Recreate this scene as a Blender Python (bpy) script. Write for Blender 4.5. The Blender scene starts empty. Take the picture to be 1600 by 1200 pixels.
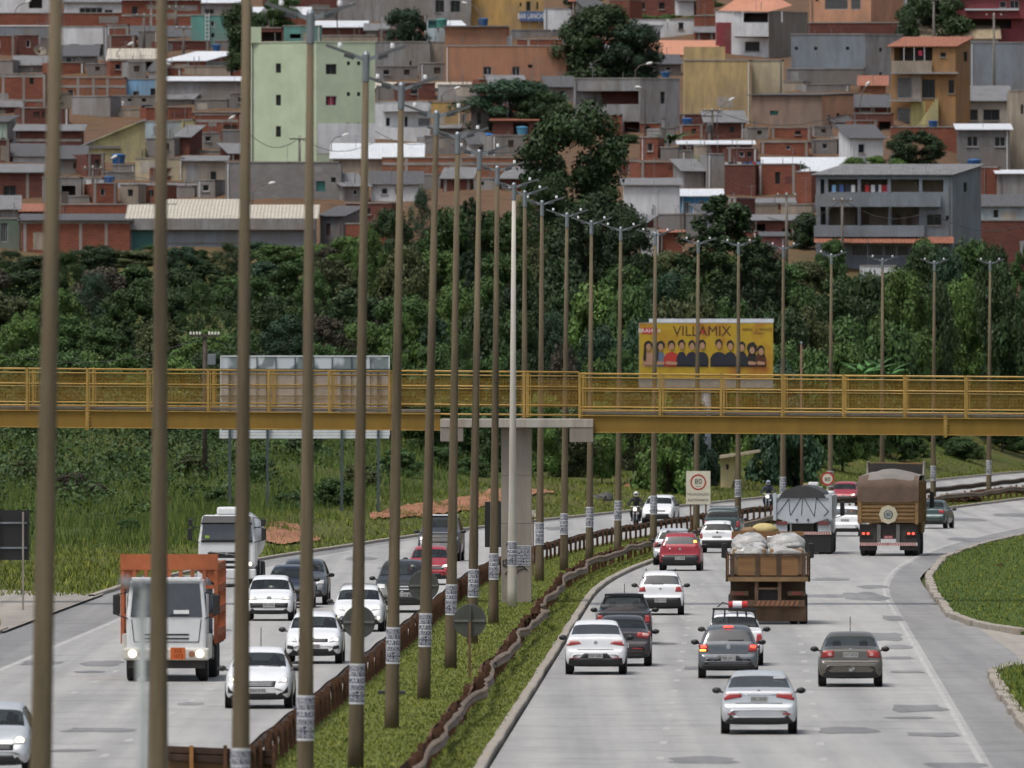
import bpy, bmesh, math, random
import numpy as np
from mathutils import Vector, Matrix
from mathutils.bvhtree import BVHTree

R = math.radians
rnd = random.Random(7)
S = bpy.context.scene
COL = S.collection

# ------------------------------------------------------------------ camera, sky, sun, exposure
F, CX, HY, CH = 22000.0, 800.0, 550.0, 9.0      # long lens on a footbridge 9 m above the road
cam_d = bpy.data.cameras.new('camera')
cam = bpy.data.objects.new('camera', cam_d); COL.objects.link(cam)
cam.location = (0, 0, CH); cam.rotation_euler = (R(90), 0, 0)
cam_d.sensor_width = 36.0; cam_d.lens = F/1600*36
cam_d.shift_y = -(600-HY)/1600
cam_d.clip_start = 1.0; cam_d.clip_end = 9000
cam_d.dof.use_dof = True; cam_d.dof.focus_distance = 500; cam_d.dof.aperture_fstop = 4.7
S.camera = cam

world = bpy.data.worlds.new('World'); S.world = world; world.use_nodes = True
wn = world.node_tree; wn.nodes.clear()
sky = wn.nodes.new('ShaderNodeTexSky'); sky.sky_type = 'NISHITA'; sky.sun_disc = False
SUN_EL, SUN_AZ = R(66), R(228)
sky.sun_elevation = SUN_EL; sky.sun_rotation = SUN_AZ
sky.dust_density = 4.0; sky.air_density = 1.0; sky.ozone_density = 1.0
hs = wn.nodes.new('ShaderNodeHueSaturation'); hs.inputs['Saturation'].default_value = 0.55
bg = wn.nodes.new('ShaderNodeBackground'); bg.inputs['Strength'].default_value = 0.09
wo = wn.nodes.new('ShaderNodeOutputWorld')
wn.links.new(sky.outputs[0], hs.inputs['Color']); wn.links.new(hs.outputs[0], bg.inputs[0]); wn.links.new(bg.outputs[0], wo.inputs[0])
sun_d = bpy.data.lights.new('sun', 'SUN'); sun_d.energy = 1.5; sun_d.angle = R(18); sun_d.color = (1.0, 0.97, 0.93)
sun = bpy.data.objects.new('sun', sun_d); COL.objects.link(sun)
_d = Vector((math.sin(SUN_AZ)*math.cos(SUN_EL), math.cos(SUN_AZ)*math.cos(SUN_EL), math.sin(SUN_EL)))
sun.rotation_euler = _d.to_track_quat('Z', 'Y').to_euler()
S.view_settings.view_transform = 'Standard'; S.view_settings.look = 'None'
S.view_settings.exposure = 0.72; S.view_settings.gamma = 1.0; S.view_settings.use_curve_mapping = False
S.cycles.adaptive_threshold = 0.03; S.cycles.max_bounces = 4; S.cycles.diffuse_bounces = 2; S.cycles.glossy_bounces = 3
S.cycles.transparent_max_bounces = 12; S.cycles.transmission_bounces = 3
S.cycles.use_denoising = True

# ------------------------------------------------------------------ geometry of the place
def W(x, y, Z):                    # point at distance Z seen at photo pixel x, y
    s = F/Z
    return Vector(((x-CX)/s, Z, CH-(y-HY)/s))
def G(x, y):                       # flat road point at photo pixel
    return W(x, y, CH*F/(y-HY))
def XL0(Z):                        # left edge of the right-hand carriageway
    Z = np.asarray(Z, float)
    a = -0.48+0.0165*(np.minimum(Z, 510)-305)
    t = np.clip(Z-510, 0, 260)
    b = 0.0165*t+0.1035*t*t/520
    c = 0.12*np.maximum(Z-770, 0)
    return a+b+c
def XLa(Z):                        # beyond the frame the road bends away to the right
    Z = np.asarray(Z, float)
    return XL0(Z)+0.004*np.maximum(Z-1040, 0)**2
def XL(Z): return float(XLa(Z))
def XS(Z): return (XL(Z+1)-XL(Z-1))/2     # slope dX/dZ
_zk = np.linspace(200, 2600, 1200); _xk = XLa(_zk)-16.4
def ZK(X): return np.interp(X, _xk, _zk)  # distance at which column X crosses the far kerb
def Ha(X, Z):
    X = np.asarray(X, float); Z = np.asarray(Z, float)
    z0 = np.maximum(600, ZK(X)+7); z1 = np.maximum(1170, z0+120)
    t = np.clip((Z-z0)/(z1-z0), 0, 1)
    h = 17.5*(0.10*t+0.90*t**2.2)+0.085*np.maximum(Z-z1, 0)
    h = np.where(Z > 1800, h-0.085*(Z-1800), h)
    bump = 0.35*np.sin(X*0.31+Z*0.07)*np.sin(Z*0.11-X*0.05)+0.12*np.sin(X*0.33+1.3)*np.sin(Z*0.17)
    h = 0.05+h+bump*np.clip((Z-z0)/60, 0, 1)
    return np.where(X > XLa(Z)-16.35, -0.15, h)
def H(X, Z): return float(Ha(X, Z))
def hit(x, y, z0=300):             # where the sight line of a pixel meets the terrain
    Z = np.arange(z0, 1800, 1.5); k = Z/F; X = (x-CX)*k; z = CH-(y-HY)*k
    i = np.nonzero(z <= np.maximum(Ha(X, Z), 0.0))[0]
    return W(x, y, float(Z[i[0]]) if len(i) else 1800.0)

# ------------------------------------------------------------------ objects
BASE = {}
def tag(o, label=None, cat=None, group=None, kind=None):
    if label: o['label'] = label
    if cat: o['category'] = cat
    if group: o['group'] = group
    if kind: o['kind'] = kind
    return o
def thing(name, label, cat, loc=(0, 0, 0), rz=0, group=None):
    o = bpy.data.objects.new(name, None); COL.objects.link(o)
    o.empty_display_size = 0.2
    o.location = loc; o.rotation_euler = (0, 0, rz); BASE[o.name] = Vector(loc)
    return tag(o, label, cat, group)
def link(name, me, parent=None):
    o = bpy.data.objects.new(name, me); COL.objects.link(o)
    if parent: o.parent = parent
    return o
def copy_tree(o, parent=None):
    c = o.copy(); COL.objects.link(c); c.parent = parent
    for ch in list(o.children): copy_tree(ch, c)
    return c

class MB:
    def __init__(s): s.v = []; s.f = []
    def add(s, vs, fs):
        n = len(s.v); s.v += [tuple(v) for v in vs]; s.f += [tuple(i+n for i in f) for f in fs]; return s
    def quad(s, a, b, c, d): return s.add((a, b, c, d), ((0, 1, 2, 3),))
    def box(s, x0, x1, y0, y1, z0, z1):
        return s.add([(x0, y0, z0), (x1, y0, z0), (x1, y1, z0), (x0, y1, z0), (x0, y0, z1), (x1, y0, z1), (x1, y1, z1), (x0, y1, z1)],
                     [(3, 2, 1, 0), (4, 5, 6, 7), (0, 1, 5, 4), (1, 2, 6, 5), (2, 3, 7, 6), (3, 0, 4, 7)])
    def hexa(s, p):                # eight corners, bottom ring then top ring
        return s.add(p, [(3, 2, 1, 0), (4, 5, 6, 7), (0, 1, 5, 4), (1, 2, 6, 5), (2, 3, 7, 6), (3, 0, 4, 7)])
    def bar(s, a, b, w, h, up=(0, 0, 1)):   # rectangular bar from a to b
        a = Vector(a); b = Vector(b); d = (b-a).normalized(); u = Vector(up)
        r = d.cross(u)
        if r.length < 1e-4: r = d.cross(Vector((1, 0, 0)))
        r.normalize(); u = r.cross(d); r *= w/2; u *= h/2
        return s.hexa([a-r-u, b-r-u, b+r-u, a+r-u, a-r+u, b-r+u, b+r+u, a+r+u])
    def tube(s, pts, rad, n=8, caps=True):
        pts = [Vector(p) for p in pts]
        if not hasattr(rad, '__len__'): rad = [rad]*len(pts)
        b = len(s.v); ref = None
        for i, p in enumerate(pts):
            d = (pts[min(i+1, len(pts)-1)]-pts[max(i-1, 0)]).normalized()
            if ref is None:
                ref = d.cross(Vector((0, 0, 1)))
                if ref.length < 1e-3: ref = Vector((1, 0, 0))
            ref = (ref-d*ref.dot(d)).normalized(); w = d.cross(ref)
            for k in range(n):
                a = 2*math.pi*k/n
                s.v.append(tuple(p+rad[i]*(math.cos(a)*ref+math.sin(a)*w)))
        for i in range(len(pts)-1):
            for k in range(n):
                k2 = (k+1) % n
                s.f.append((b+i*n+k, b+i*n+k2, b+(i+1)*n+k2, b+(i+1)*n+k))
        if caps:
            s.f.append(tuple(b+k for k in reversed(range(n)))); e = b+(len(pts)-1)*n
            s.f.append(tuple(e+k for k in range(n)))
        return s
    def lathe(s, prof, c=(0, 0, 0), axis='z', n=16):
        b = len(s.v)
        for r, h in prof:
            for k in range(n):
                a = 2*math.pi*k/n; p, q = r*math.cos(a), r*math.sin(a)
                v = (p, q, h) if axis == 'z' else ((h, p, q) if axis == 'x' else (p, h, q))
                s.v.append((v[0]+c[0], v[1]+c[1], v[2]+c[2]))
        for i in range(len(prof)-1):
            for k in range(n):
                k2 = (k+1) % n
                s.f.append((b+i*n+k, b+i*n+k2, b+(i+1)*n+k2, b+(i+1)*n+k))
        s.f.append(tuple(b+k for k in range(n))); e = b+(len(prof)-1)*n
        s.f.append(tuple(e+k for k in range(n)))
        return s
    def prism(s, poly, y0, y1):    # polygon in x,z pushed along y
        n = len(poly)
        vs = [(p[0], y0, p[1]) for p in poly]+[(p[0], y1, p[1]) for p in poly]
        fs = [tuple(range(n)), tuple(reversed(range(n, 2*n)))]+[(i, n+i, n+(i+1) % n, (i+1) % n) for i in range(n)]
        return s.add(vs, fs)
    def slab(s, poly, z0, z1):     # polygon in x,y pushed along z
        n = len(poly)
        vs = [(p[0], p[1], z0) for p in poly]+[(p[0], p[1], z1) for p in poly]
        fs = [tuple(reversed(range(n))), tuple(range(n, 2*n))]+[(i, (i+1) % n, n+(i+1) % n, n+i) for i in range(n)]
        return s.add(vs, fs)
    def blob(s, c, r, n=10, m=6, jit=0.0, rg=rnd):
        c = Vector(c); b = len(s.v)
        if not hasattr(r, '__len__'): r = (r, r, r)
        for i in range(m+1):
            t = math.pi*i/m
            for k in range(n):
                a = 2*math.pi*k/n; j = 1+jit*(rg.random()*2-1)
                s.v.append((c.x+r[0]*j*math.sin(t)*math.cos(a), c.y+r[1]*j*math.sin(t)*math.sin(a), c.z+r[2]*j*math.cos(t)))
        for i in range(m):
            for k in range(n):
                k2 = (k+1) % n
                s.f.append((b+i*n+k, b+(i+1)*n+k, b+(i+1)*n+k2, b+i*n+k2))
        return s
    def mesh(s, name, mat=None, smooth=False, off=None):
        me = bpy.data.meshes.new(name)
        vs = s.v if off is None else [(v[0]-off[0], v[1]-off[1], v[2]-off[2]) for v in s.v]
        me.from_pydata(vs, [], s.f)
        if mat: me.materials.append(mat)
        if smooth: me.polygons.foreach_set('use_smooth', [True]*len(me.polygons))
        me.update(); return me
    def build(s, name, mat, parent=None, smooth=False, bevel=0, local=False):
        off = None
        if parent is not None and not local and parent.name in BASE: off = BASE[parent.name]
        o = link(name, s.mesh(name, mat, smooth, off), parent)
        if off is not None: BASE[o.name] = off
        if bevel:
            b = o.modifiers.new('bevel', 'BEVEL'); b.width = bevel; b.segments = 2; b.limit_method = 'ANGLE'; b.angle_limit = R(40)
        return o
def box(name, mat, parent, x0, x1, y0, y1, z0, z1, **k): return MB().box(x0, x1, y0, y1, z0, z1).build(name, mat, parent, **k)
def npmesh(name, v, f, mat=None):  # v (n,3), f (m,3|4) arrays
    me = bpy.data.meshes.new(name); v = np.asarray(v, np.float32); f = np.asarray(f, np.int32)
    me.vertices.add(len(v)); me.vertices.foreach_set('co', v.ravel())
    k = f.shape[1]; me.loops.add(f.size); me.loops.foreach_set('vertex_index', f.ravel())
    me.polygons.add(len(f)); me.polygons.foreach_set('loop_start', np.arange(0, f.size, k, dtype=np.int32))
    me.update(calc_edges=True); me.validate()
    if mat: me.materials.append(mat)
    return me

# ------------------------------------------------------------------ materials
MATS = {}
def nt(name):
    m = bpy.data.materials.new(name); m.use_nodes = True
    t = m.node_tree; b = t.nodes['Principled BSDF']
    return m, t, b
def node(t, typ, **k):
    n = t.nodes.new(typ)
    for a, v in k.items():
        if a.startswith('i_'): n.inputs[a[2:].replace('_', ' ')].default_value = v
        else: setattr(n, a, v)
    return n
def ramp(t, fac, stops):
    r = t.nodes.new('ShaderNodeValToRGB'); e = r.color_ramp.elements
    while len(e) < len(stops): e.new(0.5)
    for q, (p, c) in zip(e, stops): q.position = p; q.color = (*c, 1) if len(c) == 3 else c
    t.links.new(fac, r.inputs[0]); return r.outputs[0]
def noise(t, scale, detail=4, rough=0.6, stretch=None, coord='Object', rand=False):
    tc = t.nodes.new('ShaderNodeTexCoord'); src = tc.outputs[coord]
    if rand:
        oi = t.nodes.new('ShaderNodeObjectInfo'); va = node(t, 'ShaderNodeVectorMath', operation='MULTIPLY_ADD')
        va.inputs[1].default_value = (90, 90, 90); t.links.new(oi.outputs['Random'], va.inputs[0]); t.links.new(src, va.inputs[2]); src = va.outputs[0]
    if stretch:
        mp = t.nodes.new('ShaderNodeMapping'); mp.inputs['Scale'].default_value = stretch
        t.links.new(src, mp.inputs[0]); src = mp.outputs[0]
    n = node(t, 'ShaderNodeTexNoise', i_Scale=scale, i_Detail=detail, i_Roughness=rough)
    t.links.new(src, n.inputs['Vector']); return n.outputs['Fac']
def mixc(t, fac, a, b, mode='MIX'):
    m = t.nodes.new('ShaderNodeMix'); m.data_type = 'RGBA'; m.blend_type = mode
    for sock, v in ((m.inputs[0], fac), (m.inputs[6], a), (m.inputs[7], b)):
        if isinstance(v, (int, float)): sock.default_value = v
        elif isinstance(v, (tuple, list)): sock.default_value = (*v, 1)[:4]
        else: t.links.new(v, sock)
    return m.outputs[2]
def sc(c, k): return tuple(max(0, min(1, x*k)) for x in c)
def M(name, col, rough=0.7, var=0.18, scale=2.5, metal=0.0, coat=0.0, bump=0.0, spec=0.5, stretch=None, emit=None, es=1.0, rand=False):
    if name in MATS: return MATS[name]
    m, t, b = nt(name)
    if var > 0:
        c = ramp(t, noise(t, scale, 5, 0.65, stretch, rand=rand), [(0.3, sc(col, 1-var)), (0.7, sc(col, 1+var))])
        t.links.new(c, b.inputs['Base Color'])
    else: b.inputs['Base Color'].default_value = (*col, 1)
    b.inputs['Roughness'].default_value = rough; b.inputs['Metallic'].default_value = metal
    b.inputs['Coat Weight'].default_value = coat; b.inputs['Specular IOR Level'].default_value = spec
    if bump:
        bp = node(t, 'ShaderNodeBump', i_Strength=bump, i_Distance=0.05)
        t.links.new(noise(t, scale*8, 4), bp.inputs['Height']); t.links.new(bp.outputs[0], b.inputs['Normal'])
    if emit: b.inputs['Emission Color'].default_value = (*emit, 1); b.inputs['Emission Strength'].default_value = es
    MATS[name] = m; return m
def wallmat(name, col, grime=0.45, gcol=(0.10, 0.085, 0.07)):   # painted or plastered wall with rain streaks
    if name in MATS: return MATS[name]
    m, t, b = nt(name)
    f1 = ramp(t, noise(t, 1.6, 6, 0.7, (1, 1, 0.16)), [(0.40, (0, 0, 0)), (0.74, (1, 1, 1))])
    f2 = ramp(t, noise(t, 0.45, 4, 0.6), [(0.35, (0, 0, 0)), (0.75, (1, 1, 1))])
    mu = node(t, 'ShaderNodeMath', operation='MULTIPLY'); mu.inputs[1].default_value = grime
    t.links.new(f1, mu.inputs[0])
    f3 = ramp(t, noise(t, 0.16, 5, 0.7), [(0.48, (0, 0, 0)), (0.62, (1, 1, 1))])
    c = mixc(t, f2, sc(col, 1.06), sc(col, 0.84)); c = mixc(t, mu.outputs[0], c, gcol)
    m3 = node(t, 'ShaderNodeMath', operation='MULTIPLY'); m3.inputs[1].default_value = grime*.7; t.links.new(f3, m3.inputs[0]); c = mixc(t, m3.outputs[0], c, sc(gcol, 1.9))
    t.links.new(c, b.inputs['Base Color']); b.inputs['Roughness'].default_value = 0.85; b.inputs['Specular IOR Level'].default_value = 0.25
    MATS[name] = m; return m
def brickmat(name, c1, c2, mortar, bw=0.42, bh=0.21):
    if name in MATS: return MATS[name]
    m, t, b = nt(name)
    tc = t.nodes.new('ShaderNodeTexCoord'); sp = t.nodes.new('ShaderNodeSeparateXYZ'); t.links.new(tc.outputs['Object'], sp.inputs[0])
    ad = node(t, 'ShaderNodeMath', operation='ADD'); t.links.new(sp.outputs[0], ad.inputs[0]); t.links.new(sp.outputs[1], ad.inputs[1])
    cb = t.nodes.new('ShaderNodeCombineXYZ'); t.links.new(ad.outputs[0], cb.inputs[0]); t.links.new(sp.outputs[2], cb.inputs[1])
    br = node(t, 'ShaderNodeTexBrick', i_Scale=1.0, i_Mortar_Size=0.016, i_Brick_Width=bw, i_Row_Height=bh, i_Bias=0.0)
    t.links.new(cb.outputs[0], br.inputs['Vector'])
    for k, v in (('Color1', c1), ('Color2', c2), ('Mortar', mortar)): br.inputs[k].default_value = (*v, 1)
    f = ramp(t, noise(t, 0.7, 5, 0.7), [(0.35, (0, 0, 0)), (0.8, (1, 1, 1))])
    mu = node(t, 'ShaderNodeMath', operation='MULTIPLY'); mu.inputs[1].default_value = 0.5; t.links.new(f, mu.inputs[0])
    c = mixc(t, mu.outputs[0], br.outputs['Color'], sc(c1, 0.45)); t.links.new(c, b.inputs['Base Color'])
    bp = node(t, 'ShaderNodeBump', i_Strength=0.6, i_Distance=0.02, invert=True); t.links.new(br.outputs['Fac'], bp.inputs['Height']); t.links.new(bp.outputs[0], b.inputs['Normal'])
    b.inputs['Roughness'].default_value = 0.9; b.inputs['Specular IOR Level'].default_value = 0.2
    MATS[name] = m; return m
def roofmat(name, col, period=0.18, rust=0.3, axis=0, rough=0.75):   # corrugated or tiled sheet
    if name in MATS: return MATS[name]
    m, t, b = nt(name)
    tc = t.nodes.new('ShaderNodeTexCoord'); sp = t.nodes.new('ShaderNodeSeparateXYZ'); t.links.new(tc.outputs['Object'], sp.inputs[0])
    mu = node(t, 'ShaderNodeMath', operation='MULTIPLY'); mu.inputs[1].default_value = 2*math.pi/period; t.links.new(sp.outputs[axis], mu.inputs[0])
    sn = node(t, 'ShaderNodeMath', operation='SINE'); t.links.new(mu.outputs[0], sn.inputs[0])
    bp = node(t, 'ShaderNodeBump', i_Strength=0.9, i_Distance=0.04); t.links.new(sn.outputs[0], bp.inputs['Height']); t.links.new(bp.outputs[0], b.inputs['Normal'])
    f = ramp(t, noise(t, 1.1, 6, 0.75), [(0.45, (0, 0, 0)), (0.75, (1, 1, 1))])
    m2 = node(t, 'ShaderNodeMath', operation='MULTIPLY'); m2.inputs[1].default_value = rust; t.links.new(f, m2.inputs[0])
    c = mixc(t, m2.outputs[0], col, (0.07, 0.06, 0.05)); t.links.new(c, b.inputs['Base Color'])
    b.inputs['Roughness'].default_value = rough; b.inputs['Specular IOR Level'].default_value = 0.3
    MATS[name] = m; return m
def fmat(name, col, var=0.45):       # foliage
    if name in MATS: return MATS[name]
    m, t, b = nt(name)
    oi = t.nodes.new('ShaderNodeObjectInfo')
    ge = t.nodes.new('ShaderNodeNewGeometry')
    c = ramp(t, noise(t, 0.5, 3, 0.6), [(0.3, sc(col, 1-var)), (0.7, sc(col, 1+var))])
    hsv = t.nodes.new('ShaderNodeHueSaturation')
    mr = node(t, 'ShaderNodeMapRange'); mr.inputs['To Min'].default_value = 0.75; mr.inputs['To Max'].default_value = 1.3
    t.links.new(oi.outputs['Random'], mr.inputs['Value'])
    mr2 = node(t, 'ShaderNodeMapRange'); mr2.inputs['To Min'].default_value = 0.7; mr2.inputs['To Max'].default_value = 1.35
    t.links.new(ge.outputs['Random Per Island'], mr2.inputs['Value'])
    mm = node(t, 'ShaderNodeMath', operation='MULTIPLY'); t.links.new(mr.outputs[0], mm.inputs[0]); t.links.new(mr2.outputs[0], mm.inputs[1])
    t.links.new(c, hsv.inputs['Color']); t.links.new(mm.outputs[0], hsv.inputs['Value'])
    t.links.new(hsv.outputs[0], b.inputs['Base Color'])
    b.inputs['Roughness'].default_value = 0.6; b.inputs['Specular IOR Level'].default_value = 0.25
    MATS[name] = m; return m
def textmesh(body, size, mat=None, bold=0.0):
    c = bpy.data.curves.new('t', 'FONT'); c.body = body; c.size = size; c.align_x = 'CENTER'; c.align_y = 'CENTER'; c.resolution_u = 2; c.offset = bold*size
    o = bpy.data.objects.new('t', c); COL.objects.link(o)
    me = bpy.data.meshes.new_from_object(o); bpy.data.objects.remove(o); bpy.data.curves.remove(c)
    vs = [(v.co.x, v.co.y) for v in me.vertices]; fs = [tuple(p.vertices) for p in me.polygons]; bpy.data.meshes.remove(me)
    return vs, fs
def text(name, body, mat, parent, loc, size, rot=0.0, sx=1.0):      # lettering facing -y (rot turns it about z)
    vs, fs = textmesh(body, size)
    o = link(name, MB().add([(v[0]*sx, 0, v[1]) for v in vs], fs).mesh(name, mat), parent)
    o.location = loc; o.rotation_euler = (0, 0, rot); o['kind'] = 'stuff'; return o
CONC = wallmat('concrete', (0.30, 0.285, 0.265), 0.5)
BLACK = M('black_plastic', (0.012, 0.012, 0.013), 0.5, 0.1)
RUBBER = M('rubber', (0.016, 0.015, 0.015), 0.8, 0.2)
STEEL = M('galvanised_steel', (0.22, 0.24, 0.26), 0.45, 0.15, metal=0.6)
WHITE = M('white_paint', (0.72, 0.72, 0.72), 0.5, 0.08)
DARK = M('dark_void', (0.012, 0.012, 0.013), 0.9, 0)
# ------------------------------------------------------------------ ground, roads, kerbs, grass
def KL(Z):                          # offset of the far kerb of the left carriageway
    return float(np.interp(Z, [0, 540, 650, 5000], [18.3, 18.2, 16.5, 16.5]))
def ground_mat():
    m, t, b = nt('ground')
    f = ramp(t, noise(t, 0.12, 6, 0.7), [(0.35, (0, 0, 0)), (0.7, (1, 1, 1))])
    g = ramp(t, noise(t, 2.0, 5, 0.7), [(0.3, (0.028, 0.05, 0.010)), (0.7, (0.075, 0.105, 0.022))])
    c = mixc(t, f, g, (0.10, 0.085, 0.035))
    tc = t.nodes.new('ShaderNodeTexCoord'); sp = t.nodes.new('ShaderNodeSeparateXYZ'); t.links.new(tc.outputs['Object'], sp.inputs[0])
    mr = node(t, 'ShaderNodeMapRange'); mr.inputs['From Min'].default_value = 1130; mr.inputs['From Max'].default_value = 1175; t.links.new(sp.outputs[1], mr.inputs['Value'])
    e = ramp(t, noise(t, 0.5, 5, 0.7), [(0.3, (0.065, 0.05, 0.036)), (0.55, (0.13, 0.075, 0.045)), (0.75, (0.05, 0.06, 0.025))])
    c = mixc(t, mr.outputs[0], c, e)      # built-up hill: trodden earth
    t.links.new(c, b.inputs['Base Color']); b.inputs['Roughness'].default_value = 0.95; b.inputs['Specular IOR Level'].default_value = 0.1
    return m
GROUND = ground_mat()
us = np.concatenate([np.linspace(-1500, -260, 14), np.arange(-240, -18, 3.0), [-17.9, -16.5, -15.0, 20, 60, 200, 600, 1500]])
zs = np.concatenate([np.linspace(-300, 240, 10), np.arange(250, 1800, 6.0), np.linspace(1810, 6000, 20)])
UU, ZZ = np.meshgrid(us, zs)
XX = XL0(ZZ)+UU
HH = Ha(XX, ZZ)
_kl = np.interp(ZZ, [0, 540, 650, 5000], [18.3, 18.2, 16.5, 16.5])
HH = np.where((UU > -_kl-0.05) & (ZZ < 1040), -0.15, HH)
nz, nu = UU.shape
idx = np.arange(nz*nu).reshape(nz, nu)
quads = np.stack([idx[:-1, :-1], idx[:-1, 1:], idx[1:, 1:], idx[1:, :-1]], -1).reshape(-1, 4)
g_o = link('ground', npmesh('ground', np.stack([XX, ZZ, HH], -1).reshape(-1, 3), quads, GROUND)); tag(g_o, kind='structure')
g_o.data.polygons.foreach_set('use_smooth', [True]*len(g_o.data.polygons))

def asphalt(name, c0, c1, patch=0.5):
    m, t, b = nt(name)
    a = ramp(t, noise(t, 0.9, 6, 0.7, (1, 0.05, 1)), [(0.3, c0), (0.7, c1)])
    d = ramp(t, noise(t, 0.28, 5, 0.75, (0.35, 0.12, 1)), [(0.5, (0, 0, 0)), (0.72, (1, 1, 1))])
    mu = node(t, 'ShaderNodeMath', operation='MULTIPLY'); mu.inputs[1].default_value = patch; t.links.new(d, mu.inputs[0])
    c = mixc(t, mu.outputs[0], a, sc(c0, 0.62))
    tr = ramp(t, noise(t, 0.85, 3, 0.5, (1, 0.004, 1)), [(0.35, (0.80, 0.80, 0.81)), (0.65, (1.08, 1.08, 1.07))]); c = mixc(t, 1.0, c, tr, 'MULTIPLY')
    nk = noise(t, 0.55, 5, 0.6, (0.10, 0.30, 1)); ck = ramp(t, nk, [(0.485, (1, 1, 1)), (0.5, (0.74, 0.74, 0.74)), (0.515, (1, 1, 1))]); c = mixc(t, 1.0, c, ck, 'MULTIPLY')
    fine = ramp(t, noise(t, 18, 3, 0.8, (1, 0.3, 1)), [(0.2, (0.8, 0.8, 0.8)), (0.8, (1.15, 1.15, 1.15))])
    c = mixc(t, 1.0, c, fine, 'MULTIPLY')
    t.links.new(c, b.inputs['Base Color']); b.inputs['Roughness'].default_value = 0.62; b.inputs['Specular IOR Level'].default_value = 0.35
    return m
ROAD = asphalt('worn_asphalt', (0.285, 0.278, 0.265), (0.375, 0.367, 0.350), 0.32)
SHOULDER = asphalt('shoulder_asphalt', (0.185, 0.180, 0.175), (0.26, 0.253, 0.245), 0.35)
SIDE = asphalt('side_road_asphalt', (0.25, 0.222, 0.188), (0.34, 0.31, 0.27), 0.4)
KERB = wallmat('kerb_concrete', (0.31, 0.285, 0.245), 0.5, (0.15, 0.11, 0.08))
def paintmat():
    m, t, b = nt('road_paint'); c = ramp(t, noise(t, 2.2, 5, 0.75, (1, 0.25, 1)), [(0.40, (0.32, 0.312, 0.297)), (0.55, (0.40, 0.393, 0.372)), (0.75, (0.46, 0.455, 0.43))])
    t.links.new(c, b.inputs['Base Color']); b.inputs['Roughness'].default_value = 0.65; return m
PAINT = paintmat()
def strip(name, mat, parent, o0, o1, z, z0=60, z1=1080, step=10):
    zz = np.arange(z0, z1+step, step); m = MB()
    f0 = o0 if callable(o0) else (lambda Z: o0); f1 = o1 if callable(o1) else (lambda Z: o1)
    for Z in zz:
        x = XL(Z); m.v += [(x+f0(Z), Z, z), (x+f1(Z), Z, z)]
    m.f += [(2*i, 2*i+1, 2*i+3, 2*i+2) for i in range(len(zz)-1)]
    return m.build(name, mat, parent)
def kerb(name, parent, off, z0, z1, w=0.24, h=0.13, step=5, both=False):
    zz = np.arange(z0, z1+step, step); m = MB()
    fo = off if callable(off) else (lambda Z: off)
    for Z in zz:
        x = XL(Z)+fo(Z); j = rnd.uniform(-.03, .03)
        m.v += [(x+j, Z, -0.1), (x+j, Z, h-0.02), (x+j+0.03, Z, h), (x+j+w-.03, Z, h), (x+j+w, Z, h-.02), (x+j+w, Z, -0.1)]
    for i in range(len(zz)-1):
        for k in range(5): m.f.append((6*i+k, 6*i+k+1, 6*i+7+k, 6*i+6+k))
    return m.build(name, KERB, parent)
road_r = strip('carriageway', ROAD, None, 0, 10.9, 0.0); tag(road_r, kind='structure')
road_l = strip('carriageway', ROAD, None, -15.7, -5.3, 0.0); tag(road_l, kind='structure')
strip('shoulder', SHOULDER, road_r, 10.9, lambda Z: float(np.interp(Z, [0, 420, 560, 640, 3000], [13.4, 13.6, 12.0, 12.2, 12.4])), 0.001)
strip('shoulder', SHOULDER, road_l, lambda Z: -KL(Z)-.6, -15.7, 0.001)
strip('edge_line', PAINT, road_r, 10.64, 10.76, 0.004)
strip('edge_line', PAINT, road_l, -15.6, -15.45, 0.004)
dash_me = MB().quad((-.085, 0, 0), (.085, 0, 0), (.085, 2.6, 0), (-.085, 2.6, 0)).mesh('lane_dash', PAINT)
for par, off in ((road_r, 3.65), (road_r, 7.25), (road_l, -8.75), (road_l, -12.2)):
    Z = 284+rnd.random()*6
    while Z < 800:
        o = link('lane_dash', dash_me, par); o.location = (XL(Z)+off, Z, 0.005); o.rotation_euler.z = -math.atan(XS(Z))
        Z += 12.3
PATCH = asphalt('patch_asphalt', (0.15, 0.15, 0.15), (0.225, 0.222, 0.22), 0.5)
def patch(par, x, y, w, h, jag=0.22, m=PATCH):
    Zc = CH*F/(y-HY); s = F/Zc; L = h*CH*F/(y-HY)**2; wm = w/s; c = G(x, y)
    pts = []
    n = 14
    for k in range(n):
        a = 2*math.pi*k/n; sq = 1/max(abs(math.cos(a)), abs(math.sin(a)))**0.8; j = 1+rnd.uniform(-jag, jag)
        pts.append((c.x+wm/2*math.cos(a)*sq*j, c.y+L/2*math.sin(a)*sq*j, 0.007+rnd.random()*0.002))
    MB().add(pts, [tuple(range(n))]).build('asphalt_patch', m, par)
for a in ((1328, 1141, 88, 11), (1437, 1107, 84, 11), (1420, 1122, 70, 4), (1458, 1148, 84, 6), (1487, 1196, 96, 9), (1352, 932, 64, 13), (1283, 931, 70, 5),
          (1383, 995, 58, 12), (1402, 1011, 44, 6), (1404, 1028, 50, 4), (1362, 917, 44, 5), (1098, 1188, 104, 12), (1085, 1044, 36, 5), (1396, 966, 30, 8),
          (1040, 1006, 40, 4), (1530, 843, 90, 7), (1480, 868, 70, 5), (1590, 805, 70, 5), (1505, 812, 60, 5), (1300, 905, 60, 4), (1420, 1050, 50, 3)):
    patch(road_r, *a)
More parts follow.
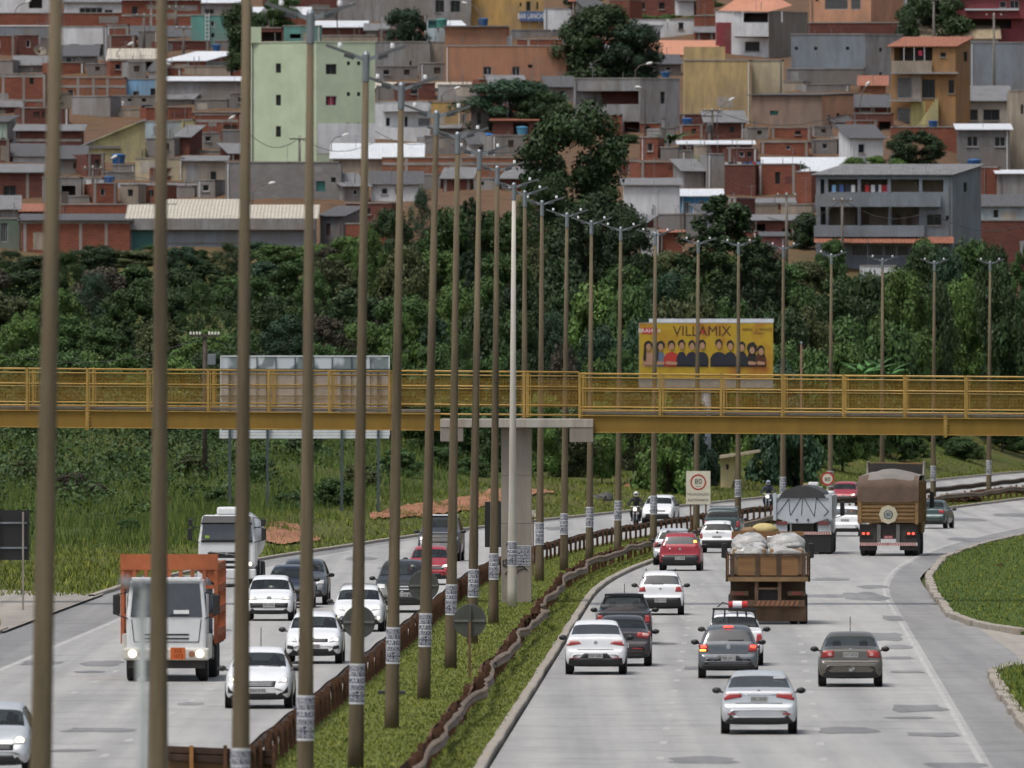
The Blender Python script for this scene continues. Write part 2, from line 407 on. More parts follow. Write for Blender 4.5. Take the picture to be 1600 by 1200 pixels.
for a in ((158, 1037, 58, 9), (160, 1141, 112, 6), (62, 1036, 60, 7), (140, 1050, 46, 3), (330, 985, 60, 4), (110, 1173, 70, 4), (560, 915, 50, 8),
          (480, 903, 60, 8), (565, 873, 44, 6), (620, 885, 50, 9), (870, 826, 40, 5), (40, 1180, 80, 5), (300, 1100, 40, 4)):
    patch(road_l, *a)
# median
MEDM = M('median_soil', (0.105, 0.120, 0.030), 0.95, 0.4, 0.9, spec=0.1)
med = strip('median', MEDM, None, -5.05, -0.28, 0.10, 60, 1080, 10); tag(med, kind='structure')
kerb('kerb', med, -5.32, 60, 1080); kerb('kerb', med, -0.30, 60, 1080)
kerb('kerb', g_o, lambda Z: -KL(Z)-0.3, 515, 1080); kerb('kerb', g_o, lambda Z: -KL(Z)-0.3, 60, 455)
def flat(name, mat, pts, z, par=None):
    o = MB().add([(p[0], p[1], z) for p in pts], [tuple(range(len(pts)))]).build(name, mat, par)
    if par is None: tag(o, kind='structure')
    return o
# side road mouths left and right
lm = [(XL(Z)-KL(Z)+0.05, Z) for Z in (450, 470, 490, 520)]
flat('side_road', SIDE, [lm[0], lm[1], lm[2], lm[3], (-19, 528), (-30, 533), (-80, 540), (-80, 490), (-30, 490), (-20, 482)], 0.075)
GI = M('island_soil', (0.05, 0.08, 0.018), 0.95, 0.35, 1.5, spec=0.1)
isl1 = [(25, 687), (21.5, 649), (18.7, 609), (16.5, 558), (15.6, 521), (14.9, 478), (15.2, 462), (16.2, 448), (20, 440), (45, 430), (90, 430), (90, 900), (50, 880)]
isl2 = [(13.3, 390), (12.75, 365), (12.35, 341), (11.9, 300), (11.0, 240), (9, 120), (60, 120), (60, 400), (20, 402), (14.2, 400)]
flat('side_road', SIDE, [(XL(Z)+12.0, Z) for Z in (120, 240, 330, 420, 520)]+[(70, 520), (70, 120)], -0.004)
ISL = []
for pts in (isl1, isl2):
    o = MB().slab(pts, -0.1, 0.11).build('grass_island', GI); tag(o, kind='structure'); ISL.append(o)
    m = MB(); n = 8 if pts is isl1 else 5
    ring = pts[:n] if pts is isl1 else list(reversed(pts[:n]))+[]
    if pts is isl2: ring = pts[-1:]+pts[:5]
    fine = []
    for a, b in zip(ring[:-1], ring[1:]):
        k = max(1, int((Vector(b)-Vector(a)).length/2.5))
        fine += [(a[0]+(b[0]-a[0])*q/k, a[1]+(b[1]-a[1])*q/k) for q in range(k)]
    fine.append(ring[-1]); last = None
    for i in range(0, len(fine)-1):
        a, b = Vector((*fine[i], 0.04)), Vector((*fine[i+1], 0.04)); d = b-a; j = Vector((rnd.uniform(-.05, .05), 0, rnd.uniform(-.02, .02)))
        m.bar(a+j+d*0.02, b+j-d*0.02, 0.28, 0.30)
    m.build('kerb', KERB, o, bevel=0.03)
# dirt paths draped on the verge
SOIL = M('red_soil', (0.26, 0.125, 0.075), 0.95, 0.35, 0.8, spec=0.1)
def drape(name, mat, cols, lift=0.09, n=8, kind='structure'):
    m = MB(); xs_ = np.arange(cols[0][0], cols[-1][0]+.1, 5.0); A_ = np.array(cols, float); jr = random.Random(len(cols))
    cols = [(x, np.interp(x, A_[:, 0], A_[:, 1])+jr.uniform(-2.2, 2.2), np.interp(x, A_[:, 0], A_[:, 2])+jr.uniform(-1.8, 1.8)) for x in xs_]; k = len(cols)
    for (x, ya, yb) in cols:
        for i in range(n+1):
            p = hit(x, yb+(ya-yb)*i/n); m.v.append((p.x, p.y, H(p.x, p.y)+lift))
    for i in range(k-1):
        for j in range(n):
            a = i*(n+1)+j; m.f.append((a, a+n+1, a+n+2, a+1))
    o = m.build(name, mat, smooth=True); tag(o, kind=kind); return o
drape('dirt_path', SOIL, [(578, 808, 814), (610, 798, 812), (650, 790, 810), (690, 786, 806), (730, 778, 800), (770, 768, 790), (810, 764, 778), (850, 768, 774), (870, 770, 773)])
drape('dirt_path', SOIL, [(405, 828, 846), (420, 820, 850), (440, 818, 854), (462, 820, 850), (480, 838, 848), (500, 843, 847)])
drape('dirt_path', SOIL, [(975, 762, 766), (990, 756, 764), (1010, 752, 763), (1022, 752, 762)])
# grass
def grassmat(name, a, b2):
    m, t, b = nt(name); ge = t.nodes.new('ShaderNodeNewGeometry')
    c = ramp(t, ge.outputs['Random Per Island'], [(0.0, a), (0.8, b2), (1.0, (b2[0]*1.5, b2[1]*1.2, b2[2]))])
    k = ramp(t, noise(t, 0.35, 4, 0.6), [(0.3, (0.7, 0.72, 0.7)), (0.7, (1.25, 1.2, 1.1))])
    t.links.new(mixc(t, 1.0, c, k, 'MULTIPLY'), b.inputs['Base Color']); b.inputs['Roughness'].default_value = 0.7; b.inputs['Specular IOR Level'].default_value = 0.2
    return m
rg = np.random.default_rng(3)
def blades(name, mat, X, Z, z, hmin, hmax, wid, lean=0.35, label=None):
    n = len(X); h = rg.uniform(hmin, hmax, n); a = rg.uniform(0, 6.283, n); w = wid*rg.uniform(.6, 1.4, n)
    dx, dy = np.cos(a)*w/2, np.sin(a)*w/2*0.5; lx, ly = rg.normal(0, lean, n)*h, rg.normal(0, lean, n)*h
    v = np.empty((n, 3, 3), np.float32)
    v[:, 0] = np.stack([X-dx, Z-dy, z], -1); v[:, 1] = np.stack([X+dx, Z+dy, z], -1); v[:, 2] = np.stack([X+lx, Z+ly, z+h], -1)
    o = link(name, npmesh(name, v.reshape(-1, 3), np.arange(3*n).reshape(-1, 3), mat))
    return tag(o, label, 'grass', kind='stuff')
GR1 = grassmat('mown_grass', (0.066, 0.094, 0.015), (0.155, 0.186, 0.034))
GR2 = grassmat('tall_grass', (0.034, 0.064, 0.013), (0.098, 0.148, 0.034))
n = 90000; Z = 270+640*rg.random(n)**1.35; u = rg.uniform(-5.05, -0.25, n)
blades('grass', GR1, XLa(Z)+u, Z, np.full(n, 0.09), 0.03, 0.09, 0.05, label='short bright green grass growing along the median between the two guardrails')
n = 45000; Z = rg.uniform(440, 720, n); X = XLa(Z)+rg.uniform(11, 24, n)
def inpoly(px, py, poly):
    c = np.zeros(len(px), bool); j = len(poly)-1
    for i in range(len(poly)):
        xi, yi = poly[i]; xj, yj = poly[j]
        c ^= ((yi > py) != (yj > py)) & (px < (xj-xi)*(py-yi)/(yj-yi+1e-9)+xi); j = i
    return c
k = inpoly(X, Z, isl1)
blades('grass', GR1, X[k], Z[k], np.full(k.sum(), 0.10), 0.04, 0.12, 0.05, label='mown green grass on the rounded island right of the road')
n = 9000; Z = rg.uniform(300, 405, n); X = rg.uniform(12, 17, n); k = inpoly(X, Z, isl2)
blades('grass', GR1, X[k], Z[k], np.full(k.sum(), 0.10), 0.08, 0.26, 0.05, label='unmown grass behind the kerb at the lower right edge')
# verge of the left carriageway: short near the kerb, tall up the bank
n = 60000; Z = rg.uniform(515, 1100, n); d = rg.uniform(0.4, 14, n)**1.0; X = XLa(Z)-np.interp(Z, [0, 540, 650, 5000], [18.3, 18.2, 16.5, 16.5])-d
k = np.abs(X) < Z*0.037+1
blades('grass', GR1, X[k], Z[k], Ha(X[k], Z[k])-0.02, 0.08, 0.3, 0.07, label='short roadside grass between the far kerb and the wooded bank')
n = 12000; Z = rg.uniform(380, 458, n); X = XLa(Z)-18.6-rg.uniform(0, 6, n)
blades('grass', GR1, X, Z, np.full(n, 0.05), 0.1, 0.4, 0.06, label='grass corner left of the side road at the left edge')
YLIM = ([-50, 250, 400, 480, 580, 700, 770, 860, 1000, 1100, 1300, 1650], [868, 864, 842, 826, 798, 778, 762, 750, 742, 734, 722, 706])
def pxy(X, Z): return CX+F*X/Z, HY+(CH-Ha(X, Z))*F/Z
n = 300000; Z = rg.uniform(590, 1030, n); X = Z*rg.uniform(-0.0375, 0.0375, n); px, py = pxy(X, Z); ed = np.interp(px, *YLIM)-py
z0 = np.maximum(598, ZK(X)+13); cl = 0.5+0.5*np.sin(X*0.5+Z*0.06)*np.sin(Z*0.13+X*0.21+1)
k = (ed > 0) & (Z > z0-4) & (rg.random(n) < np.clip((z0+300-Z)/80, 0, 1)*(0.25+0.75*cl)) & ~((px > 1108) & (px < 1192) & (py > 745))
hm = np.clip(0.35+ed[k]/45, 0.35, 1.0)
def blades2(name, mat, X, Z, z, hm, label):
    o = blades(name, mat, X, Z, z, 0.0, 0.0001, 0.045, 0, label); v = np.empty(len(o.data.vertices)*3, np.float32); o.data.vertices.foreach_get('co', v); v = v.reshape(-1, 3, 3)
    h = rg.uniform(0.35, 1.1, len(X))*hm; v[:, 2, 2] = z+h; v[:, 2, 0] += rg.normal(0, .25, len(X))*h; v[:, 2, 1] += rg.normal(0, .25, len(X))*h
    o.data.vertices.foreach_set('co', v.ravel()); o.data.update(); return o
blades2('tall_grass', GR2, X[k], Z[k], Ha(X[k], Z[k])-0.05, hm, 'tall lush grass covering the bank below the trees')
n = 420000; Z = rg.uniform(600, 1090, n); X = Z*rg.uniform(-0.0380, 0.0380, n); px, py = pxy(X, Z); ed = np.interp(px, *YLIM)-py
nn = np.sin(X*0.8+Z*0.045)*np.sin(Z*0.09-X*0.3)+0.6*np.sin(X*1.9+2)*np.sin(Z*0.23+X)+0.8*np.sin(px*0.021+1)*np.sin(Z*.05)
amp = np.clip(nn*0.9+ed/40-1.35, 0, 2.2); k = (amp > 0.1) & (ed > 5) & (rg.random(n) < 0.45) & ~((px > 1090) & (px < 1200) & (py > 740))
X, Z, amp = X[k], Z[k], amp[k]; n = len(X); z = Ha(X, Z)+rg.random(n)**0.7*amp
d = rg.normal(size=(n, 3)); d /= np.linalg.norm(d, axis=1, keepdims=True); b = np.cross(d, rg.normal(size=(n, 3))); b /= np.linalg.norm(b, axis=1, keepdims=True)
s_ = rg.uniform(.12, .32, (n, 1)); p = np.stack([X, Z, z], -1)
v = np.stack([p-d*s_*.5, p+b*s_*.28, p+d*s_*.5, p-b*s_*.28], 1).reshape(-1, 3)
UND = fmat('undergrowth_leaf', (.032, .060, .017)); o = link('undergrowth', npmesh('undergrowth', v, np.arange(4*n).reshape(-1, 4), UND)); tag(o, 'dense dark undergrowth on the bank under the footbridge', 'undergrowth', kind='stuff'); print('undergrowth', n)
# ------------------------------------------------------------------ lamp posts in the median
ORD = ['first', 'second', 'third', 'fourth', 'fifth', 'sixth', 'seventh', 'eighth', 'ninth', 'tenth', 'eleventh', 'twelfth', 'thirteenth', 'fourteenth',
       'fifteenth', 'sixteenth', 'seventeenth', 'eighteenth', 'nineteenth', 'twentieth', 'twenty-first', 'twenty-second', 'twenty-third', 'twenty-fourth']
POLE = M('pole_concrete_brown', (0.112, 0.087, 0.054), 0.85, 0.45, 0.9, stretch=(4, 4, 0.3), bump=0.2, spec=0.25, rand=True)
POLEW = M('pole_concrete_pale', (0.42, 0.39, 0.34), 0.85, 0.22, 0.9, stretch=(3, 3, 0.3), spec=0.25)
LAMP = M('lamp_housing', (0.11, 0.115, 0.12), 0.5, 0.1, metal=0.3)
POSTER = M('poster_paper', (0.62, 0.62, 0.64), 0.85, 0.1)
INK = M('poster_ink', (0.035, 0.037, 0.075), 0.85, 0.15)
def curved(R0, half, z0, z1, n=12):
    m = MB()
    for k in range(n+1):
        a = -half+2*half*k/n; x, y = R0*math.sin(a), -R0*math.cos(a); m.v += [(x, y, z0), (x, y, z1)]
    m.f += [(2*i, 2*i+2, 2*i+3, 2*i+1) for i in range(n)]
    return m
POSTER_LINES = [('CONSULTAS', 2.20), ('MESTRE 9271', 2.075), ('CARTAS', 1.93), ('BÚZIOS', 1.785), ('9971-4598', 1.65), ('3710-0598', 1.53)]
def poster_meshes(R0):
    p = curved(R0+0.006, R(88), 1.43, 2.29).mesh('poster', POSTER)
    ink = MB(); let = MB()
    for t, z in POSTER_LINES:
        ink.v += []; q = curved(R0+0.009, R(80), z-0.058, z+0.058); ink.add(q.v, q.f)
        vs, fs = textmesh(t, 0.145, None, .008)
        w = max(abs(v[0]) for v in vs); kx = (R0*R(74))/w
        let.add([((R0+0.012)*math.sin(v[0]*kx/R0), -(R0+0.012)*math.cos(v[0]*kx/R0), z+v[1]*0.95) for v in vs], fs)
    return p, ink.mesh('ink_band', INK), let.mesh('lettering', POSTER)
R_BASE, R_TOP = 0.178, 0.075
pm, im, lme = poster_meshes(0.160)
shaft_me = MB().tube([(0, 0, -0.3), (0, 0, 0.6), (0, 0, 3.7), (0, 0, 8.2), (0, 0, 14)], [R_BASE, .168, .134, .104, .068], 20).mesh('shaft', POLE, True)
cap_me = MB().lathe([(0.070, 13.96), (0.080, 13.98), (0.080, 14.52), (0.05, 14.58)], n=12).mesh('cap', STEEL)
def arm_me(sx):
    return MB().bar((sx*0.05, 0, 14.42), (sx*0.32, 0, 14.52), 0.06, 0.075).mesh('arm', STEEL)
def lum_me(sx):
    m = MB(); a = Vector((sx*0.26, 0, 14.50)); b = Vector((sx*0.86, 0, 14.70))
    m.bar(a, b, 0.26, 0.06); m.bar(a+Vector((0, 0, -.06)), a.lerp(b, .35)+Vector((0, 0, -.07)), 0.2, 0.07); return m.mesh('luminaire', LAMP)
def cell_me(sx): return MB().lathe([(0.045, 14.66), (0.05, 14.70), (0.04, 14.76)], c=(sx*0.56, 0, 0), n=8).mesh('photocell', WHITE)
AR = {s: (arm_me(s), lum_me(s), cell_me(s)) for s in (-1, 1)}
POLES = [(173, 64, 1200, 88, 0, None), (205, 247, 1200, 253, 0, None), (237, 376, 1190, 385, 0, None), (269, 477, 1180, 485, 60, 26), (301, 556, 1190, 572, 100, 90),
         (333, 612, 1145, 627, 150, 137), (361, 662, 1099, 682, 190, 180), (396, 704, 1050, 715, 225, 213), (430, 738, 1010, 749, 250, 240), (461, 771, 981, 777, 275, 265),
         (492, 800, 953, 803, 300, 291), (522, 819, 930, 820, 310, 303), (547, 843, 908, 847, 325, 318), (573, 881, 893, 886, 345, 337), (600, 921, 876, 924, 355, 349),
         (619, 965, 859, 970, 365, 359), (650, 1021, 840, 1024, 375, 367), (683, 1088, 826, 1091, 385, 380), (714, 1153, 818, 1154, 390, 383), (742, 1223, 810, 1224, 395, 388),
         (766, 1297, 800, 1299, 405, 400), (796, 1378, 790, 1379, 410, 407), (828, 1458, 782, 1460, 415, 411), (864, 1545, 775, 1547, 415, 411)]
for i, (Z, xb, yb, xt, yt, yh) in enumerate(POLES):
    k = F/Z; x0 = (xb-CX)/k; x1 = (xt-CX)/k; za = CH-(yb-HY)/k; zb = CH-(yt-HY)/k
    lean = (x1-x0)/(zb-za); X = x0-lean*za
    hgt = 16.4 if yh is None else CH-(yh-HY)/k
    lab = f'tall slim brown street lamp post with twin lamps, {ORD[i]} pole from the left edge'
    if i == 10: lab = 'pale grey concrete street lamp post standing in front of the footbridge pier'
    t = thing('lamp_post', lab, 'lamp post', (X, Z, 0.1), 0, 'lamp posts along the median')
    t.rotation_euler = (0, math.atan(lean), rnd.uniform(-.05, .05)); t.scale = (1, 1, hgt/14.55)
    o = link('shaft', shaft_me, t); link('cap', cap_me, t)
    if i == 10: o.material_slots[0].link = 'OBJECT'; o.material_slots[0].material = POLEW
    for sx in (-1, 1):
        a, l, c = AR[sx]; link('arm', a, t); lo = link('luminaire', l, t); link('photocell', c, lo)
    if i >= 2:
        p = link('poster', pm, t); p.scale = (1, 1, 14.55/hgt); p.location.z = rnd.uniform(-.1, .14) if i != 10 else 0; p.rotation_euler.z = rnd.uniform(-.35, .35)
        link('ink_band', im, p); q = link('lettering', lme, p); q['kind'] = 'stuff'
# ------------------------------------------------------------------ guardrails
RUST = M('rusted_steel', (0.088, 0.042, 0.023), 0.85, 0.45, 3.0, bump=0.3, spec=0.3)
RUSTD = M('dark_rusted_steel', (0.050, 0.029, 0.020), 0.85, 0.5, 2.0, spec=0.3)
RAILG = M('weathered_rail', (0.165, 0.120, 0.085), 0.8, 0.45, 1.6)
PROF = [(0.0, 0.155), (0.04, 0.13), (0.08, 0.085), (0.02, 0.02), (0.02, -0.02), (0.08, -0.085), (0.04, -0.13), (0.0, -0.155)]
def beam(pts, side=1, twist=0.0, sc_=1.0):
    m = MB(); n = len(PROF)
    for i, p in enumerate(pts):
        p = Vector(p); tw = twist*math.sin(i*1.7+3*math.sin(i*0.6))
        for (o, h) in PROF: m.v.append((p.x+side*o*sc_+tw*h, p.y, p.z+h*sc_))
    for i in range(len(pts)-1):
        for j in range(n-1): m.f.append((i*n+j, i*n+j+1, (i+1)*n+j+1, (i+1)*n+j))
    return m
gl = thing('guardrail', 'straight rusty guardrail with dense orange posts along the left carriageway', 'guardrail', (XL(300)-4.8, 300, 0.1))
zz = np.arange(284, 960, 2.0)
beam([(XL(Z)-4.82, Z, 0.66+0.02*math.sin(Z*0.4)) for Z in zz], -1).build('beam', RUSTD, gl)
beam([(XL(Z)-4.79, Z, 0.655+0.02*math.sin(Z*0.4)) for Z in zz], 1, 0, 0.9).build('backing_beam', RUSTD, gl)
post_me = MB().box(-.055, .055, -.07, .07, -0.2, 0.74).mesh('post', RUST)
def posts(par, zz, off, me, jit=0.02, hj=0.05):
    b = BASE[par.name]
    for Z in zz:
        o = link('post', me, par); o.location = (XL(Z)+off+rnd.uniform(-jit, jit)-b.x, Z-b.y, 0.1-b.z+rnd.uniform(-hj, hj))
        o.rotation_euler = (rnd.uniform(-.05, .05), rnd.uniform(-.06, .06), 0)
posts(gl, np.arange(286, 780, 3.3), -4.66, post_me)
gr = thing('guardrail', 'battered wavy grey guardrail with dented corrugated beam beside the right carriageway', 'guardrail', (XL(300)-1.2, 300, 0.1))
zz = np.arange(282, 960, 2.2)
def wob(Z): return 0.09*math.sin(Z*0.13)+0.06*math.sin(Z*0.31+1)+0.05*math.sin(Z*0.071+2)+(.16 if abs(Z-452) < 5 else 0)
beam([(XL(Z)-1.10+wob(Z), Z, 0.57+0.05*math.sin(Z*0.17)+0.025*math.sin(Z*.41)) for Z in zz], 1, 0.25, 0.92).build('beam', RAILG, gr)
beam([(XL(Z)-1.36+0.7*wob(Z), Z, 0.50+0.04*math.sin(Z*0.27)) for Z in zz], -1, 0.1, 0.95).build('rear_beam', RUST, gr)
postr_me = MB().box(-.06, .06, -.08, .08, -0.25, 0.66).mesh('post', RUST)
posts(gr, np.arange(284, 900, 4.0), -1.28, postr_me, 0.06, 0.08)
cb = thing('crash_barrier', 'short rusty barrier panel with orange posts at the bottom left corner', 'barrier', (-6.2, 297, 0.05))
a, b = G(250, 1215), G(436, 1215)
bx0, bx1 = W(262, 1163, 296), W(430, 1170, 296)
m = MB()
for q in range(2):
    m.bar(bx0+Vector((0, 0, -.10-q*0.17)), bx1+Vector((0, 0, -.10-q*0.17)), 0.05, 0.14)
m.build('beam', RUSTD, cb, bevel=0.01)
box('backing_plate', M('brown_plate', (0.10, 0.055, 0.02), 0.8), cb, bx0.x, bx1.x, 296.05, 296.08, 0.15, bx1.z-.05)
for xx in (299, 352, 405, 428):
    p = W(xx, 1163, 295.9); MB().box(p.x-.04, p.x+.04, 295.85, 295.95, 0, p.z-.02).build('post', RUST if xx != 299 else M('orange_post', (0.30, 0.13, 0.03), 0.7), cb)
# ------------------------------------------------------------------ footbridge
YEL = wallmat('bridge_yellow', (0.225, 0.138, 0.028), 0.4, (0.12, 0.07, 0.02))
YELR = M('rail_yellow', (0.31, 0.19, 0.040), 0.55, 0.28, 1.2)
PIER = wallmat('pier_concrete', (0.27, 0.235, 0.20), 0.55, (0.10, 0.085, 0.075))
CAPC = wallmat('cap_concrete', (0.42, 0.40, 0.36), 0.6, (0.13, 0.08, 0.05))
def wire_mat():
    m, t, b = nt('wire_mesh'); b.inputs['Base Color'].default_value = (0.30, 0.17, 0.02, 1); b.inputs['Roughness'].default_value = 0.6
    tc = t.nodes.new('ShaderNodeTexCoord'); br = node(t, 'ShaderNodeTexBrick', offset=0.0, i_Scale=1.0, i_Mortar_Size=0.0030, i_Brick_Width=0.05, i_Row_Height=0.05)
    mp = t.nodes.new('ShaderNodeMapping'); mp.inputs['Rotation'].default_value = (R(90), 0, 0)
    t.links.new(tc.outputs['Object'], mp.inputs[0]); t.links.new(mp.outputs[0], br.inputs['Vector'])
    t.links.new(br.outputs['Fac'], b.inputs['Alpha']); return m
WIRE = wire_mat()
BZ = 500.0; bs = F/BZ
def bz(y, X): return CH-(y-HY)/bs-0.0078*X
fb = thing('footbridge', 'yellow steel pedestrian bridge with mesh railings crossing the highway on a concrete pier', 'footbridge', (0.15, BZ, 0))
XA, XB = -31.0, 35.0
def lrail(name, x0, x1, y, yd, r=0.035, mat=YELR):
    MB().tube([(x0, yd, bz(y, x0)), (x1, yd, bz(y, x1))], r, 8).build(name, mat, fb, smooth=True)
for (x0, x1, dy) in ((XA, -2.55, 0), (2.42, XB, 1.2)):
    for yd in (BZ, BZ+2.3):
        m = MB()
        zt = lambda X: bz(647+dy, X); zl = lambda X: bz(673+dy, X)
        m.hexa([(x0, yd, zl(x0)), (x1, yd, zl(x1)), (x1, yd+.03, zl(x1)), (x0, yd+.03, zl(x0)), (x0, yd, zt(x0)), (x1, yd, zt(x1)), (x1, yd+.03, zt(x1)), (x0, yd+.03, zt(x0))])
        m.build('girder_web', YEL, fb)
        for f in (zt, zl):
            MB().bar((x0, yd+.01, f(x0)), (x1, yd+.01, f(x1)), 0.16, 0.035).build('flange', YELR, fb)
    MB().hexa([(x0, BZ+.05, bz(645+dy, x0)), (x1, BZ+.05, bz(645+dy, x1)), (x1, BZ+2.25, bz(645+dy, x1)), (x0, BZ+2.25, bz(645+dy, x0)),
               (x0, BZ+.05, bz(641+dy, x0)), (x1, BZ+.05, bz(641+dy, x1)), (x1, BZ+2.25, bz(641+dy, x1)), (x0, BZ+2.25, bz(641+dy, x0))]).build('deck', PIER, fb)
    for k in range(1):
        jx = (136-CX)/bs if x0 < 0 else (1477-CX)/bs
        MB().box(jx-.06, jx+.06, BZ-.06, BZ+.02, bz(677+dy, jx), bz(642+dy, jx)).build('splice_plate', YELR, fb)
        for q in range(4): MB().box(jx+.07, jx+.11, BZ-.05, BZ, bz(650+dy+q*6, jx)-.03, bz(650+dy+q*6, jx)+.03).build('bolt', YELR, fb)
for yd in (BZ-.03, BZ+2.33):
    for (x0, x1, dy) in ((XA, -4.2, 0), (-4.2, 2.38, -1), (2.42, XB, 1.2)):
        for y, r in ((582, .036), (588, .026), (605, .026), (609, .014), (634, .026), (639, .028)):
            if x0 == -4.2 and y == 639: y = 649
            lrail('handrail' if y < 590 else 'rail', x0, x1, y+dy, yd, r)
px = [x for x in np.arange((42-CX)/bs, -4.2, 2.145)]; px = [px[0]-2.145*q for q in (6, 5, 4, 3, 2, 1)]+px
for yd, ox in ((BZ-.03, 0), (BZ+2.33, 0.14)):
    xs = list(px)+[-4.2, 0.42, 2.40]+list(np.arange((1031-CX)/bs, XB, 2.17))
    prev = None
    for X in xs:
        if X < XA: continue
        big = abs(X-2.40) < .01
        dy = 0 if X < 0 else 1.2
        yb = 652 if (-3 < X < 2.5) else 646+dy
        MB().box(X+ox-.045, X+ox+.045, yd-.035, yd+.035, bz(yb, X), bz(580+dy, X)).build('railing_post', YELR, fb)
        MB().box(X+ox+.075, X+ox+.105, yd-.02, yd+.02, bz(yb, X), bz(583+dy, X)).build('railing_post', YELR, fb)
        if prev is not None:
            a, b = prev+ox+.06, X+ox-.06
            MB().quad((a, yd+.02, bz(636+dy, a)), (b, yd+.02, bz(636+dy, b)), (b, yd+.02, bz(589+dy, b)), (a, yd+.02, bz(589+dy, a))).build('mesh_panel', WIRE, fb)
        prev = X
X0, X1 = (688-CX)/bs, (927-CX)/bs
box('pier_cap', CAPC, fb, X0, X1, BZ-.35, BZ+2.7, bz(668, 0), bz(654.5, 0), bevel=.02)
box('corbel', PIER, fb, X0, (724-CX)/bs, BZ-.33, BZ+2.65, bz(690, 0), bz(668, 0)-.003, bevel=.02)
box('corbel', PIER, fb, (890-CX)/bs, X1-.003, BZ-.33, BZ+2.65, bz(691, 0), bz(668, 0)-.003, bevel=.02)
MB().box((783-CX)/bs, (831-CX)/bs, BZ+.3, BZ+1.9, -.2, bz(668, 0)-.003).build('pier', PIER, fb, bevel=.03)
for zz_ in (2.9, 4.6): MB().box((783-CX)/bs-.002, (831-CX)/bs+.002, BZ+.297, BZ+.31, zz_, zz_+.02).build('joint_line', M('joint', (0.12, .1, .09)), fb)
for X in (-27, 30):
    box('pier', PIER, fb, X-.5, X+.5, BZ+.3, BZ+1.9, -.2, bz(676, X)-.01, bevel=.03)
pp = W(818, 868, BZ+.28)
po = box('poster', POSTER, fb, pp.x-.24, pp.x+.24, BZ+.288, BZ+.294, pp.z-.36, pp.z+.36)
box('ink_band', INK, po, pp.x-.22, pp.x+.22, BZ+.284, BZ+.287, pp.z-.34, pp.z+.34)
for q, (tx, _) in enumerate(POSTER_LINES):
    vs, fs = textmesh(tx, 0.13, None, .008); w = max(abs(v[0]) for v in vs)
    MB().add([(pp.x+v[0]*0.2/w, BZ+.281, pp.z+.28-q*.112+v[1]) for v in vs], fs).build('lettering', POSTER, po)['kind'] = 'stuff'
SPRAY = M('black_spray_paint', (0.012, 0.011, 0.011), 0.8, 0)
def scribble(pts, r=0.018):
    q = [W(x, y, BZ+.285) for x, y in pts]; MB().tube(q, r, 5).build('graffiti', SPRAY, fb)
scribble([(791, 853), (792, 849), (794, 853), (794, 858)]); scribble([(786, 884), (786, 876), (791, 874), (791, 880), (786, 884), (792, 886), (795, 880), (793, 872)])
scribble([(806, 888), (812, 884), (819, 886), (824, 891), (820, 888), (812, 890), (806, 895)]); scribble([(789, 897), (794, 892), (800, 890), (806, 893)])
# ------------------------------------------------------------------ billboards
def panel_px(par, name, mat, x0, x1, y0, y1, Z, dep=.04, **k):
    a, b = W(x0, y1, Z), W(x1, y0, Z); return MB().box(a.x, b.x, Z, Z+dep, a.z, b.z).build(name, mat, par, **k)
Zb = 895.0; p = W(1103, 745, Zb)
vb = thing('billboard', 'yellow concert billboard with a row of people standing behind the footbridge on the right', 'billboard', (p.x, Zb, H(p.x, Zb)))
def vm_mat():
    m, t, b = nt('billboard_print')
    f = ramp(t, noise(t, 0.35, 4, 0.6, (1, 1, 1)), [(0.3, (0.34, 0.20, 0.010)), (0.5, (0.43, 0.28, 0.015)), (0.66, (0.30, 0.10, 0.012))])
    t.links.new(f, b.inputs['Base Color']); b.inputs['Roughness'].default_value = 0.5; return m
panel_px(vb, 'print', vm_mat(), 999, 1208, 505, 590, Zb)
panel_px(vb, 'back_panel', M('panel_grey', (0.22, 0.23, 0.24), .6), 998, 1208, 504, 606, Zb+.06, .1)
panel_px(vb, 'frame_top', M('frame_pale', (0.55, .57, .6), .5), 1014, 1209, 498, 504, Zb+.2, .08)
MB().tube([W(1103, 604, Zb+.5), (W(1103, 604, Zb+.5).x, Zb+.5, H(p.x, Zb)-.5)], .32, 14).build('column', M('column_grey', (0.20, 0.22, 0.25), .6, .1, 1), vb, smooth=True)
INKR = M('print_maroon', (0.07, 0.02, 0.008), .6, 0); PR = M('print_red', (0.40, 0.03, 0.02), .6, 0); PW = M('print_white', (0.7, 0.68, 0.64), .6, 0)
SKIN1 = M('print_skin', (0.36, 0.20, 0.12), .6, .1); HAIRP = M('print_hair', (0.014, .01, .009), .6, 0); NAVY = M('print_navy', (0.013, 0.015, 0.026), .6, .1); JEAN = M('print_blue', (0.10, 0.14, 0.20), .6, .1)
def btext(body, x, y, size, mat, sx=1): q = W(x, y, Zb-.012); text('lettering', body, mat, vb, Vector((q.x, q.y, q.z))-BASE[vb.name], size, sx=sx)
btext('VILLAMIX', 1097, 518, .92, INKR, .95); panel_px(vb, 'logo_patch', PR, 1003, 1027, 512, 522, Zb-.01, .01); btext('BRAHMA', 1015, 517, .36, PW)
q = W(1098, 521, Zb-.02); MB().add([(q.x-.12, q.y, q.z), (q.x+.12, q.y, q.z), (q.x, q.y, q.z+.3)], [(0, 1, 2)]).build('logo_triangle', PR, vb)
btext('1 ABRIL  |  BRASÍLIA', 1184, 515, .28, INKR); btext('ESTÁDIO', 1186, 521, .18, INKR)
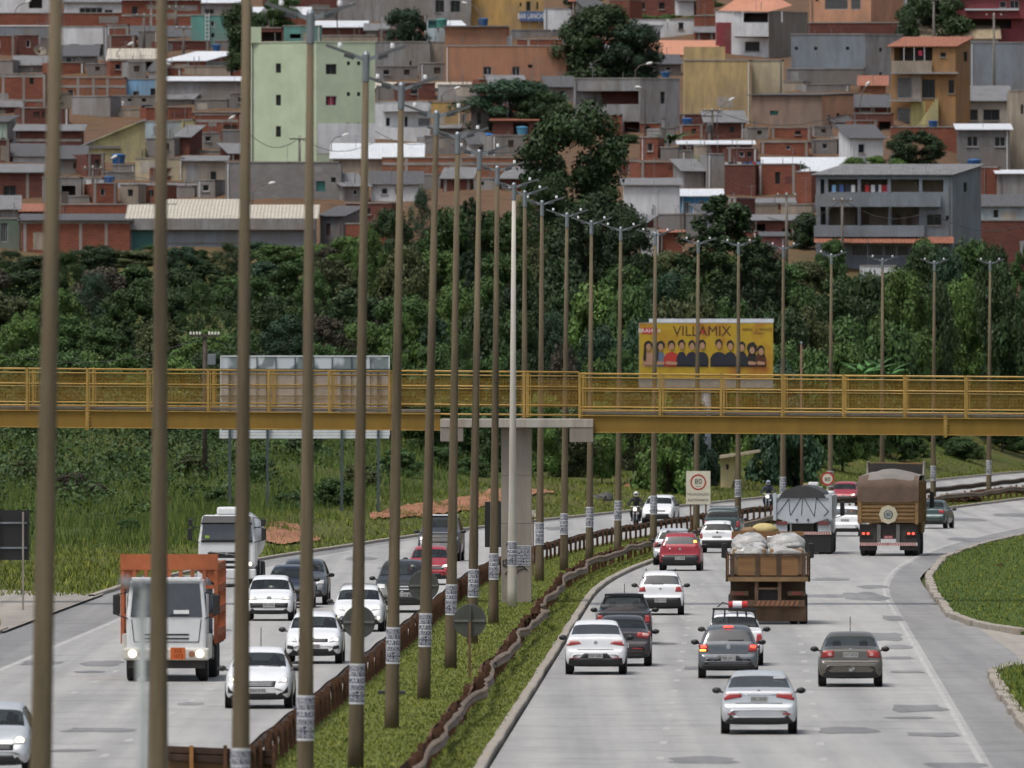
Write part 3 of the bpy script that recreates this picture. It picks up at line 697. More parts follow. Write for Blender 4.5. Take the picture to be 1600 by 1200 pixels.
def disc(par, name, mat, x, y, rx, ry, Z, n=18, wob_=.06):
    c = W(x, y, Z); k = F/Z
    pts = [(c.x+rx/k*math.cos(2*math.pi*i/n)*(1+wob_*math.sin(i*2.3)), Z, c.z+ry/k*math.sin(2*math.pi*i/n)*(1+wob_*math.cos(i*1.7))) for i in range(n)]
    return MB().add(pts, [tuple(range(n))]).build(name, mat, par)
def polyp(par, name, mat, pts, Z): return MB().add([W(x, y, Z) for x, y in pts], [tuple(range(len(pts)))]).build(name, mat, par)
FIG = [(1013, 541, SKIN1, 9, 1), (1032, 541, JEAN, 8, 1), (1049, 540, PR, 12, 0), (1065, 539, NAVY, 8, 0), (1081, 540, NAVY, 10, 0), (1097, 539, NAVY, 10, 0), (1123, 538, NAVY, 13, 0),
       (1141, 540, NAVY, 10, 0), (1159, 542, NAVY, 9, 0), (1175, 546, HAIRP, 8, 2), (1189, 548, INKR, 8, 0)]
for i, (x, y, cl, w, long) in enumerate(FIG):
    d = i*0.002
    polyp(vb, 'printed_torso', cl, [(x-w, 573), (x-w*1.02, 560), (x-w*.7, 553), (x-3, 550), (x+3, 550), (x+w*.7, 553), (x+w*1.02, 560), (x+w, 573)], Zb-.006-d)
    disc(vb, 'printed_hair', HAIRP, x, y-2, 5.6+long*1.2, 6.6+(long == 2)*3, Zb-.03-d)
    if long == 1: polyp(vb, 'printed_hair', HAIRP, [(x-6.5, y-3), (x-8, y+20), (x-4, y+30), (x-3, y+4)], Zb-.028-d)
    disc(vb, 'printed_face', SKIN1, x+.3, y+1.5, 3.9, 5.6, Zb-.055-d)
    polyp(vb, 'printed_arm', SKIN1 if cl != NAVY else cl, [(x-w*.8, 567), (x-w*.6, 564), (x+w*.8, 566), (x+w*.7, 570), (x-w*.6, 570)], Zb-.08-d)
Zr = 722.0; p = W(475, 760, Zr)
rb = thing('billboard', 'back of a white billboard with dark braces behind the footbridge on the left', 'billboard', (p.x, Zr, H(p.x, Zr)))
def torn():
    m, t, b = nt('torn_sheet')
    f = ramp(t, noise(t, 0.55, 2, 0.4), [(0.46, (0.50, 0.54, 0.57)), (0.5, (0.17, 0.20, 0.21)), (0.60, (0.19, 0.22, 0.23)), (0.63, (0.55, 0.58, 0.6))])
    t.links.new(f, b.inputs['Base Color']); b.inputs['Roughness'].default_value = .6; return m
TORN = torn(); WSHEET = M('white_sheet', (0.60, 0.62, 0.64), .5, .12); BRACE = M('brace_dark', (0.05, 0.07, 0.075), .6)
panel_px(rb, 'sheet_panel', TORN, 346, 608, 558, 577, Zr)
panel_px(rb, 'sheet_panel', M('poster_back', (0.36, 0.33, 0.33), .7, .3, .8), 346, 608, 580, 668, Zr+.02)
for q, (a, b) in enumerate(((672, 675.5), (676, 680), (680.5, 685))): panel_px(rb, 'slat', WSHEET, 343, 608, a, b, Zr-.02-.003*q)
panel_px(rb, 'frame_top', WSHEET, 344, 609, 555.5, 557.5, Zr-.03); panel_px(rb, 'frame_side', WSHEET, 607, 609, 558, 680, Zr-.03); panel_px(rb, 'frame_side', WSHEET, 344, 346, 558, 680, Zr-.03)
panel_px(rb, 'crossbar', BRACE, 344, 608, 576, 579, Zr-.06); panel_px(rb, 'crossbar', BRACE, 344, 608, 618, 619.5, Zr-.06)
for x in (401.5, 431, 461, 490, 519, 549, 579): panel_px(rb, 'brace', BRACE, x-.8, x+.8, 558, 640, Zr-.08)
for x in (359, 418, 534, 591):
    a = W(x, 640, Zr-.15); MB().box(a.x-.07, a.x+.07, Zr-.2, Zr-.05, H(a.x, Zr)-.4, W(x, 578, Zr).z).build('support_post', BRACE, rb)
# ------------------------------------------------------------------ signs
SIGNP = M('sign_cream', (0.58, 0.54, 0.43), .5, .1); SIGNR = M('sign_red', (0.36, 0.025, 0.02), .5, .1); SIGNB = M('sign_back', (0.055, 0.058, 0.05), .6, .25); POSTB = M('sign_post', (0.13, 0.07, 0.04), .8, .3)
def ring(par, name, mat, c, r0, r1, y, n=28):
    m = MB()
    for k in range(n):
        a = 2*math.pi*k/n; m.v += [(c.x+r0*math.cos(a), y, c.z+r0*math.sin(a)), (c.x+r1*math.cos(a), y, c.z+r1*math.sin(a))]
    m.f += [(2*k, 2*k+1, (2*k+3) % (2*n), (2*k+2) % (2*n)) for k in range(n)]; return m.build(name, mat, par)
Zs = 672.0; c = W(1091, 762, Zs)
sg = thing('speed_sign', 'square cream speed limit sign reading 80 with two lines of lettering', 'road sign', (c.x, Zs, .1))
panel_px(sg, 'board', SIGNP, 1072, 1110, 736, 788, Zs, .03)
cc = W(1091, 753.5, Zs); ring(sg, 'red_ring', SIGNR, cc, .31, .38, Zs-.006)
lo = lambda x, y, d=.008: W(x, y, Zs-d)-BASE[sg.name]
BLK = M('sign_black', (0.02, .02, .02), .6, 0)
text('lettering', '80', BLK, sg, lo(1091, 752.5), .36); text('lettering', 'km/h', BLK, sg, lo(1091, 760), .09)
text('lettering', 'FISCALIZAÇÃO', BLK, sg, lo(1091, 772.5), .165, sx=.92); text('lettering', 'ELETRÔNICA', BLK, sg, lo(1091, 781.5), .165)
for x in (1079, 1103): a = W(x, 780, Zs+.06); MB().box(a.x-.04, a.x+.04, Zs+.04, Zs+.1, 0, a.z+.3).build('post', POSTB, sg)
Zs2 = 748.0; c = W(1293, 748, Zs2)
s2 = thing('speed_sign', 'small round red and white speed limit sign reading 80', 'road sign', (c.x, Zs2, .1))
MB().lathe([(.36, 0), (.37, .02), (.36, .04)], (c.x, Zs2, c.z), 'y', 28).build('disc', SIGNP, s2); ring(s2, 'red_ring', SIGNR, c, .27, .37, Zs2-.006)
text('lettering', '80', BLK, s2, W(1293, 749, Zs2-.008)-BASE[s2.name], .32)
MB().box(c.x-.05, c.x+.05, Zs2+.05, Zs2+.12, 0, c.z).build('post', M('white_post', (0.5, .47, .4), .7), s2)
def backsign(x, y, r, Z, lab, base):
    c = W(x, y, Z); t = thing('round_sign', lab, 'road sign', (c.x, Z, base))
    rr = r/(F/Z); MB().lathe([(rr-.01, 0), (rr, .012), (rr-.01, .025)], (c.x, Z, c.z), 'y', 32).build('disc', SIGNB, t)
    MB().box(c.x-rr*.93, c.x+rr*.93, Z-.03, Z-.003, c.z-.03, c.z+.03).build('crossbar', M('bar_grey', (.12, .12, .11), .6), t)
    MB().box(c.x-.035, c.x+.035, Z-.10, Z-.033, base-.2, c.z-.03).build('post', POSTB, t); MB().box(c.x-.035, c.x+.035, Z-.10, Z-.033, c.z-.029, c.z+rr*.9).build('post_top', SIGNB, t)
backsign(561, 972, 25.5, 386, 'dark round road sign back half hidden by a lamp post near the white hatchbacks', .05)
backsign(734, 970, 26, 384, 'dark back of a round road sign on a thin rusty post on the median grass', .1)
backsign(662, 915, 24, 455, 'black back of a round road sign in front of the black pickup', .1)
Zs3 = 487.0; c = W(20, 836, Zs3)
bs3 = thing('direction_sign', 'black back of a big road sign on two posts at the left edge', 'road sign', (c.x, Zs3, .05))
panel_px(bs3, 'board', BLACK, -40, 46, 797, 875, Zs3, .03)
for y in (817, 856): panel_px(bs3, 'crossbar', STEEL, -38, 42, y-1.5, y+1.5, Zs3-.05, .04)
for x in (-2, 36): a = W(x, 800, Zs3-.1); MB().box(a.x-.035, a.x+.035, Zs3-.12, Zs3-.055, -.1, a.z).build('post', M('post_grey', (.22, .2, .17), .7), bs3)
Zs4 = 520.0; c = W(761, 820, Zs4)
bs4 = thing('narrow_sign', 'tall narrow black sign board left of the footbridge pier', 'road sign', (c.x, Zs4, .0))
panel_px(bs4, 'board', BLACK, 757.5, 783, 784, 855, Zs4, .04, bevel=.01); a = W(770, 855, Zs4); MB().box(a.x-.04, a.x+.04, Zs4+.05, Zs4+.12, 0, a.z+.2).build('post', POSTB, bs4)
Zs5 = 560.0; c = W(833, 803, Zs5)
s5 = thing('marker_sign', 'tiny cream sign with black marks just right of the footbridge pier', 'road sign', (c.x, Zs5, .1))
panel_px(s5, 'board', SIGNP, 829, 837, 797, 807.5, Zs5, .02); text('lettering', '1/2', BLK, s5, W(833, 800, Zs5-.006)-BASE[s5.name], .16); text('lettering', '6', BLK, s5, W(833, 805, Zs5-.006)-BASE[s5.name], .16)
a = W(833, 806, Zs5); MB().box(a.x-.03, a.x+.03, Zs5+.03, Zs5+.08, 0, a.z+.1).build('post', POSTB, s5)
# camera post near the lens, slim post, bus shelter, utility pole
Zc = 112.0; c = W(222, 910, Zc)
cp = thing('camera_post', 'pale blurred steel post with a small camera head at the lower left', 'post', (c.x, Zc, 0))
MB().tube([(c.x, Zc, -.2), (c.x, Zc, c.z)], .040, 14).build('shaft', M('pale_steel', (.24, .26, .25), .6, .2, metal=.1), cp, smooth=True)
MB().tube([(c.x, Zc, c.z-.12), (c.x-.07, Zc-.05, c.z-.03), (c.x-.15, Zc-.1, c.z+.01)], [.03, .035, .045], 10).build('camera_head', M('head_grey', (.16, .17, .18), .6), cp, smooth=True)
MB().lathe([(.045, c.z-.04), (.05, c.z), (.03, c.z+.03)], (c.x, Zc, 0), n=14).build('cap', M('head_grey', (.16, .17, .18), .6), cp)
Zt = 752.0; c = W(1253, 780, Zt)
tp = thing('slim_post', 'slim rusty brown post rising behind the white dump truck', 'post', (c.x, Zt, .1))
MB().tube([(c.x, Zt, -.2), (c.x-.03, Zt, CH-(538-HY)*Zt/F)], [.085, .06], 10).build('shaft', POSTB, tp, smooth=True); MB().lathe([(.07, 0), (.075, .1), (.03, .14)], (c.x-.03, Zt, CH-(538-HY)*Zt/F), n=10).build('cap', STEEL, tp)
p = hit(1135, 764); Zh = p.y
bsn = thing('bus_shelter', 'cream concrete bus shelter with a slanted slab roof by the far verge', 'bus shelter', p)
SHEL = wallmat('shelter_cream', (0.55, 0.45, 0.25), .3)
k = F/Zh
def sh(x, y, d=0): q = W(x, y, Zh); return (q.x, Zh+d, q.z)
m = MB(); wv = [(1126, 766), (1141, 766), (1150, 736), (1150, 711), (1126, 713)]
m.add([sh(x, y) for x, y in wv]+[sh(x, y, .35) for x, y in wv], [(0, 1, 2, 3, 4), (9, 8, 7, 6, 5)]+[(i, i+5, (i+1) % 5+5, (i+1) % 5) for i in range(5)]); m.build('wall', SHEL, bsn)
rv = [(1115, 713), (1150, 708.5), (1187, 703), (1188, 706), (1175, 709), (1150, 712.5), (1116, 717.5)]
m = MB(); n_ = len(rv); m.add([sh(x, y, -.9) for x, y in rv]+[sh(x, y, 2.2) for x, y in rv], [tuple(range(n_)), tuple(range(2*n_-1, n_-1, -1))]+[(i, i+n_, (i+1) % n_+n_, (i+1) % n_) for i in range(n_)]); m.build('roof', wallmat('shelter_roof', (.40, .34, .24), .5), bsn)
m = MB(); wv = [(1144, 766), (1152, 766), (1156, 735), (1151, 735)]; m.add([sh(x, y, .4) for x, y in wv]+[sh(x, y, 1.4) for x, y in wv], [(0, 1, 2, 3), (7, 6, 5, 4)]+[(i, i+4, (i+1) % 4+4, (i+1) % 4) for i in range(4)]); m.build('brace_wall', M('shelter_red', (.18, .06, .04), .8), bsn)
disc(bsn, 'graffiti', SPRAY, 1136.5, 729, 2.4, 5, Zh-.01, 9, .35)
p = hit(320, 752, 560)
up = thing('utility_pole', 'dark utility pole with rows of white insulators left of the white billboard', 'utility pole', p)
kz = p.y; WOOD = M('pole_wood', (.06, .045, .035), .9, .3)
tz = W(320, 522, kz).z
MB().tube([(p.x, kz, p.z-.5), (p.x, kz, tz)], [.16, .11], 10).build('shaft', WOOD, up, smooth=True)
hw = 23/(F/kz); MB().box(p.x-hw, p.x+hw, kz-.18, kz-.1, tz-.16, tz-.04).build('crossarm', WOOD, up)
INS = M('porcelain', (.6, .58, .52), .4, .1)
for q in range(10):
    if q in (4, 5): continue
    MB().lathe([(.05, -.04), (.07, 0), (.05, .05), (.065, .08), (.02, .13)], (p.x-hw*.95+q*hw*.21, kz-.14, tz), n=8).build('insulator', INS, up)
MB().box(p.x+.15, p.x+.6, kz-.3, kz, tz-1.7, tz-1.1).build('switch_box', STEEL, up, bevel=.02)
wire_m = M('cable', (.02, .02, .02), .7, 0)
for q, (xa, ya, xb_, yb_) in enumerate(((-20, 548, 320, 527), (320, 527, 640, 548))):
    a, b = W(xa, ya, kz), W(xb_, yb_, kz); pts = [a.lerp(b, i/12)-Vector((0, 0, 1.0*math.sin(math.pi*i/12))) for i in range(13)]
    MB().tube(pts, .022, 5).build('cable', wire_m, up)
# rubble heaps and rocks
DIRT = M('dark_soil', (.055, .032, .02), .95, .4, 2, spec=.1); ROCK = M('dark_rock', (.09, .085, .08), .9, .35, 2)
def heap(name, lab, cat, mat, x, y, w, h, Z=None, n=5, seed=1):
    rr = random.Random(seed); p = hit(x, y) if Z is None else W(x, y, Z); k = F/p.y; m = MB()
    for i in range(n):
        m.blob((p.x+rr.uniform(-.35, .35)*w/k, p.y+rr.uniform(-.3, .3)*w/k, p.z+rr.uniform(0, .25)*h/k), (w/k*rr.uniform(.2, .34), w/k*rr.uniform(.2, .34), h/k*rr.uniform(.45, .75)), 9, 6, .18, rr)
    o = m.build(name, mat); tag(o, lab, cat); return o
heap('rock_pile', 'dark pile of rocks on the grass by the far kerb', 'rocks', ROCK, 940, 782, 28, 14, seed=4, n=7)
heap('soil_heap', 'low mound of dark soil between the guardrails at the far right', 'soil heap', DIRT, 1495, 781, 62, 11, 835, 7, 5)
heap('soil_heap', 'narrow dark soil bank behind the guardrail at the right edge', 'soil heap', DIRT, 1570, 772, 90, 11, 885, 8, 6)
heap('tree_stump', 'brown stump in the grass of the right island', 'stump', DIRT, 1562, 887, 17, 9, 585, 3, 8)
lid = MB().box(-.36, .36, -.25, .25, 0, .09).build('drain_box', M('box_dark', (.03, .03, .033), .6)); lid.location = (W(612, 1090, 366).x, 366, .1); tag(lid, 'flat dark box lying on the median grass behind a lamp post', 'box')
# ------------------------------------------------------------------ hillside houses
BRK = brickmat('brick_orange', (0.255, 0.076, 0.044), (0.180, 0.054, 0.034), (0.18, 0.13, 0.10))
BRD = brickmat('brick_dark', (0.160, 0.052, 0.038), (0.108, 0.038, 0.031), (0.13, 0.10, 0.085))
BRL = brickmat('brick_light', (0.285, 0.112, 0.060), (0.215, 0.080, 0.046), (0.22, 0.17, 0.13))
GBL = brickmat('grey_block', (0.25, 0.245, 0.235), (0.21, 0.205, 0.20), (0.16, 0.155, 0.15), 0.4, 0.2)
def WM(n, c, g=.4): return wallmat('wall_'+n, tuple(v*.9+.02 for v in c), min(.75, g*1.35+.08))
GRY = WM('grey', (.27, .27, .272), .5); GRD = WM('dark_grey', (.155, .157, .16), .45); GRB = WM('blue_grey', (.195, .225, .26), .3); WHT = WM('white', (.66, .68, .70), .18)
GRN = WM('pale_green', (.47, .56, .39), .0); GRN2 = WM('shade_green', (.45, .53, .38), .0); YLW = WM('yellow', (.48, .43, .19), .4); CRM = WM('cream', (.50, .36, .16), .35); CRL = WM('cream_light', (.52, .44, .29), .3)  # shade_green: pale green with the shaded side's darker tone put into its colour
ORG = WM('orange', (.36, .165, .09), .3); PCH = WM('peach', (.56, .29, .17), .25); MAR = WM('maroon', (.22, .03, .04), .3); TAN = WM('tan', (.36, .30, .23), .45); BEI = WM('beige', (.44, .40, .34), .35)
BRN = WM('brown', (.27, .185, .14), .35); TEA = WM('teal', (.10, .30, .26), .35); MIN = WM('mint', (.40, .52, .44), .35); BLU = WM('sky_blue', (.20, .40, .60), .25); GLD = WM('gold', (.50, .31, .09), .35); OCH = WM('ochre', (.36, .19, .065), .4)
TAU = WM('taupe', (.24, .22, .195), .35); PNK = WM('pink', (.38, .12, .13), .35); LBL = WM('pale_blue', (.40, .50, .54), .35)
RFG = roofmat('roof_fibro', (.20, .20, .205), .18, .6); RFD = roofmat('roof_dark', (.10, .10, .105), .18, .5); RFW = roofmat('roof_zinc', (.68, .70, .73), .2, .25, 0, .45); RFC = roofmat('roof_cream', (.44, .40, .33), .3, .35)
RFT = roofmat('roof_terracotta', (.30, .12, .075), .22, .3); RFS = roofmat('roof_salmon', (.52, .24, .15), .22, .25); RFB = roofmat('roof_old_tile', (.12, .09, .07), .22, .5); RFY = roofmat('roof_straw', (.33, .26, .17), .22, .5)
GLASS = M('window_glass', (.018, .022, .026), .12, .2, 1); WFR = M('frame_aluminium', (.33, .34, .35), .5, .1); WFW = M('frame_white', (.6, .6, .6), .5, .1); WFD = M('frame_dark', (.06, .05, .045), .6, .1)
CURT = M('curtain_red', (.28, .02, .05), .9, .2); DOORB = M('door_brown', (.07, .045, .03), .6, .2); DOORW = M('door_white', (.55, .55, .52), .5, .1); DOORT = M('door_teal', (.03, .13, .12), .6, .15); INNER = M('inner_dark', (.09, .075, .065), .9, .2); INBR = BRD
def ZB(yb): return 1170+(390-yb)*0.85
def face_u(P0, P1, x, y):
    k = (x-CX)/F; dX, dZ = P1.x-P0.x, P1.y-P0.y
    t = (k*P0.y-P0.x)/(dX-k*dZ); Zp = P0.y+t*dZ
    return t, CH-(y-HY)*Zp/F
def wallface(m, P0, P1, z0, z1, holes, rev=0.16):
    d = P1-P0; L = d.length; u = d/L; n = Vector((u.y, -u.x))
    us_ = sorted({0.0, L}|{h[0] for h in holes}|{h[1] for h in holes}); zs_ = sorted({z0, z1}|{h[2] for h in holes}|{h[3] for h in holes})
    P = lambda a, z, q=0.0: (P0.x+u.x*a-n.x*q, P0.y+u.y*a-n.y*q, z)
    for a, b in zip(us_[:-1], us_[1:]):
        for c, e in zip(zs_[:-1], zs_[1:]):
            mu, mz = (a+b)/2, (c+e)/2
            if any(h[0] < mu < h[1] and h[2] < mz < h[3] for h in holes): continue
            m.quad(P(a, c), P(b, c), P(b, e), P(a, e))
    for (a, b, c, e) in holes:
        m.quad(P(a, c), P(a, c, rev), P(b, c, rev), P(b, c)); m.quad(P(a, e, rev), P(a, e), P(b, e), P(b, e, rev))
        m.quad(P(a, c, rev), P(a, c), P(a, e), P(a, e, rev)); m.quad(P(b, c), P(b, c, rev), P(b, e, rev), P(b, e))
    return P
def window(par, P, a, b, c, e, kind, rev=0.16, rmat=None):
    fm = WFD if kind == 'k' else (WFW if kind in 'WG' else WFR); t = .05
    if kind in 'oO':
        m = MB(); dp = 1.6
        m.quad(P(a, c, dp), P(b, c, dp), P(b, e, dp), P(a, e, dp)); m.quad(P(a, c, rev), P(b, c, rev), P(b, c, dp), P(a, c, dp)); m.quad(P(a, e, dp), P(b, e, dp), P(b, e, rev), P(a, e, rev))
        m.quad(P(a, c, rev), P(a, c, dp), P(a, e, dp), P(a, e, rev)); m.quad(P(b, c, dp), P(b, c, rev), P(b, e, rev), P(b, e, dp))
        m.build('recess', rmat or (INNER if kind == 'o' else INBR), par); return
    if kind == 'v': MB().quad(P(a, c, rev), P(b, c, rev), P(b, e, rev), P(a, e, rev)).build('vent', DARK, par); return
    if kind in 'dDt':
        m = MB(); m.hexa([P(a, c, rev), P(b, c, rev), P(b, c, rev+.05), P(a, c, rev+.05), P(a, e, rev), P(b, e, rev), P(b, e, rev+.05), P(a, e, rev+.05)])
        o = m.build('door', {'d': DOORB, 'D': DOORW, 't': DOORT}[kind], par)
        return
    m = MB()
    def fr(u0, u1, v0, v1, q0=rev-.06, q1=rev): m.hexa([P(u0, v0, q0), P(u1, v0, q0), P(u1, v0, q1), P(u0, v0, q1), P(u0, v1, q0), P(u1, v1, q0), P(u1, v1, q1), P(u0, v1, q1)])
    fr(a, a+t, c, e); fr(b-t, b, c, e); fr(a+t, b-t, c, c+t); fr(a+t, b-t, e-t, e)
    if kind in 'gG':
        n = max(3, int((b-a)/.16))
        for i in range(1, n): u0 = a+(b-a)*i/n; fr(u0-.018, u0+.018, c+t, e-t)
    elif b-a > .7:
        n = 2 if b-a < 1.6 else 4
        for i in range(1, n): u0 = a+(b-a)*i/n; fr(u0-.022, u0+.022, c+t, e-t)
    w = m.build('window', fm, par)
    if kind == 'c':
        MB().quad(P(a, c, rev+.02), P(b, c, rev+.02), P(b, e, rev+.02), P(a, e, rev+.02)).build('pane', GLASS, w)
        q = (b-a)*.22; MB().quad(P(a+q, c, rev+.005), P(b-q, c, rev+.005), P(b-q, e, rev+.005), P(a+q, e, rev+.005)).build('curtain', CURT, w)
    else: MB().quad(P(a, c, rev+.02), P(b, c, rev+.02), P(b, e, rev+.02), P(a, e, rev+.02)).build('pane', GLASS, w)
HN = [0]
def hs_(label, yb, xs, yt, wall, roof='f', win=(), a=0, b=None, dep=7.0, wall2=None, cols=(), beams=(), cat='house', name='house', Z=None, cop=None, over=.3, rmat=None):
    HN[0] += 1
    Z = Z or ZB(yb); V2 = lambda x, Zq: Vector(((x-CX)*Zq/F, Zq))
    if len(xs) == 3:
        B = V2(xs[1], Z); ta = math.tan(R(a or 40)); A = V2(xs[0], Z+(xs[1]-xs[0])*Z/F*ta); tb = math.tan(R(b if b else 90-(a or 40)))
        C = V2(xs[2], Z+(xs[2]-xs[1])*Z/F*tb); D = A+C-B
    else:
        w_ = (xs[1]-xs[0])*Z/F; ta = math.tan(R(a)); A = V2(xs[0], Z+max(0, w_*ta)); B = V2(xs[1], Z+max(0, -w_*ta)); d = (B-A).normalized(); n = Vector((-d.y, d.x)); C = B+n*dep; D = A+n*dep
    zt = CH-(yt-HY)*Z/F; z0 = min(H(q.x, q.y) for q in (A, B, C, D))-1.0
    ctr = (A+B+C+D)/4; t = thing(name, label, cat, (ctr.x, ctr.y, z0+1.0))
    fh, rh = [], []
    for w in win:
        x0, y0, x1, y1, k = w; onr = len(xs) == 3 and (x0+x1)/2 > xs[1]
        p0, p1 = (B, C) if onr else (A, B); L = (p1-p0).length
        u0, z_a = face_u(p0, p1, x0, y1); u1, z_b = face_u(p0, p1, x1, y0)
        q = (max(.02, u0*L), min(L-.02, u1*L), max(z0+.1, z_a), min(zt-.06, z_b))
        if q[1]-q[0] > .05 and q[3]-q[2] > .05: (rh if onr else fh).append((q, k))
    m = MB(); Pf = wallface(m, A, B, z0, zt, [q for q, k in fh])
    m2 = m if wall2 is None else MB()
    Pr = wallface(m2, B, C, z0, zt, [q for q, k in rh]); wallface(m2, C, D, z0, zt, []); wallface(m2, D, A, z0, zt, [])
    wo_ = m.build('wall', wall, t)
    if wall2: m2.build('side_wall', wall2, t)
    for q, k in fh: window(t, Pf, *q, k, rmat=rmat)
    for q, k in rh: window(t, Pr, *q, k, rmat=rmat)
    L = (B-A).length; k = F/Z
    for x in cols:
        u, _ = face_u(A, B, x, yt); u *= L; m = MB(); m.hexa([Pf(u-.12, z0, -.035), Pf(u+.12, z0, -.035), Pf(u+.12, z0, .02), Pf(u-.12, z0, .02), Pf(u-.12, zt-.02, -.035), Pf(u+.12, zt-.02, -.035), Pf(u+.12, zt-.02, .02), Pf(u-.12, zt-.02, .02)]); m.build('column', CONC, t)
    for y in beams:
        zc = CH-(y-HY)*Z/F; m = MB(); m.hexa([Pf(0, zc-.12, -.032), Pf(L, zc-.12, -.032), Pf(L, zc-.12, .02), Pf(0, zc-.12, .02), Pf(0, zc+.12, -.032), Pf(L, zc+.12, -.032), Pf(L, zc+.12, .02), Pf(0, zc+.12, .02)]); m.build('beam', CONC, t)
    hr = random.Random(HN[0]*7+3)
    if wall not in (GRN, BLU) and L > 3:
        for _ in range(hr.randint(0, 3) if wall in (BRK, BRD, BRL) else hr.randint(0, 1)):      # patches of bare cement and newer render
            w_, h_ = hr.uniform(.5, min(3.2, L*.4)), hr.uniform(.4, 1.6); u_ = hr.uniform(.1, L-w_-.1); top_ = zt-hr.uniform(.2, max(.3, min(5, zt-z0-2.5))); q = (u_, u_+w_, top_-h_, top_)
            if q[2] < z0+1 or any(q[0] < f[1]+.15 and q[1] > f[0]-.15 and q[2] < f[3]+.15 and q[3] > f[2]-.15 for f, _k in fh): continue
            n_ = 16; cu, cz = (q[0]+q[1])/2, (q[2]+q[3])/2; pts = []
            for i in range(n_):
                an = 2*math.pi*i/n_; e_ = 1/max(abs(math.cos(an)), abs(math.sin(an)))*hr.uniform(.86, 1.0); pts.append(Pf(min(L-.03, max(.03, cu+w_/2*math.cos(an)*e_)), cz+h_/2*math.sin(an)*e_, -.012-.002*_))
            MB().add(pts, [tuple(range(n_))]).build('render_patch', hr.choice((GRY, TAN, BRD if wall is not BRD else GRD) if wall in (BRK, BRD, BRL) else (GRY, BEI)), t)
    if roof == 'f' and name in ('house', 'hut'):
        for _ in range(hr.randint(0, 4)):      # starter bars left sticking out of the roof
            u_ = hr.uniform(.2, L-.2); h_ = hr.uniform(.4, 1.1); m = MB(); m.hexa([Pf(u_-.03, zt, .3), Pf(u_+.03, zt, .3), Pf(u_+.03, zt, .36), Pf(u_-.03, zt, .36), Pf(u_-.03, zt+h_, .3), Pf(u_+.03, zt+h_, .3), Pf(u_+.03, zt+h_, .36), Pf(u_-.03, zt+h_, .36)]); m.build('starter_bar', GRD, t)
    if hr.random() < .4:                        # television aerial
        u_ = hr.uniform(.3, L-.3); a0 = Vector(Pf(u_, zt-.3, 1.0)); a1 = a0+Vector((0, 0, hr.uniform(1.6, 2.8))); m = MB(); m.tube([a0, a1], .02, 4); m.bar(a1-Vector((.5, 0, .1)), a1+Vector((.5, 0, -.1)), .02, .02)
        for i in range(5): m.bar(a1+Vector((-.4+.2*i, -.2, -.1)), a1+Vector((-.4+.2*i, .2, -.1)), .015, .015)
        m.build('aerial', STEEL, t)
    if hr.random() < .5:                        # down pipe
        u_ = hr.choice((.25, L-.25)); m = MB(); m.tube([Pf(u_, z0, -.06), Pf(u_, zt-.1, -.06)], .05, 6); m.build('down_pipe', hr.choice((WFW, GRD)), t)
    for f, k_ in fh:
        if k_ in 'kwWc' and f[1]-f[0] > .5:
            m = MB(); m.hexa([Pf(f[0]-.08, f[2]-.08, -.09), Pf(f[1]+.08, f[2]-.08, -.09), Pf(f[1]+.08, f[2]-.08, .02), Pf(f[0]-.08, f[2]-.08, .02), Pf(f[0]-.08, f[2]-.003, -.09), Pf(f[1]+.08, f[2]-.003, -.09), Pf(f[1]+.08, f[2]-.003, .02), Pf(f[0]-.08, f[2]-.003, .02)]); m.build('window_sill', CONC, t)
    def rq(m, pts, th=.07):
        n = len(pts); m.add(list(pts)+[(p[0], p[1], p[2]-th) for p in pts], [tuple(range(n)), tuple(reversed(range(n, 2*n)))]+[(i, i+n, (i+1) % n+n, (i+1) % n) for i in range(n)])
    ex = lambda P, Q, o: P+(P-Q).normalized()*o
    if roof == 'f':
        m = MB(); q = [(p.x, p.y, zt-.35) for p in (A, B, C, D)]; m.add(q, [(0, 1, 2, 3)]); m.build('roof', GRD, t)
        m = MB(); o = .05
        for p0, p1 in ((A, B), (B, C)):
            d = (p1-p0).normalized(); n = Vector((d.y, -d.x)); a0, a1 = p0-d*o, p1+d*o
            m.hexa([(*(a0+n*.05), zt), (*(a1+n*.05), zt), (*(a1-n*.16), zt), (*(a0-n*.16), zt), (*(a0+n*.05), zt+.1), (*(a1+n*.05), zt+.1), (*(a1-n*.16), zt+.1), (*(a0-n*.16), zt+.1)])
        m.build('coping', cop or CONC, t)
    elif roof:
        ty, yr, rm = roof; dp = (C-B).length; Zr_ = Z+(dp if ty == 'm' else dp/2); zr = CH-(yr-HY)*Zr_/F
        A2, B2, C2, D2 = ex(A, D, over), ex(B, C, over), ex(C, B, over), ex(D, A, over)
        sl = (zr-zt)/(dp if ty == 'm' else dp/2)
        oA, oB = ex(A2, B2, over), ex(B2, A2, over); oC, oD = ex(C2, D2, over), ex(D2, C2, over)
        m = MB(); g = MB()
        if ty == 'm':
            rq(m, [(*oA, zt-sl*over+.09), (*oB, zt-sl*over+.09), (*oC, zr+sl*over+.09), (*oD, zr+sl*over+.09)])
            g.add([(*B, zt), (*C, zt), (*C, zr)], [(0, 1, 2)]); g.add([(*A, zt), (*D, zr), (*D, zt)], [(0, 1, 2)]); g.add([(*C, zt), (*D, zt), (*D, zr), (*C, zr)], [(0, 1, 2, 3)])
        elif ty in 'gh':
            M1, M2 = (oA+oD)/2, (oB+oC)/2
            if ty == 'h': q = min(dp/2, (B-A).length*.35); dd = (B-A).normalized(); M1, M2 = M1+dd*q, M2-dd*q
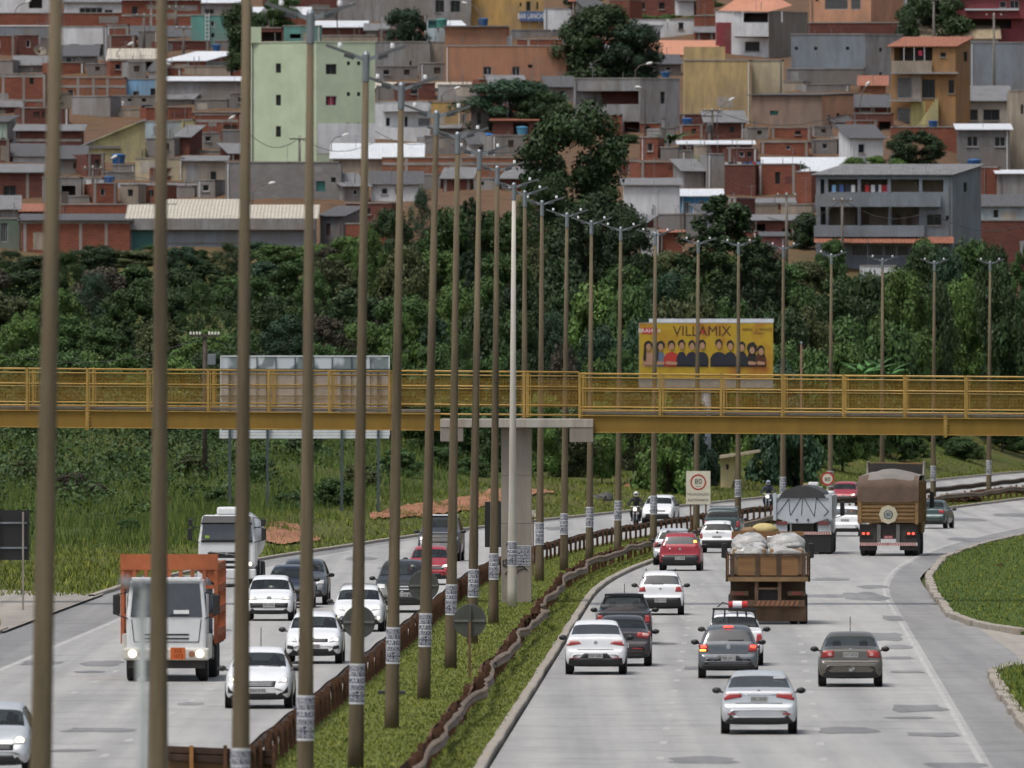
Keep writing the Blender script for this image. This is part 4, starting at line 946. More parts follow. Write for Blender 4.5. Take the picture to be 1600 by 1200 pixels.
            rq(m, [(*oA, zt-sl*over+.09), (*oB, zt-sl*over+.09), (*M2, zr+.09), (*M1, zr+.09)]); rq(m, [(*oC, zt-sl*over+.09), (*oD, zt-sl*over+.09), (*M1, zr+.09), (*M2, zr+.09)])
            if ty == 'h': rq(m, [(*oB, zt-sl*over+.09), (*oC, zt-sl*over+.09), (*M2, zr+.09)]); rq(m, [(*oD, zt-sl*over+.09), (*oA, zt-sl*over+.09), (*M1, zr+.09)])
            else:
                for p, q in ((B, C), (D, A)): mid = (p+q)/2; g.add([(*p, zt), (*q, zt), (*mid, zr)], [(0, 1, 2)])
        elif ty == 'e':
            M1, M2 = (oA+oB)/2, (oD+oC)/2; hw_ = (B-A).length/2; sl = (zr-zt)/hw_
            rq(m, [(*M1, zr+.09), (*oA, zt-sl*over+.09), (*oD, zt-sl*over+.09), (*M2, zr+.09)]); rq(m, [(*oB, zt-sl*over+.09), (*M1, zr+.09), (*M2, zr+.09), (*oC, zt-sl*over+.09)])
            for p, q in ((A, B), (C, D)): mid = (p+q)/2; g.add([(*p, zt), (*q, zt), (*mid, zr)], [(0, 1, 2)])
        m.build('roof', rm, t)
        if g.v: g.build('gable', wall, t)
    return t, Z
def hb(par, name, mat, x0, x1, y0, y1, Z, dep=.3, **k):     # box part of a house, from photo pixels at depth Z
    return panel_px(par, name, mat, x0, x1, y0, y1, Z, dep, **k)
def shed(label, yb, x0, x1, y0, y1, mat, dep=6, wall=GRD, side=None):   # low building of which mostly the pitched sheet roof shows
    return hs_(label, yb, (x0, x1), y1, wall, ('m', y0, mat), dep=dep, name='shed', cat='shed')
# --- top row, farthest
hs_('white walled house at the top left corner with dark opening', 22, (-30, 80), -30, WHT, 'f', [(45, -12, 66, 13, 'o')], dep=6)
hs_('grey and white house along the top edge second from the left corner', 24, (100, 190), 4, WHT, ('m', -3, RFG), [(124, 12, 160, 22, 'w'), (163, 15, 176, 22, 'w')], dep=6)
hs_('brick house with one dark window at the top left', 46, (190, 312), 0, BRK, ('m', -8, RFW), [(206, 10, 215, 22, 'k')], cols=(236, 275), beams=(24,))
hs_('grey house with white roof edge above the teal ladder wall', 26, (312, 372), 5, GRY, ('m', -3, RFW), [(320, 14, 334, 22, 'k')], dep=6, Z=1485)
hs_('brick house at the top edge left of the grey block wall', 20, (410, 530), -20, BRD, 'f', [], dep=6)
hs_('long grey rendered block along the top edge above the pale green building', 30, (528, 676), -30, GRY, 'f', [], dep=8)
t, Z = hs_('grey house with a balcony and two dark windows at the top middle', 48, (676, 736), -30, GRY, 'f', [(680, 0, 694, 19, 'k'), (704, 1, 719, 19, 'k')], dep=6); hb(t, 'balcony', GRY, 690, 735, 20, 45, Z-1.2, 1.1)
t, Z = hs_('mustard yellow house at the top middle with a blue sign', 40, (736, 850), -30, GLD, 'f', [(822, 2, 829, 17, 'k'), (812, 4, 815, 10, 'v'), (838, 3, 841, 15, 'v'), (812, 47, 815, 53, 'v'), (826, 44, 832, 62, 'D'), (840, 46, 846, 62, 'D')], dep=6, Z=1462)
hb(t, 'sign_board', M('sign_blue', (.05, .10, .22), .5), 812, 852, 18, 33, Z-.3, .2); q = W(832, 25.5, Z-.33)-BASE[t.name]; text('lettering', 'BAR LANCHES', WHITE, t, q, .8, sx=.6)
hs_('plain white house between the yellow house and the big dark tree', 60, (850, 893), 14, WHT, 'f', [(858, 2, 890, 12, 'k')], dep=6, Z=1455)
hs_('white graffiti wall at the top behind the big dark tree', 58, (985, 1086), 31, WHT, 'f', [(1060, 35, 1068, 46, 'k')], dep=3, name='wall', cat='wall')
hs_('brick house with a dark framed window beside the maroon facade', 66, (1085, 1122), 25, BRK, 'f', [(1098, 42, 1114, 58, 'k')], dep=6)
t, Z = hs_('maroon and white three storey house with a terracotta hip roof', 95, (1118, 1201, 1262), 18, WHT, 'f', [(1160, 20, 1200, 35, 'o'), (1164, 65, 1187, 80, 'k'), (1126, 62, 1141, 67, 'v')], a=12, b=60, wall2=TAU)
hb(t, 'maroon_wall', MAR, 1118.5, 1148, 35, 95, Z-.1+.9, .3); hb(t, 'balcony', WHT, 1148, 1201, 36, 57, Z-.9, .8); hb(t, 'floor_band', GRY, 1148, 1201, 57, 59, Z-.5, .5)
r0 = [W(1120, 18, Z+1.2), W(1203, 18, Z-.8), W(1238, 8, Z+6), W(1215, -4, Z+8), W(1152, -3, Z+6)]; MB().add(r0, [(0, 1, 3, 4), (1, 2, 3)]).build('roof', RFS, t)
for x in (1120, 1144, 1160, 1221): hb(t, 'roof_post', WHT, x, x+1.6, 18, 35, Z-.2, .12)
t, Z = hs_('peach house with big barred windows at the top right', 48, (1265, 1361, 1411), -30, PCH, 'f', [(1289, -5, 1325, 15, 'g'), (1330, -5, 1345, 15, 'g'), (1274, -2, 1279, 2, 'v')], a=6, b=55)
t, Z = hs_('maroon house with blue windows in the top right corner', 66, (1497, 1640), -4, MAR, ('m', -14, RFD), [(1562, 2, 1572, 12, 'w'), (1578, 1, 1592, 13, 'w'), (1510, 30, 1580, 45, 'o')], dep=6); hb(t, 'balcony', MAR, 1497, 1600, 16, 29, Z-1, .9); hb(t, 'tin_awning', RFW, 1508, 1592, 13.5, 16, Z-1.4, 1.2)
hs_('dark brick terrace wall under the peach house', 58, (1262, 1440), 36, BRD, 'f', [], dep=3, name='wall', cat='wall')
hs_('white house with a straw coloured tile roof at the upper right', 70, (1430, 1560), 60, WHT, ('g', 41, RFY), [], dep=8)
# --- left block
hs_('long red brick wall near the top left corner', 40, (-30, 201), 21, BRK, 'f', [], dep=3, cop=CONC, name='wall', cat='wall')
hs_('blue grey walled house at the left with white roof edge', 72, (-30, 84), 41, GRB, 'f', [], dep=6, cop=WHITE)
hs_('white two storey house behind the satellite dish at the upper left', 110, (84, 166), 42, WHT, 'f', [(147, 69, 163, 88, 'k'), (108, 69, 124, 76, 'k')], dep=6, Z=1420)
hs_('brick panel house in a concrete frame beside the white house', 82, (166, 201), 40, BRK, 'f', [], dep=5, cols=(168, 199), beams=(43,), Z=1440)
shed('dark roofed shed with white edging at the upper left', 60, 201, 300, 42, 58, RFD, 7, BRD)
hs_('low brick shed wall left of the teal wall', 78, (262, 300), 64, BRD, 'f', [], dep=4, name='shed', cat='shed')
t, Z = hs_('teal painted wall with a tall white ladder', 82, (298, 358), 24, TEA, 'f', [(329, 33, 335, 42, 'W'), (330, 52, 335, 58, 'v')], dep=5)
for x in (320.5, 326): hb(t, 'ladder_rail', WHITE, x, x+.8, 20, 80, Z-.25, .06)
for y in range(24, 80, 6): hb(t, 'ladder_rung', WHITE, 321, 326.5, y, y+.8, Z-.24, .05)
hs_('dark tile hip roof house with cream ridge at the left edge', 122, (-40, 160), 116, BRD, ('h', 91, RFB), [], dep=11)
t, Z = hs_('grey roofed low house below the white two storey house', 106, (96, 150), 88, GRY, ('m', 72, RFD), [(104, 90, 117, 102, 'k')], dep=6, Z=1400)
t, Z = hs_('dark shop house with a sign reading centro', 126, (170, 250), 95, BRD, ('m', 78, RFC), [(178, 98, 208, 113, 'o'), (212, 98, 246, 113, 'o')], dep=6); hb(t, 'eave', CONC, 168, 252, 92, 96, Z-.6, .5)
hb(t, 'sign_board', BLACK, 178, 242, 113, 126, Z-.45, .2); q = W(229, 118, Z-.5)-BASE[t.name]; text('lettering', 'CENTRO', WHITE, t, q, .62); q = W(231, 124, Z-.5)-BASE[t.name]; text('lettering', 'AUTOMOTIVO', WHITE, t, q, .3)
for x in (178.5, 183.5, 189.5): hb(t, 'sign_mark', WHITE, x, x+3.6, 115.5, 121.5, Z-.5, .04)
disc(t, 'sign_emblem', M('sign_grey', (.35, .36, .38), .6), 209, 119.5, 9, 4, Z-.5, 14, .1)
hs_('brick and grey house with a long white sheet roof', 126, (258, 322, 371), 95, BRK, ('m', 83, RFW), [(331, 104, 343, 119, 'k'), (359, 107, 370, 119, 'W')], a=6, b=30, wall2=GRY, cols=(294,))
hs_('two storey brick house with concrete frame at the left edge', 192, (-30, 71), 116, BRK, 'f', [(46, 122, 53, 132, 'k')], cols=(5, 37, 69), beams=(157, 119))
hs_('wide orange brick house behind the two blue water tanks', 192, (71, 197), 122, BRL, 'f', [(105, 140, 115, 155, 'W')], cols=(122, 146, 168), beams=(135, 176), Z=1352)
hs_('small sky blue house with a white window', 175, (197, 249), 124, BLU, 'f', [(207, 142, 218, 160, 'W'), (235, 138, 246, 158, 'k')], dep=5)
hs_('wide bare concrete wall house below the white sheet roof', 178, (256, 376), 127, GRY, ('m', 121, RFW), [], dep=6)
hs_('low dark brick wall running behind the yellow house', 198, (172, 378), 176, BRD, 'f', [], dep=4, name='wall', cat='wall')
hs_('small turquoise and grey house at the left edge', 255, (-20, 11, 25), 190, MIN, ('m', 183, RFD), [(1, 215, 8, 230, 'k'), (16, 217, 20, 223, 'v')], a=3, b=60, wall2=GRY, Z=1290)
hs_('red brick house with a dark sheet roof on the left', 262, (25, 127), 205, BRD, ('m', 196, RFG), [], dep=8, beams=(219,))
t, Z = hs_('yellow house with a slanted parapet on the left', 272, (127, 226), 232, YLW, None, [], dep=7)
p0 = [(127, 230), (152, 217), (205, 194), (227, 189), (227, 240), (127, 240)]
MB().add([W(x, y, Z+.6) for x, y in p0]+[W(x, y, Z+3) for x, y in p0], [tuple(range(6)), tuple(range(11, 5, -1))]+[(i, i+6, (i+1) % 6+6, (i+1) % 6) for i in range(6)]).build('slanted_wall', YLW, t)
MB().add([W(125, 229.5, Z+.3), W(228, 187, Z+.3), W(228, 185, Z+4), W(125, 227, Z+4)], [(0, 1, 2, 3)]).build('roof', RFD, t); hb(t, 'mossy_ledge', GRD, 126, 188, 228, 232, Z-.25, .5)
hs_('mint walled lean to beside the yellow house', 256, (187, 213), 226, MIN, ('m', 214, RFD), [], dep=4, Z=1283)
hs_('patched grey and white wall house in the left block', 262, (226, 283), 190, LBL, 'f', [], dep=6, Z=1296)
hs_('yellow wall strip beside the blue tank stand', 250, (283, 304), 188, YLW, 'f', [], dep=6, Z=1295)
hs_('brick house with a dark doorway behind the blue tank stand', 236, (304, 372), 180, BRK, 'f', [(307, 200, 315, 216, 'w'), (350, 195, 370, 236, 'd')], dep=6, Z=1302, beams=(189,))
hs_('grey low wall with white cap right of the yellow strip', 262, (298, 388), 236, GRY, 'f', [], dep=5, Z=1280)
hs_('cream yellow block wall house in the left block', 300, (211, 287), 248, CRL, 'f', [(281, 273, 284, 279, 'v')], dep=6)
hs_('beige house with a small window left of the grey block house', 302, (287, 352), 252, TAN, ('m', 245, RFG), [(328, 268, 338, 286, 'k')], dep=6)
hs_('low grey stucco box under the blue drum tanks', 296, (176, 212), 258, GRY, 'f', [], dep=4, Z=1255)
hs_('small white shed with a dish at the lower left', 302, (127, 162), 279, WHT, 'f', [], dep=4, name='shed', cat='shed')
shed('flat sheet roofed shed among the tanks at the left', 312, 160, 300, 288, 301, RFG, 7, GRY)
hs_('dark brick house with a rusty awning at the lower left edge', 325, (-30, 66), 270, BRD, ('m', 258, RFG), [(5, 290, 25, 307, 'k')], cols=(43,), dep=7)
hs_('bare grey concrete shell house at the lower left', 332, (66, 127), 278, GRY, 'f', [(96, 290, 118, 322, 'o')], dep=5)
shed('rust stained terracotta sheet roof at the left edge', 345, -30, 68, 320, 331, RFT, 6, BRD)
t, Z = hs_('low red brick house above the hedge at the left', 393, (33, 203), 345, BRK, ('m', 336, RFD), [], cols=(39, 126, 166), beams=(347,), dep=6)
hs_('long brick wall behind the low red brick house', 345, (95, 275), 320, BRK, 'f', [], dep=4, cols=(200, 226), name='wall', cat='wall')
hs_('green metal gate wall at the left edge above the trees', 392, (-30, 31), 342, WM('gate_green', (.10, .16, .12)), 'f', [(1, 348, 12, 378, 'g')], dep=2, name='gate', cat='gate')
t, Z = hs_('long pale grey workshop with a cream sheet roof and teal gate', 392, (201, 492), 342, GRB, ('m', 322, RFC), [(207, 360, 240, 391, 't')], dep=9); hb(t, 'fascia', GRY, 200, 492, 341.5, 359, Z-.5, .5); hb(t, 'band', GRD, 262, 400, 378.5, 381, Z-.05, .04)
shed('cream roofed shed just behind the workshop', 344, 262, 372, 313, 322, RFC, 6, TAN)
# --- middle block
hs_('brick terrace on the roof line behind the pale green building', 66, (400, 442), 44, BRD, 'f', [(409, 50, 440, 64, 'o')], dep=4, Z=1340)
t, Z = hs_('tall pale green apartment building with three storeys of windows', 242, (391, 494, 586), 66, GRN, 'f', [(431, 99, 439, 114, 'k'), (431, 148, 439, 165, 'k'), (431, 197, 439, 214, 'k'), (509, 100, 526, 116, 'k'), (509, 150, 526, 165, 'c'), (508, 200, 525, 214, 'c'),
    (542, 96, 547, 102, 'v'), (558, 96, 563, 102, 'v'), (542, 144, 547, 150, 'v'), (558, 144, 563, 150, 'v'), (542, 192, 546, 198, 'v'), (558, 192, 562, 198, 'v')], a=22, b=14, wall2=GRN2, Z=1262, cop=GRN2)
hb(t, 'parapet', GRN, 391, 408, 42, 67, Z+2.0, .25)
q0, q1 = W(496, 193, Z+.3), W(584, 193, Z+3.6*.0+2.2)
MB().hexa([W(496, 240, Z-.02+.03), W(586, 240, Z+1.27), W(586, 240, Z+1.6), W(496, 240, Z+.4), W(496, 193, Z-.02+.03), W(586, 193, Z+1.27), W(586, 193, Z+1.6), W(496, 193, Z+.4)]).build('white_base', WHT, t)
for (x0, y0, x1, y1) in ((508, 200, 525, 214),): pass
shed('long white roofed shed at the top left of the middle block', 30, 396, 482, 13, 28, RFW, 5, GRY)
shed('white sheet roof above the pale green building', 58, 492, 572, 34, 43, RFW, 6, BRD)
hs_('small turquoise walled house above the pale green building', 66, (442, 502), 41, TEA, 'f', [(453, 53, 470, 60, 'o')], dep=4, Z=1432)
shed('grey tin roof left of the round street tree', 62, 572, 604, 38, 48, RFG, 6, GRY)
hs_('low grey parapet house right of the turquoise house', 70, (500, 590), 56, TAN, 'f', [], dep=5)
hs_('teal kiosk with a maroon awning right of the round street tree', 68, (667, 697), 30, LBL, 'f', [(669, 32, 690, 44, 't')], dep=3); 
hs_('bare grey concrete building right of the pale green building', 128, (586, 672), 66, GRY, 'f', [(640, 95, 643, 102, 'v')], dep=7)
hs_('narrow yellowed wall left of the orange building', 132, (672, 697), 66, TAN, 'f', [], dep=5, Z=1396)
t, Z = hs_('big terracotta orange building with small windows', 145, (695, 885, 903), 72, ORG, 'f', [(755, 104, 768, 117, 'w'), (800, 104, 812, 118, 'w'), (825, 101, 832, 106, 'v'), (888, 101, 899, 120, 'w')], a=4, b=70, Z=1372)
hb(t, 'stair_block', ORG, 695, 792, 42, 73, Z+1.0+.6, 5); hb(t, 'block_roof', GRD, 693, 794, 40, 42, Z+1.2, 5.5); hb(t, 'white_frame', WFW, 792, 800, 56, 72, Z+2.5, .2)
hs_('brick upper storey with a dish behind the orange building', 80, (808, 958), 62, BRK, 'f', [], dep=5, cols=(826, 880, 934))
hs_('grey rendered house with a narrow window beside the big dark tree', 124, (903, 960), 75, GRY, ('m', 71, RFW), [(942, 92, 950, 106, 'k'), (940, 106, 950, 119, 'D')], dep=6)
hs_('salmon tile roof house under the graffiti wall', 100, (1020, 1120), 86, CRM, ('m', 65, RFS), [(1035, 95, 1068, 108, 'o')], dep=8)
t, Z = hs_('tall cream yellow building with a blank facade', 212, (1069, 1174), 95, CRM, 'f', [], dep=8, Z=1322); hb(t, 'upper_wall', CRM, 1069, 1133, 73, 95.5, Z+.0, 4)
hs_('cream wall annex right of the tall cream building', 150, (1174, 1224), 95, CRL, 'f', [], dep=6, Z=1330)
t, Z = hs_('long grey house with a flat eave below the bare concrete building', 160, (586, 744), 138, GRY, ('m', 130, RFC), [(669, 147, 673, 155, 'v')], dep=6)
t, Z = hs_('white house with a curved balcony right of the pale green building', 224, (586, 673), 160, WHT, 'f', [(603, 184, 609, 197, 'k'), (632, 182, 637, 198, 'k'), (653, 184, 673, 198, 'G'), (600, 222, 672, 236, 'o')], dep=6, Z=1300)
hb(t, 'balcony', WHT, 586, 672, 199, 222, Z-.9, .8); hb(t, 'lintel', WHT, 598, 670, 162, 174, Z-.9, .8); hb(t, 'pillar', WHT, 598, 600, 174, 200, Z-.85, .2)
hs_('small ochre wall house behind the round dark tree', 205, (670, 722), 160, GLD, 'f', [], dep=5, Z=1310)
hs_('dark shop front with a red panel under the round dark tree', 242, (672, 724), 222, MAR, 'f', [(675, 226, 690, 240, 'o')], dep=4)
hs_('rusty metal shed right of the blue box tank', 238, (770, 838), 189, BRD, ('m', 186, RFT), [(776, 218, 800, 236, 'k'), (802, 192, 826, 216, 'o')], dep=5)
hs_('pale green low wall under the blue box tank', 242, (728, 772), 220, MIN, 'f', [], dep=4)
shed('grey and white pitched roof warehouse below the pale green building', 300, 520, 658, 226, 248, RFW, 8, TAN)
hs_('tan concrete block wall house in the middle block', 302, (530, 592), 240, TAN, 'f', [], dep=6, Z=1250)
hs_('long orange brick wall house above the tree belt', 302, (597, 824), 247, BRL, 'f', [], cols=(635, 720), beams=(256,), dep=6)
hs_('light blue parapet house at the foot of the pale green building', 262, (372, 476), 240, LBL, 'f', [], dep=5)
t, Z = hs_('long grey block house at the foot of the pale green building', 326, (352, 533), 254, GBL, 'f', [(517, 277, 525, 285, 'k'), (494, 283, 508, 299, 't')], dep=7)
shed('dark tin roof spilling over the workshop', 335, 380, 535, 322, 332, RFD, 6, GRD)
hs_('grey two storey house with a brick lined loggia and balcony', 222, (896, 1000, 1062), 123, GRY, 'f', [(900, 142, 998, 163, 'O'), (975, 190, 1003, 207, 'O'), (1032, 143, 1039, 162, 'k'), (1033, 185, 1040, 207, 'D')], a=8, b=26, Z=1312)
hs_('brick corner with rubble left of the grey balcony house', 215, (930, 972), 180, BRK, 'f', [], dep=4, Z=1308)
hs_('dark red brick house right of the tall central tree', 290, (968, 1083), 253, BRD, 'f', [(1060, 264, 1070, 274, 'k')], dep=6, cols=(1017,))
hs_('brick house under a white roof strip by the clothes line', 262, (1062, 1176), 226, BRD, ('m', 221, RFW), [], dep=5, cols=(1154,))
t, Z = hs_('brown walled house with a peach side wall and slanted roof', 212, (1174, 1284, 1334), 149, BRN, ('m', 147, RFD), [(1203, 173, 1216, 180, 't'), (1293, 180, 1297, 188, 'k'), (1307, 177, 1312, 187, 'k'), (1325, 180, 1329, 190, 'k')], a=4, b=50, wall2=PCH, Z=1318)
t, Z = hs_('white warehouse with a grey roof right of the tall central tree', 358, (975, 1062), 290, WHT, ('m', 280, RFG), [], dep=9)
hs_('small bright blue house with arched windows', 345, (1062, 1127), 307, M('bright_blue', (.06, .24, .42), .8), ('m', 297, RFW), [(1069, 315, 1079, 335, 'G'), (1091, 314, 1101, 330, 'G')], dep=6)
hs_('white stub wall above the tree belt', 402, (1002, 1029), 358, WHT, 'f', [], dep=3, name='wall', cat='wall')
hs_('red brick shed among trees right of the white stub wall', 400, (1029, 1066), 364, BRK, ('m', 361, RFT), [], dep=5, name='shed', cat='shed')
hs_('brick house under grey sheets behind the conical tree', 335, (1150, 1240), 318, BRK, ('m', 311, RFG), [], dep=7)
hs_('dark shack with grey sheet roof above the conical tree', 375, (1160, 1262), 345, BRD, ('m', 337, RFG), [(1180, 350, 1196, 366, 'o'), (1222, 358, 1248, 374, 'o')], dep=6)
hs_('pink painted house half hidden by trees', 412, (1192, 1228), 370, PNK, ('m', 364, RFD), [], dep=5)
# --- right block
hs_('unfinished blue grey concrete building at the upper right', 155, (1236, 1352, 1411), 54, GRB, 'f', [(1242, 73, 1247, 78, 'v'), (1272, 73, 1277, 78, 'v'), (1322, 73, 1327, 78, 'v'), (1374, 75, 1378, 81, 'v'), (1374, 113, 1378, 120, 'v')], a=3, b=32, wall2=GRY, Z=1378)
hs_('dark grime concrete retaining house below the unfinished building', 156, (1230, 1352), 108, GRD, 'f', [], dep=4, Z=1374)
shed('patchwork tin roof beside the cream annex', 150, 1222, 1300, 133, 146, RFG, 6, GRY)
t, Z = hs_('ochre three storey house with a terracotta roof and balcony', 205, (1392, 1493, 1516), 72, OCH, ('m', 60, RFT), [(1397, 74, 1457, 95, 'o'), (1469, 82, 1478, 89, 'k'), (1506, 81, 1512, 96, 'k'), (1402, 120, 1425, 154, 'G'), (1441, 124, 1461, 153, 'k'), (1482, 125, 1491, 146, 'k'), (1402, 168, 1422, 198, 'G')], a=5, b=60, Z=1326, dep=6)
hb(t, 'balcony', TAN, 1393, 1456, 95, 113, Z-.4, .5); hb(t, 'floor_slab', CONC, 1391, 1497, 112.5, 115.5, Z-.6, .8); hb(t, 'floor_slab', CONC, 1391, 1440, 155.5, 158.5, Z-.6, .8)
hb(t, 'middle_wall', BEI, 1426, 1440, 116, 155, Z+.2, .12); hb(t, 'middle_wall', BEI, 1461.5, 1481.5, 116, 155, Z-.02+.2, .12); hb(t, 'lower_wall', YLW, 1423, 1466, 158, 200, Z+.25, .1)
for i in range(9): hb(t, 'stair_step', YLW, 1432+i*3.6, 1466, 196-i*5.2, 200-i*4.6, Z-.9+i*.02, .8)
for x in (1412, 1428, 1444): hb(t, 'glazing_bar', WFW, x, x+.9, 74, 95, Z-.1, .05)
hb(t, 'pink_cloth', CURT, 1435, 1441, 79, 87, Z-.05, .03)
hs_('blue grey blank wall house at the right edge', 138, (1515, 1640), 67, GRB, 'f', [], dep=7)
t, Z = hs_('beige house with three wide windows and a grey roof', 198, (1464, 1578), 158, BEI, ('m', 136, RFG), [(1468, 171, 1495, 188, 'k'), (1503, 171, 1528, 188, 'k'), (1536, 171, 1562, 188, 'k')], dep=8)
hs_('grey house with two small windows under a white tin strip', 250, (1498, 1578), 203, GRD, ('m', 195, RFW), [(1511, 213, 1528, 229, 'w'), (1554, 214, 1571, 229, 'w')], dep=6)
hs_('tall weathered cream wall at the right edge', 262, (1577, 1640), 142, TAN, 'f', [(1595, 163, 1599, 178, 'k')], dep=6, Z=1296)
hs_('brick wall strip left of the beige house', 215, (1392, 1500), 199, BRK, 'f', [], dep=3, name='wall', cat='wall', Z=1302)
shed('dark roof sheds left of the ochre house', 200, 1334, 1395, 150, 168, RFD, 7, BRD)
hs_('brick and concrete yard house left of the ochre house', 220, (1334, 1396), 178, BRD, 'f', [(1374, 190, 1392, 206, 'o')], dep=5, Z=1316)
shed('grey patched roof on posts above the right hand bushes', 240, 1306, 1402, 216, 232, RFG, 7, BRD)
shed('dark lean to roof below the brown walled house', 230, 1174, 1280, 203, 218, RFD, 7, BRD)
hs_('dark brick yard wall below the brown walled house', 248, (1190, 1312), 222, BRD, 'f', [], dep=4, cols=(1220, 1258), name='wall', cat='wall')
shed('white sheet roof left of the grey three storey building', 285, 1196, 1322, 248, 272, RFW, 8, GRY)
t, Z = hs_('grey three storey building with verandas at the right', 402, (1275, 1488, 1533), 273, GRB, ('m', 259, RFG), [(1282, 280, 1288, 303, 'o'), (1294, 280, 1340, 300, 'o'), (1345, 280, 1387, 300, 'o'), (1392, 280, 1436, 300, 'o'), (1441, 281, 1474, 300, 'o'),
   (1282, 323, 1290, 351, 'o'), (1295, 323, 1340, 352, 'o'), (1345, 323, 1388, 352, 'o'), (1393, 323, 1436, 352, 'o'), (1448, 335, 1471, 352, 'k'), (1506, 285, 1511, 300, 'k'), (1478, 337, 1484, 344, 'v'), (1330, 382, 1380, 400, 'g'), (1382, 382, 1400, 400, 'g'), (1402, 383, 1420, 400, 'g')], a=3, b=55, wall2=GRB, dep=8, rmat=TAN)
hb(t, 'balcony', GRB, 1274, 1470, 303, 323, Z-.7, .6); hb(t, 'balcony', GRB, 1272, 1444, 352, 370, Z-.7, .6)
MB().add([W(1272, 379, Z-1.6), W(1490, 380, Z-1.6), W(1490, 370, Z-.1), W(1272, 369, Z-.1)], [(0, 1, 2, 3)]).build('awning', RFT, t)
for x in (1400, 1416, 1336, 1350): hb(t, 'door', DOORB, x, x+8, 335, 352, Z+1.6, .05)
CLO = [M('cloth_%d' % i, c, .9, .1) for i, c in enumerate([(.45, .03, .03), (.05, .10, .28), (.6, .6, .6), (.03, .03, .05), (.15, .3, .5), (.5, .1, .2), (.55, .15, .05)])]
for i, (x, c) in enumerate(((1300, 4), (1312, 1), (1322, 3), (1330, 2), (1352, 0), (1361, 2), (1367, 3), (1372, 2), (1377, 0), (1384, 5))): hb(t, 'hung_cloth', CLO[c], x, x+6, 289, 300, Z+.6, .03)
hs_('brick back wall right of the grey three storey building', 300, (1534, 1562), 262, BRK, 'f', [], dep=4)
hs_('grey shed with a white roof edge at the right edge', 305, (1560, 1640), 272, GRY, ('m', 267, RFW), [], dep=5, name='shed', cat='shed')
hs_('pale turquoise house with a dark roof at the right edge', 350, (1533, 1640), 323, LBL, ('m', 306, RFD), [(1552, 328, 1560, 340, 'k')], dep=6)
hs_('broken brick wall above the trees at the right edge', 372, (1532, 1640), 345, BRD, 'f', [], dep=4, name='wall', cat='wall')
t, Z = hs_('white low wall glimpsed through trees below the grey building', 436, (1345, 1405), 416, WHT, 'f', [], dep=3, name='wall', cat='wall', Z=1150)
t, Z = hs_('grey garden wall of the three storey building', 425, (1318, 1420), 401, GRY, 'f', [], dep=3, name='wall', cat='wall', Z=1162)
bn = thing('banner', 'white banner board in front of the grey three storey building', 'sign', (W(1252, 300, 1240).x, 1240, W(1252, 312, 1240).z)); hb(bn, 'board', WHITE, 1231, 1274, 291, 312, 1240, .06)
q = W(1253, 301, 1239.95)-BASE[bn.name]; text('lettering', 'Kairós', M('banner_ink', (.03, .05, .04), .7, 0), bn, q, .75); a = W(1252, 312, 1240)
MB().box(a.x-.05, a.x+.05, 1240.08, 1240.18, H(a.x, 1240)-.5, a.z+.3).build('post', STEEL, bn)
# --- water tanks, dishes, lamps, poles, washing line
TBL = M('tank_blue', (.02, .085, .22), .5, .15); TCY = M('tank_cyan', (.06, .22, .34), .5, .15); TBK = M('tank_black', (.015, .017, .025), .6, .1)
def tank(x, y0, y1, w, Z, mat, lab, stand=None):
    k = F/Z; b = W(x, y1, Z); h = (y1-y0)/k; r = w/k/2; t = thing('water_tank', lab, 'water tank', b, 0, 'rooftop water tanks')
    MB().lathe([(r*.82, 0), (r*.98, h*.72), (r, h*.75), (r*1.02, h*.8)], (b.x, Z, b.z), n=18).build('body', mat, t, smooth=False)
    MB().lathe([(r*1.05, h*.8), (r*1.05, h*.87), (r*.9, h*.93), (r*.3, h)], (b.x, Z, b.z), n=18).build('lid', mat, t)
    sz = (stand-y1)/k if stand else .5
    for dx in (-.6, .6): MB().box(b.x+dx*r-.06, b.x+dx*r+.06, Z-.06, Z+.06, b.z-sz, b.z-.06).build('stand_leg', CONC, t)
    MB().box(b.x-r, b.x+r, Z-r, Z+r, b.z-.06, b.z-.004).build('stand_platform', CONC, t)
for a in ((109, 175, 187, 16, 1346, TBL, 'left one of the blue water tanks on the brick house'), (130, 175, 187, 16, 1346, TBL, 'right one of the blue water tanks on the brick house'), (229, 163, 175, 17, 1344, TBK, 'black water tank below the sky blue house'),
          (333, 206, 224, 20, 1296, TCY, 'cyan water tank on a tall stand by the brick doorway'), (370, 225, 240, 11, 1288, TBL, 'small blue tank at the foot of the pale green building'), (185, 240, 256, 22, 1256, TBL, 'round dark blue tank on the yellow house'),
          (171, 275, 288, 16, 1244, TBL, 'blue drum tank lower left of the cream block wall'), (761, 208, 225, 21, 1296, M('tank_bright', (.02, .14, .40), .5, .1), 'bright blue box tank below the round dark tree'), (816, 197, 210, 18, 1298, TCY, 'blue tank inside the rusty metal shed'),
          (755, 28, 41, 16, 1448, TBL, 'dark blue tank on the yellow house at the top'), (447, -4, 9, 11, 1470, TBL, 'blue tank on a post at the top left'), (338, 69, 80, 14, 1412, TBL, 'dark blue tank beside the teal ladder wall'),
          (1040, 112, 121, 14, 1318, TBL, 'flat blue tank on the grey balcony house'), (1074, 184, 197, 17, 1310, TBL, 'blue tank between the grey balcony house and the cream building'), (1522, 248, 265, 21, 1240, TBL, 'dark blue tank on the grey three storey building'),
          (1458, 188, 198, 15, 1298, TBL, 'dark blue tank at the foot of the stairs'), (690, 29, 43, 18, 1436, M('tank_teal', (.05, .2, .17), .5), 'teal tank right of the round street tree'), (341, -3, 4, 12, 1490, TBL, 'blue tank cut by the top edge')): tank(*a)
DISH = M('dish_grey', (.45, .44, .41), .5, .15)
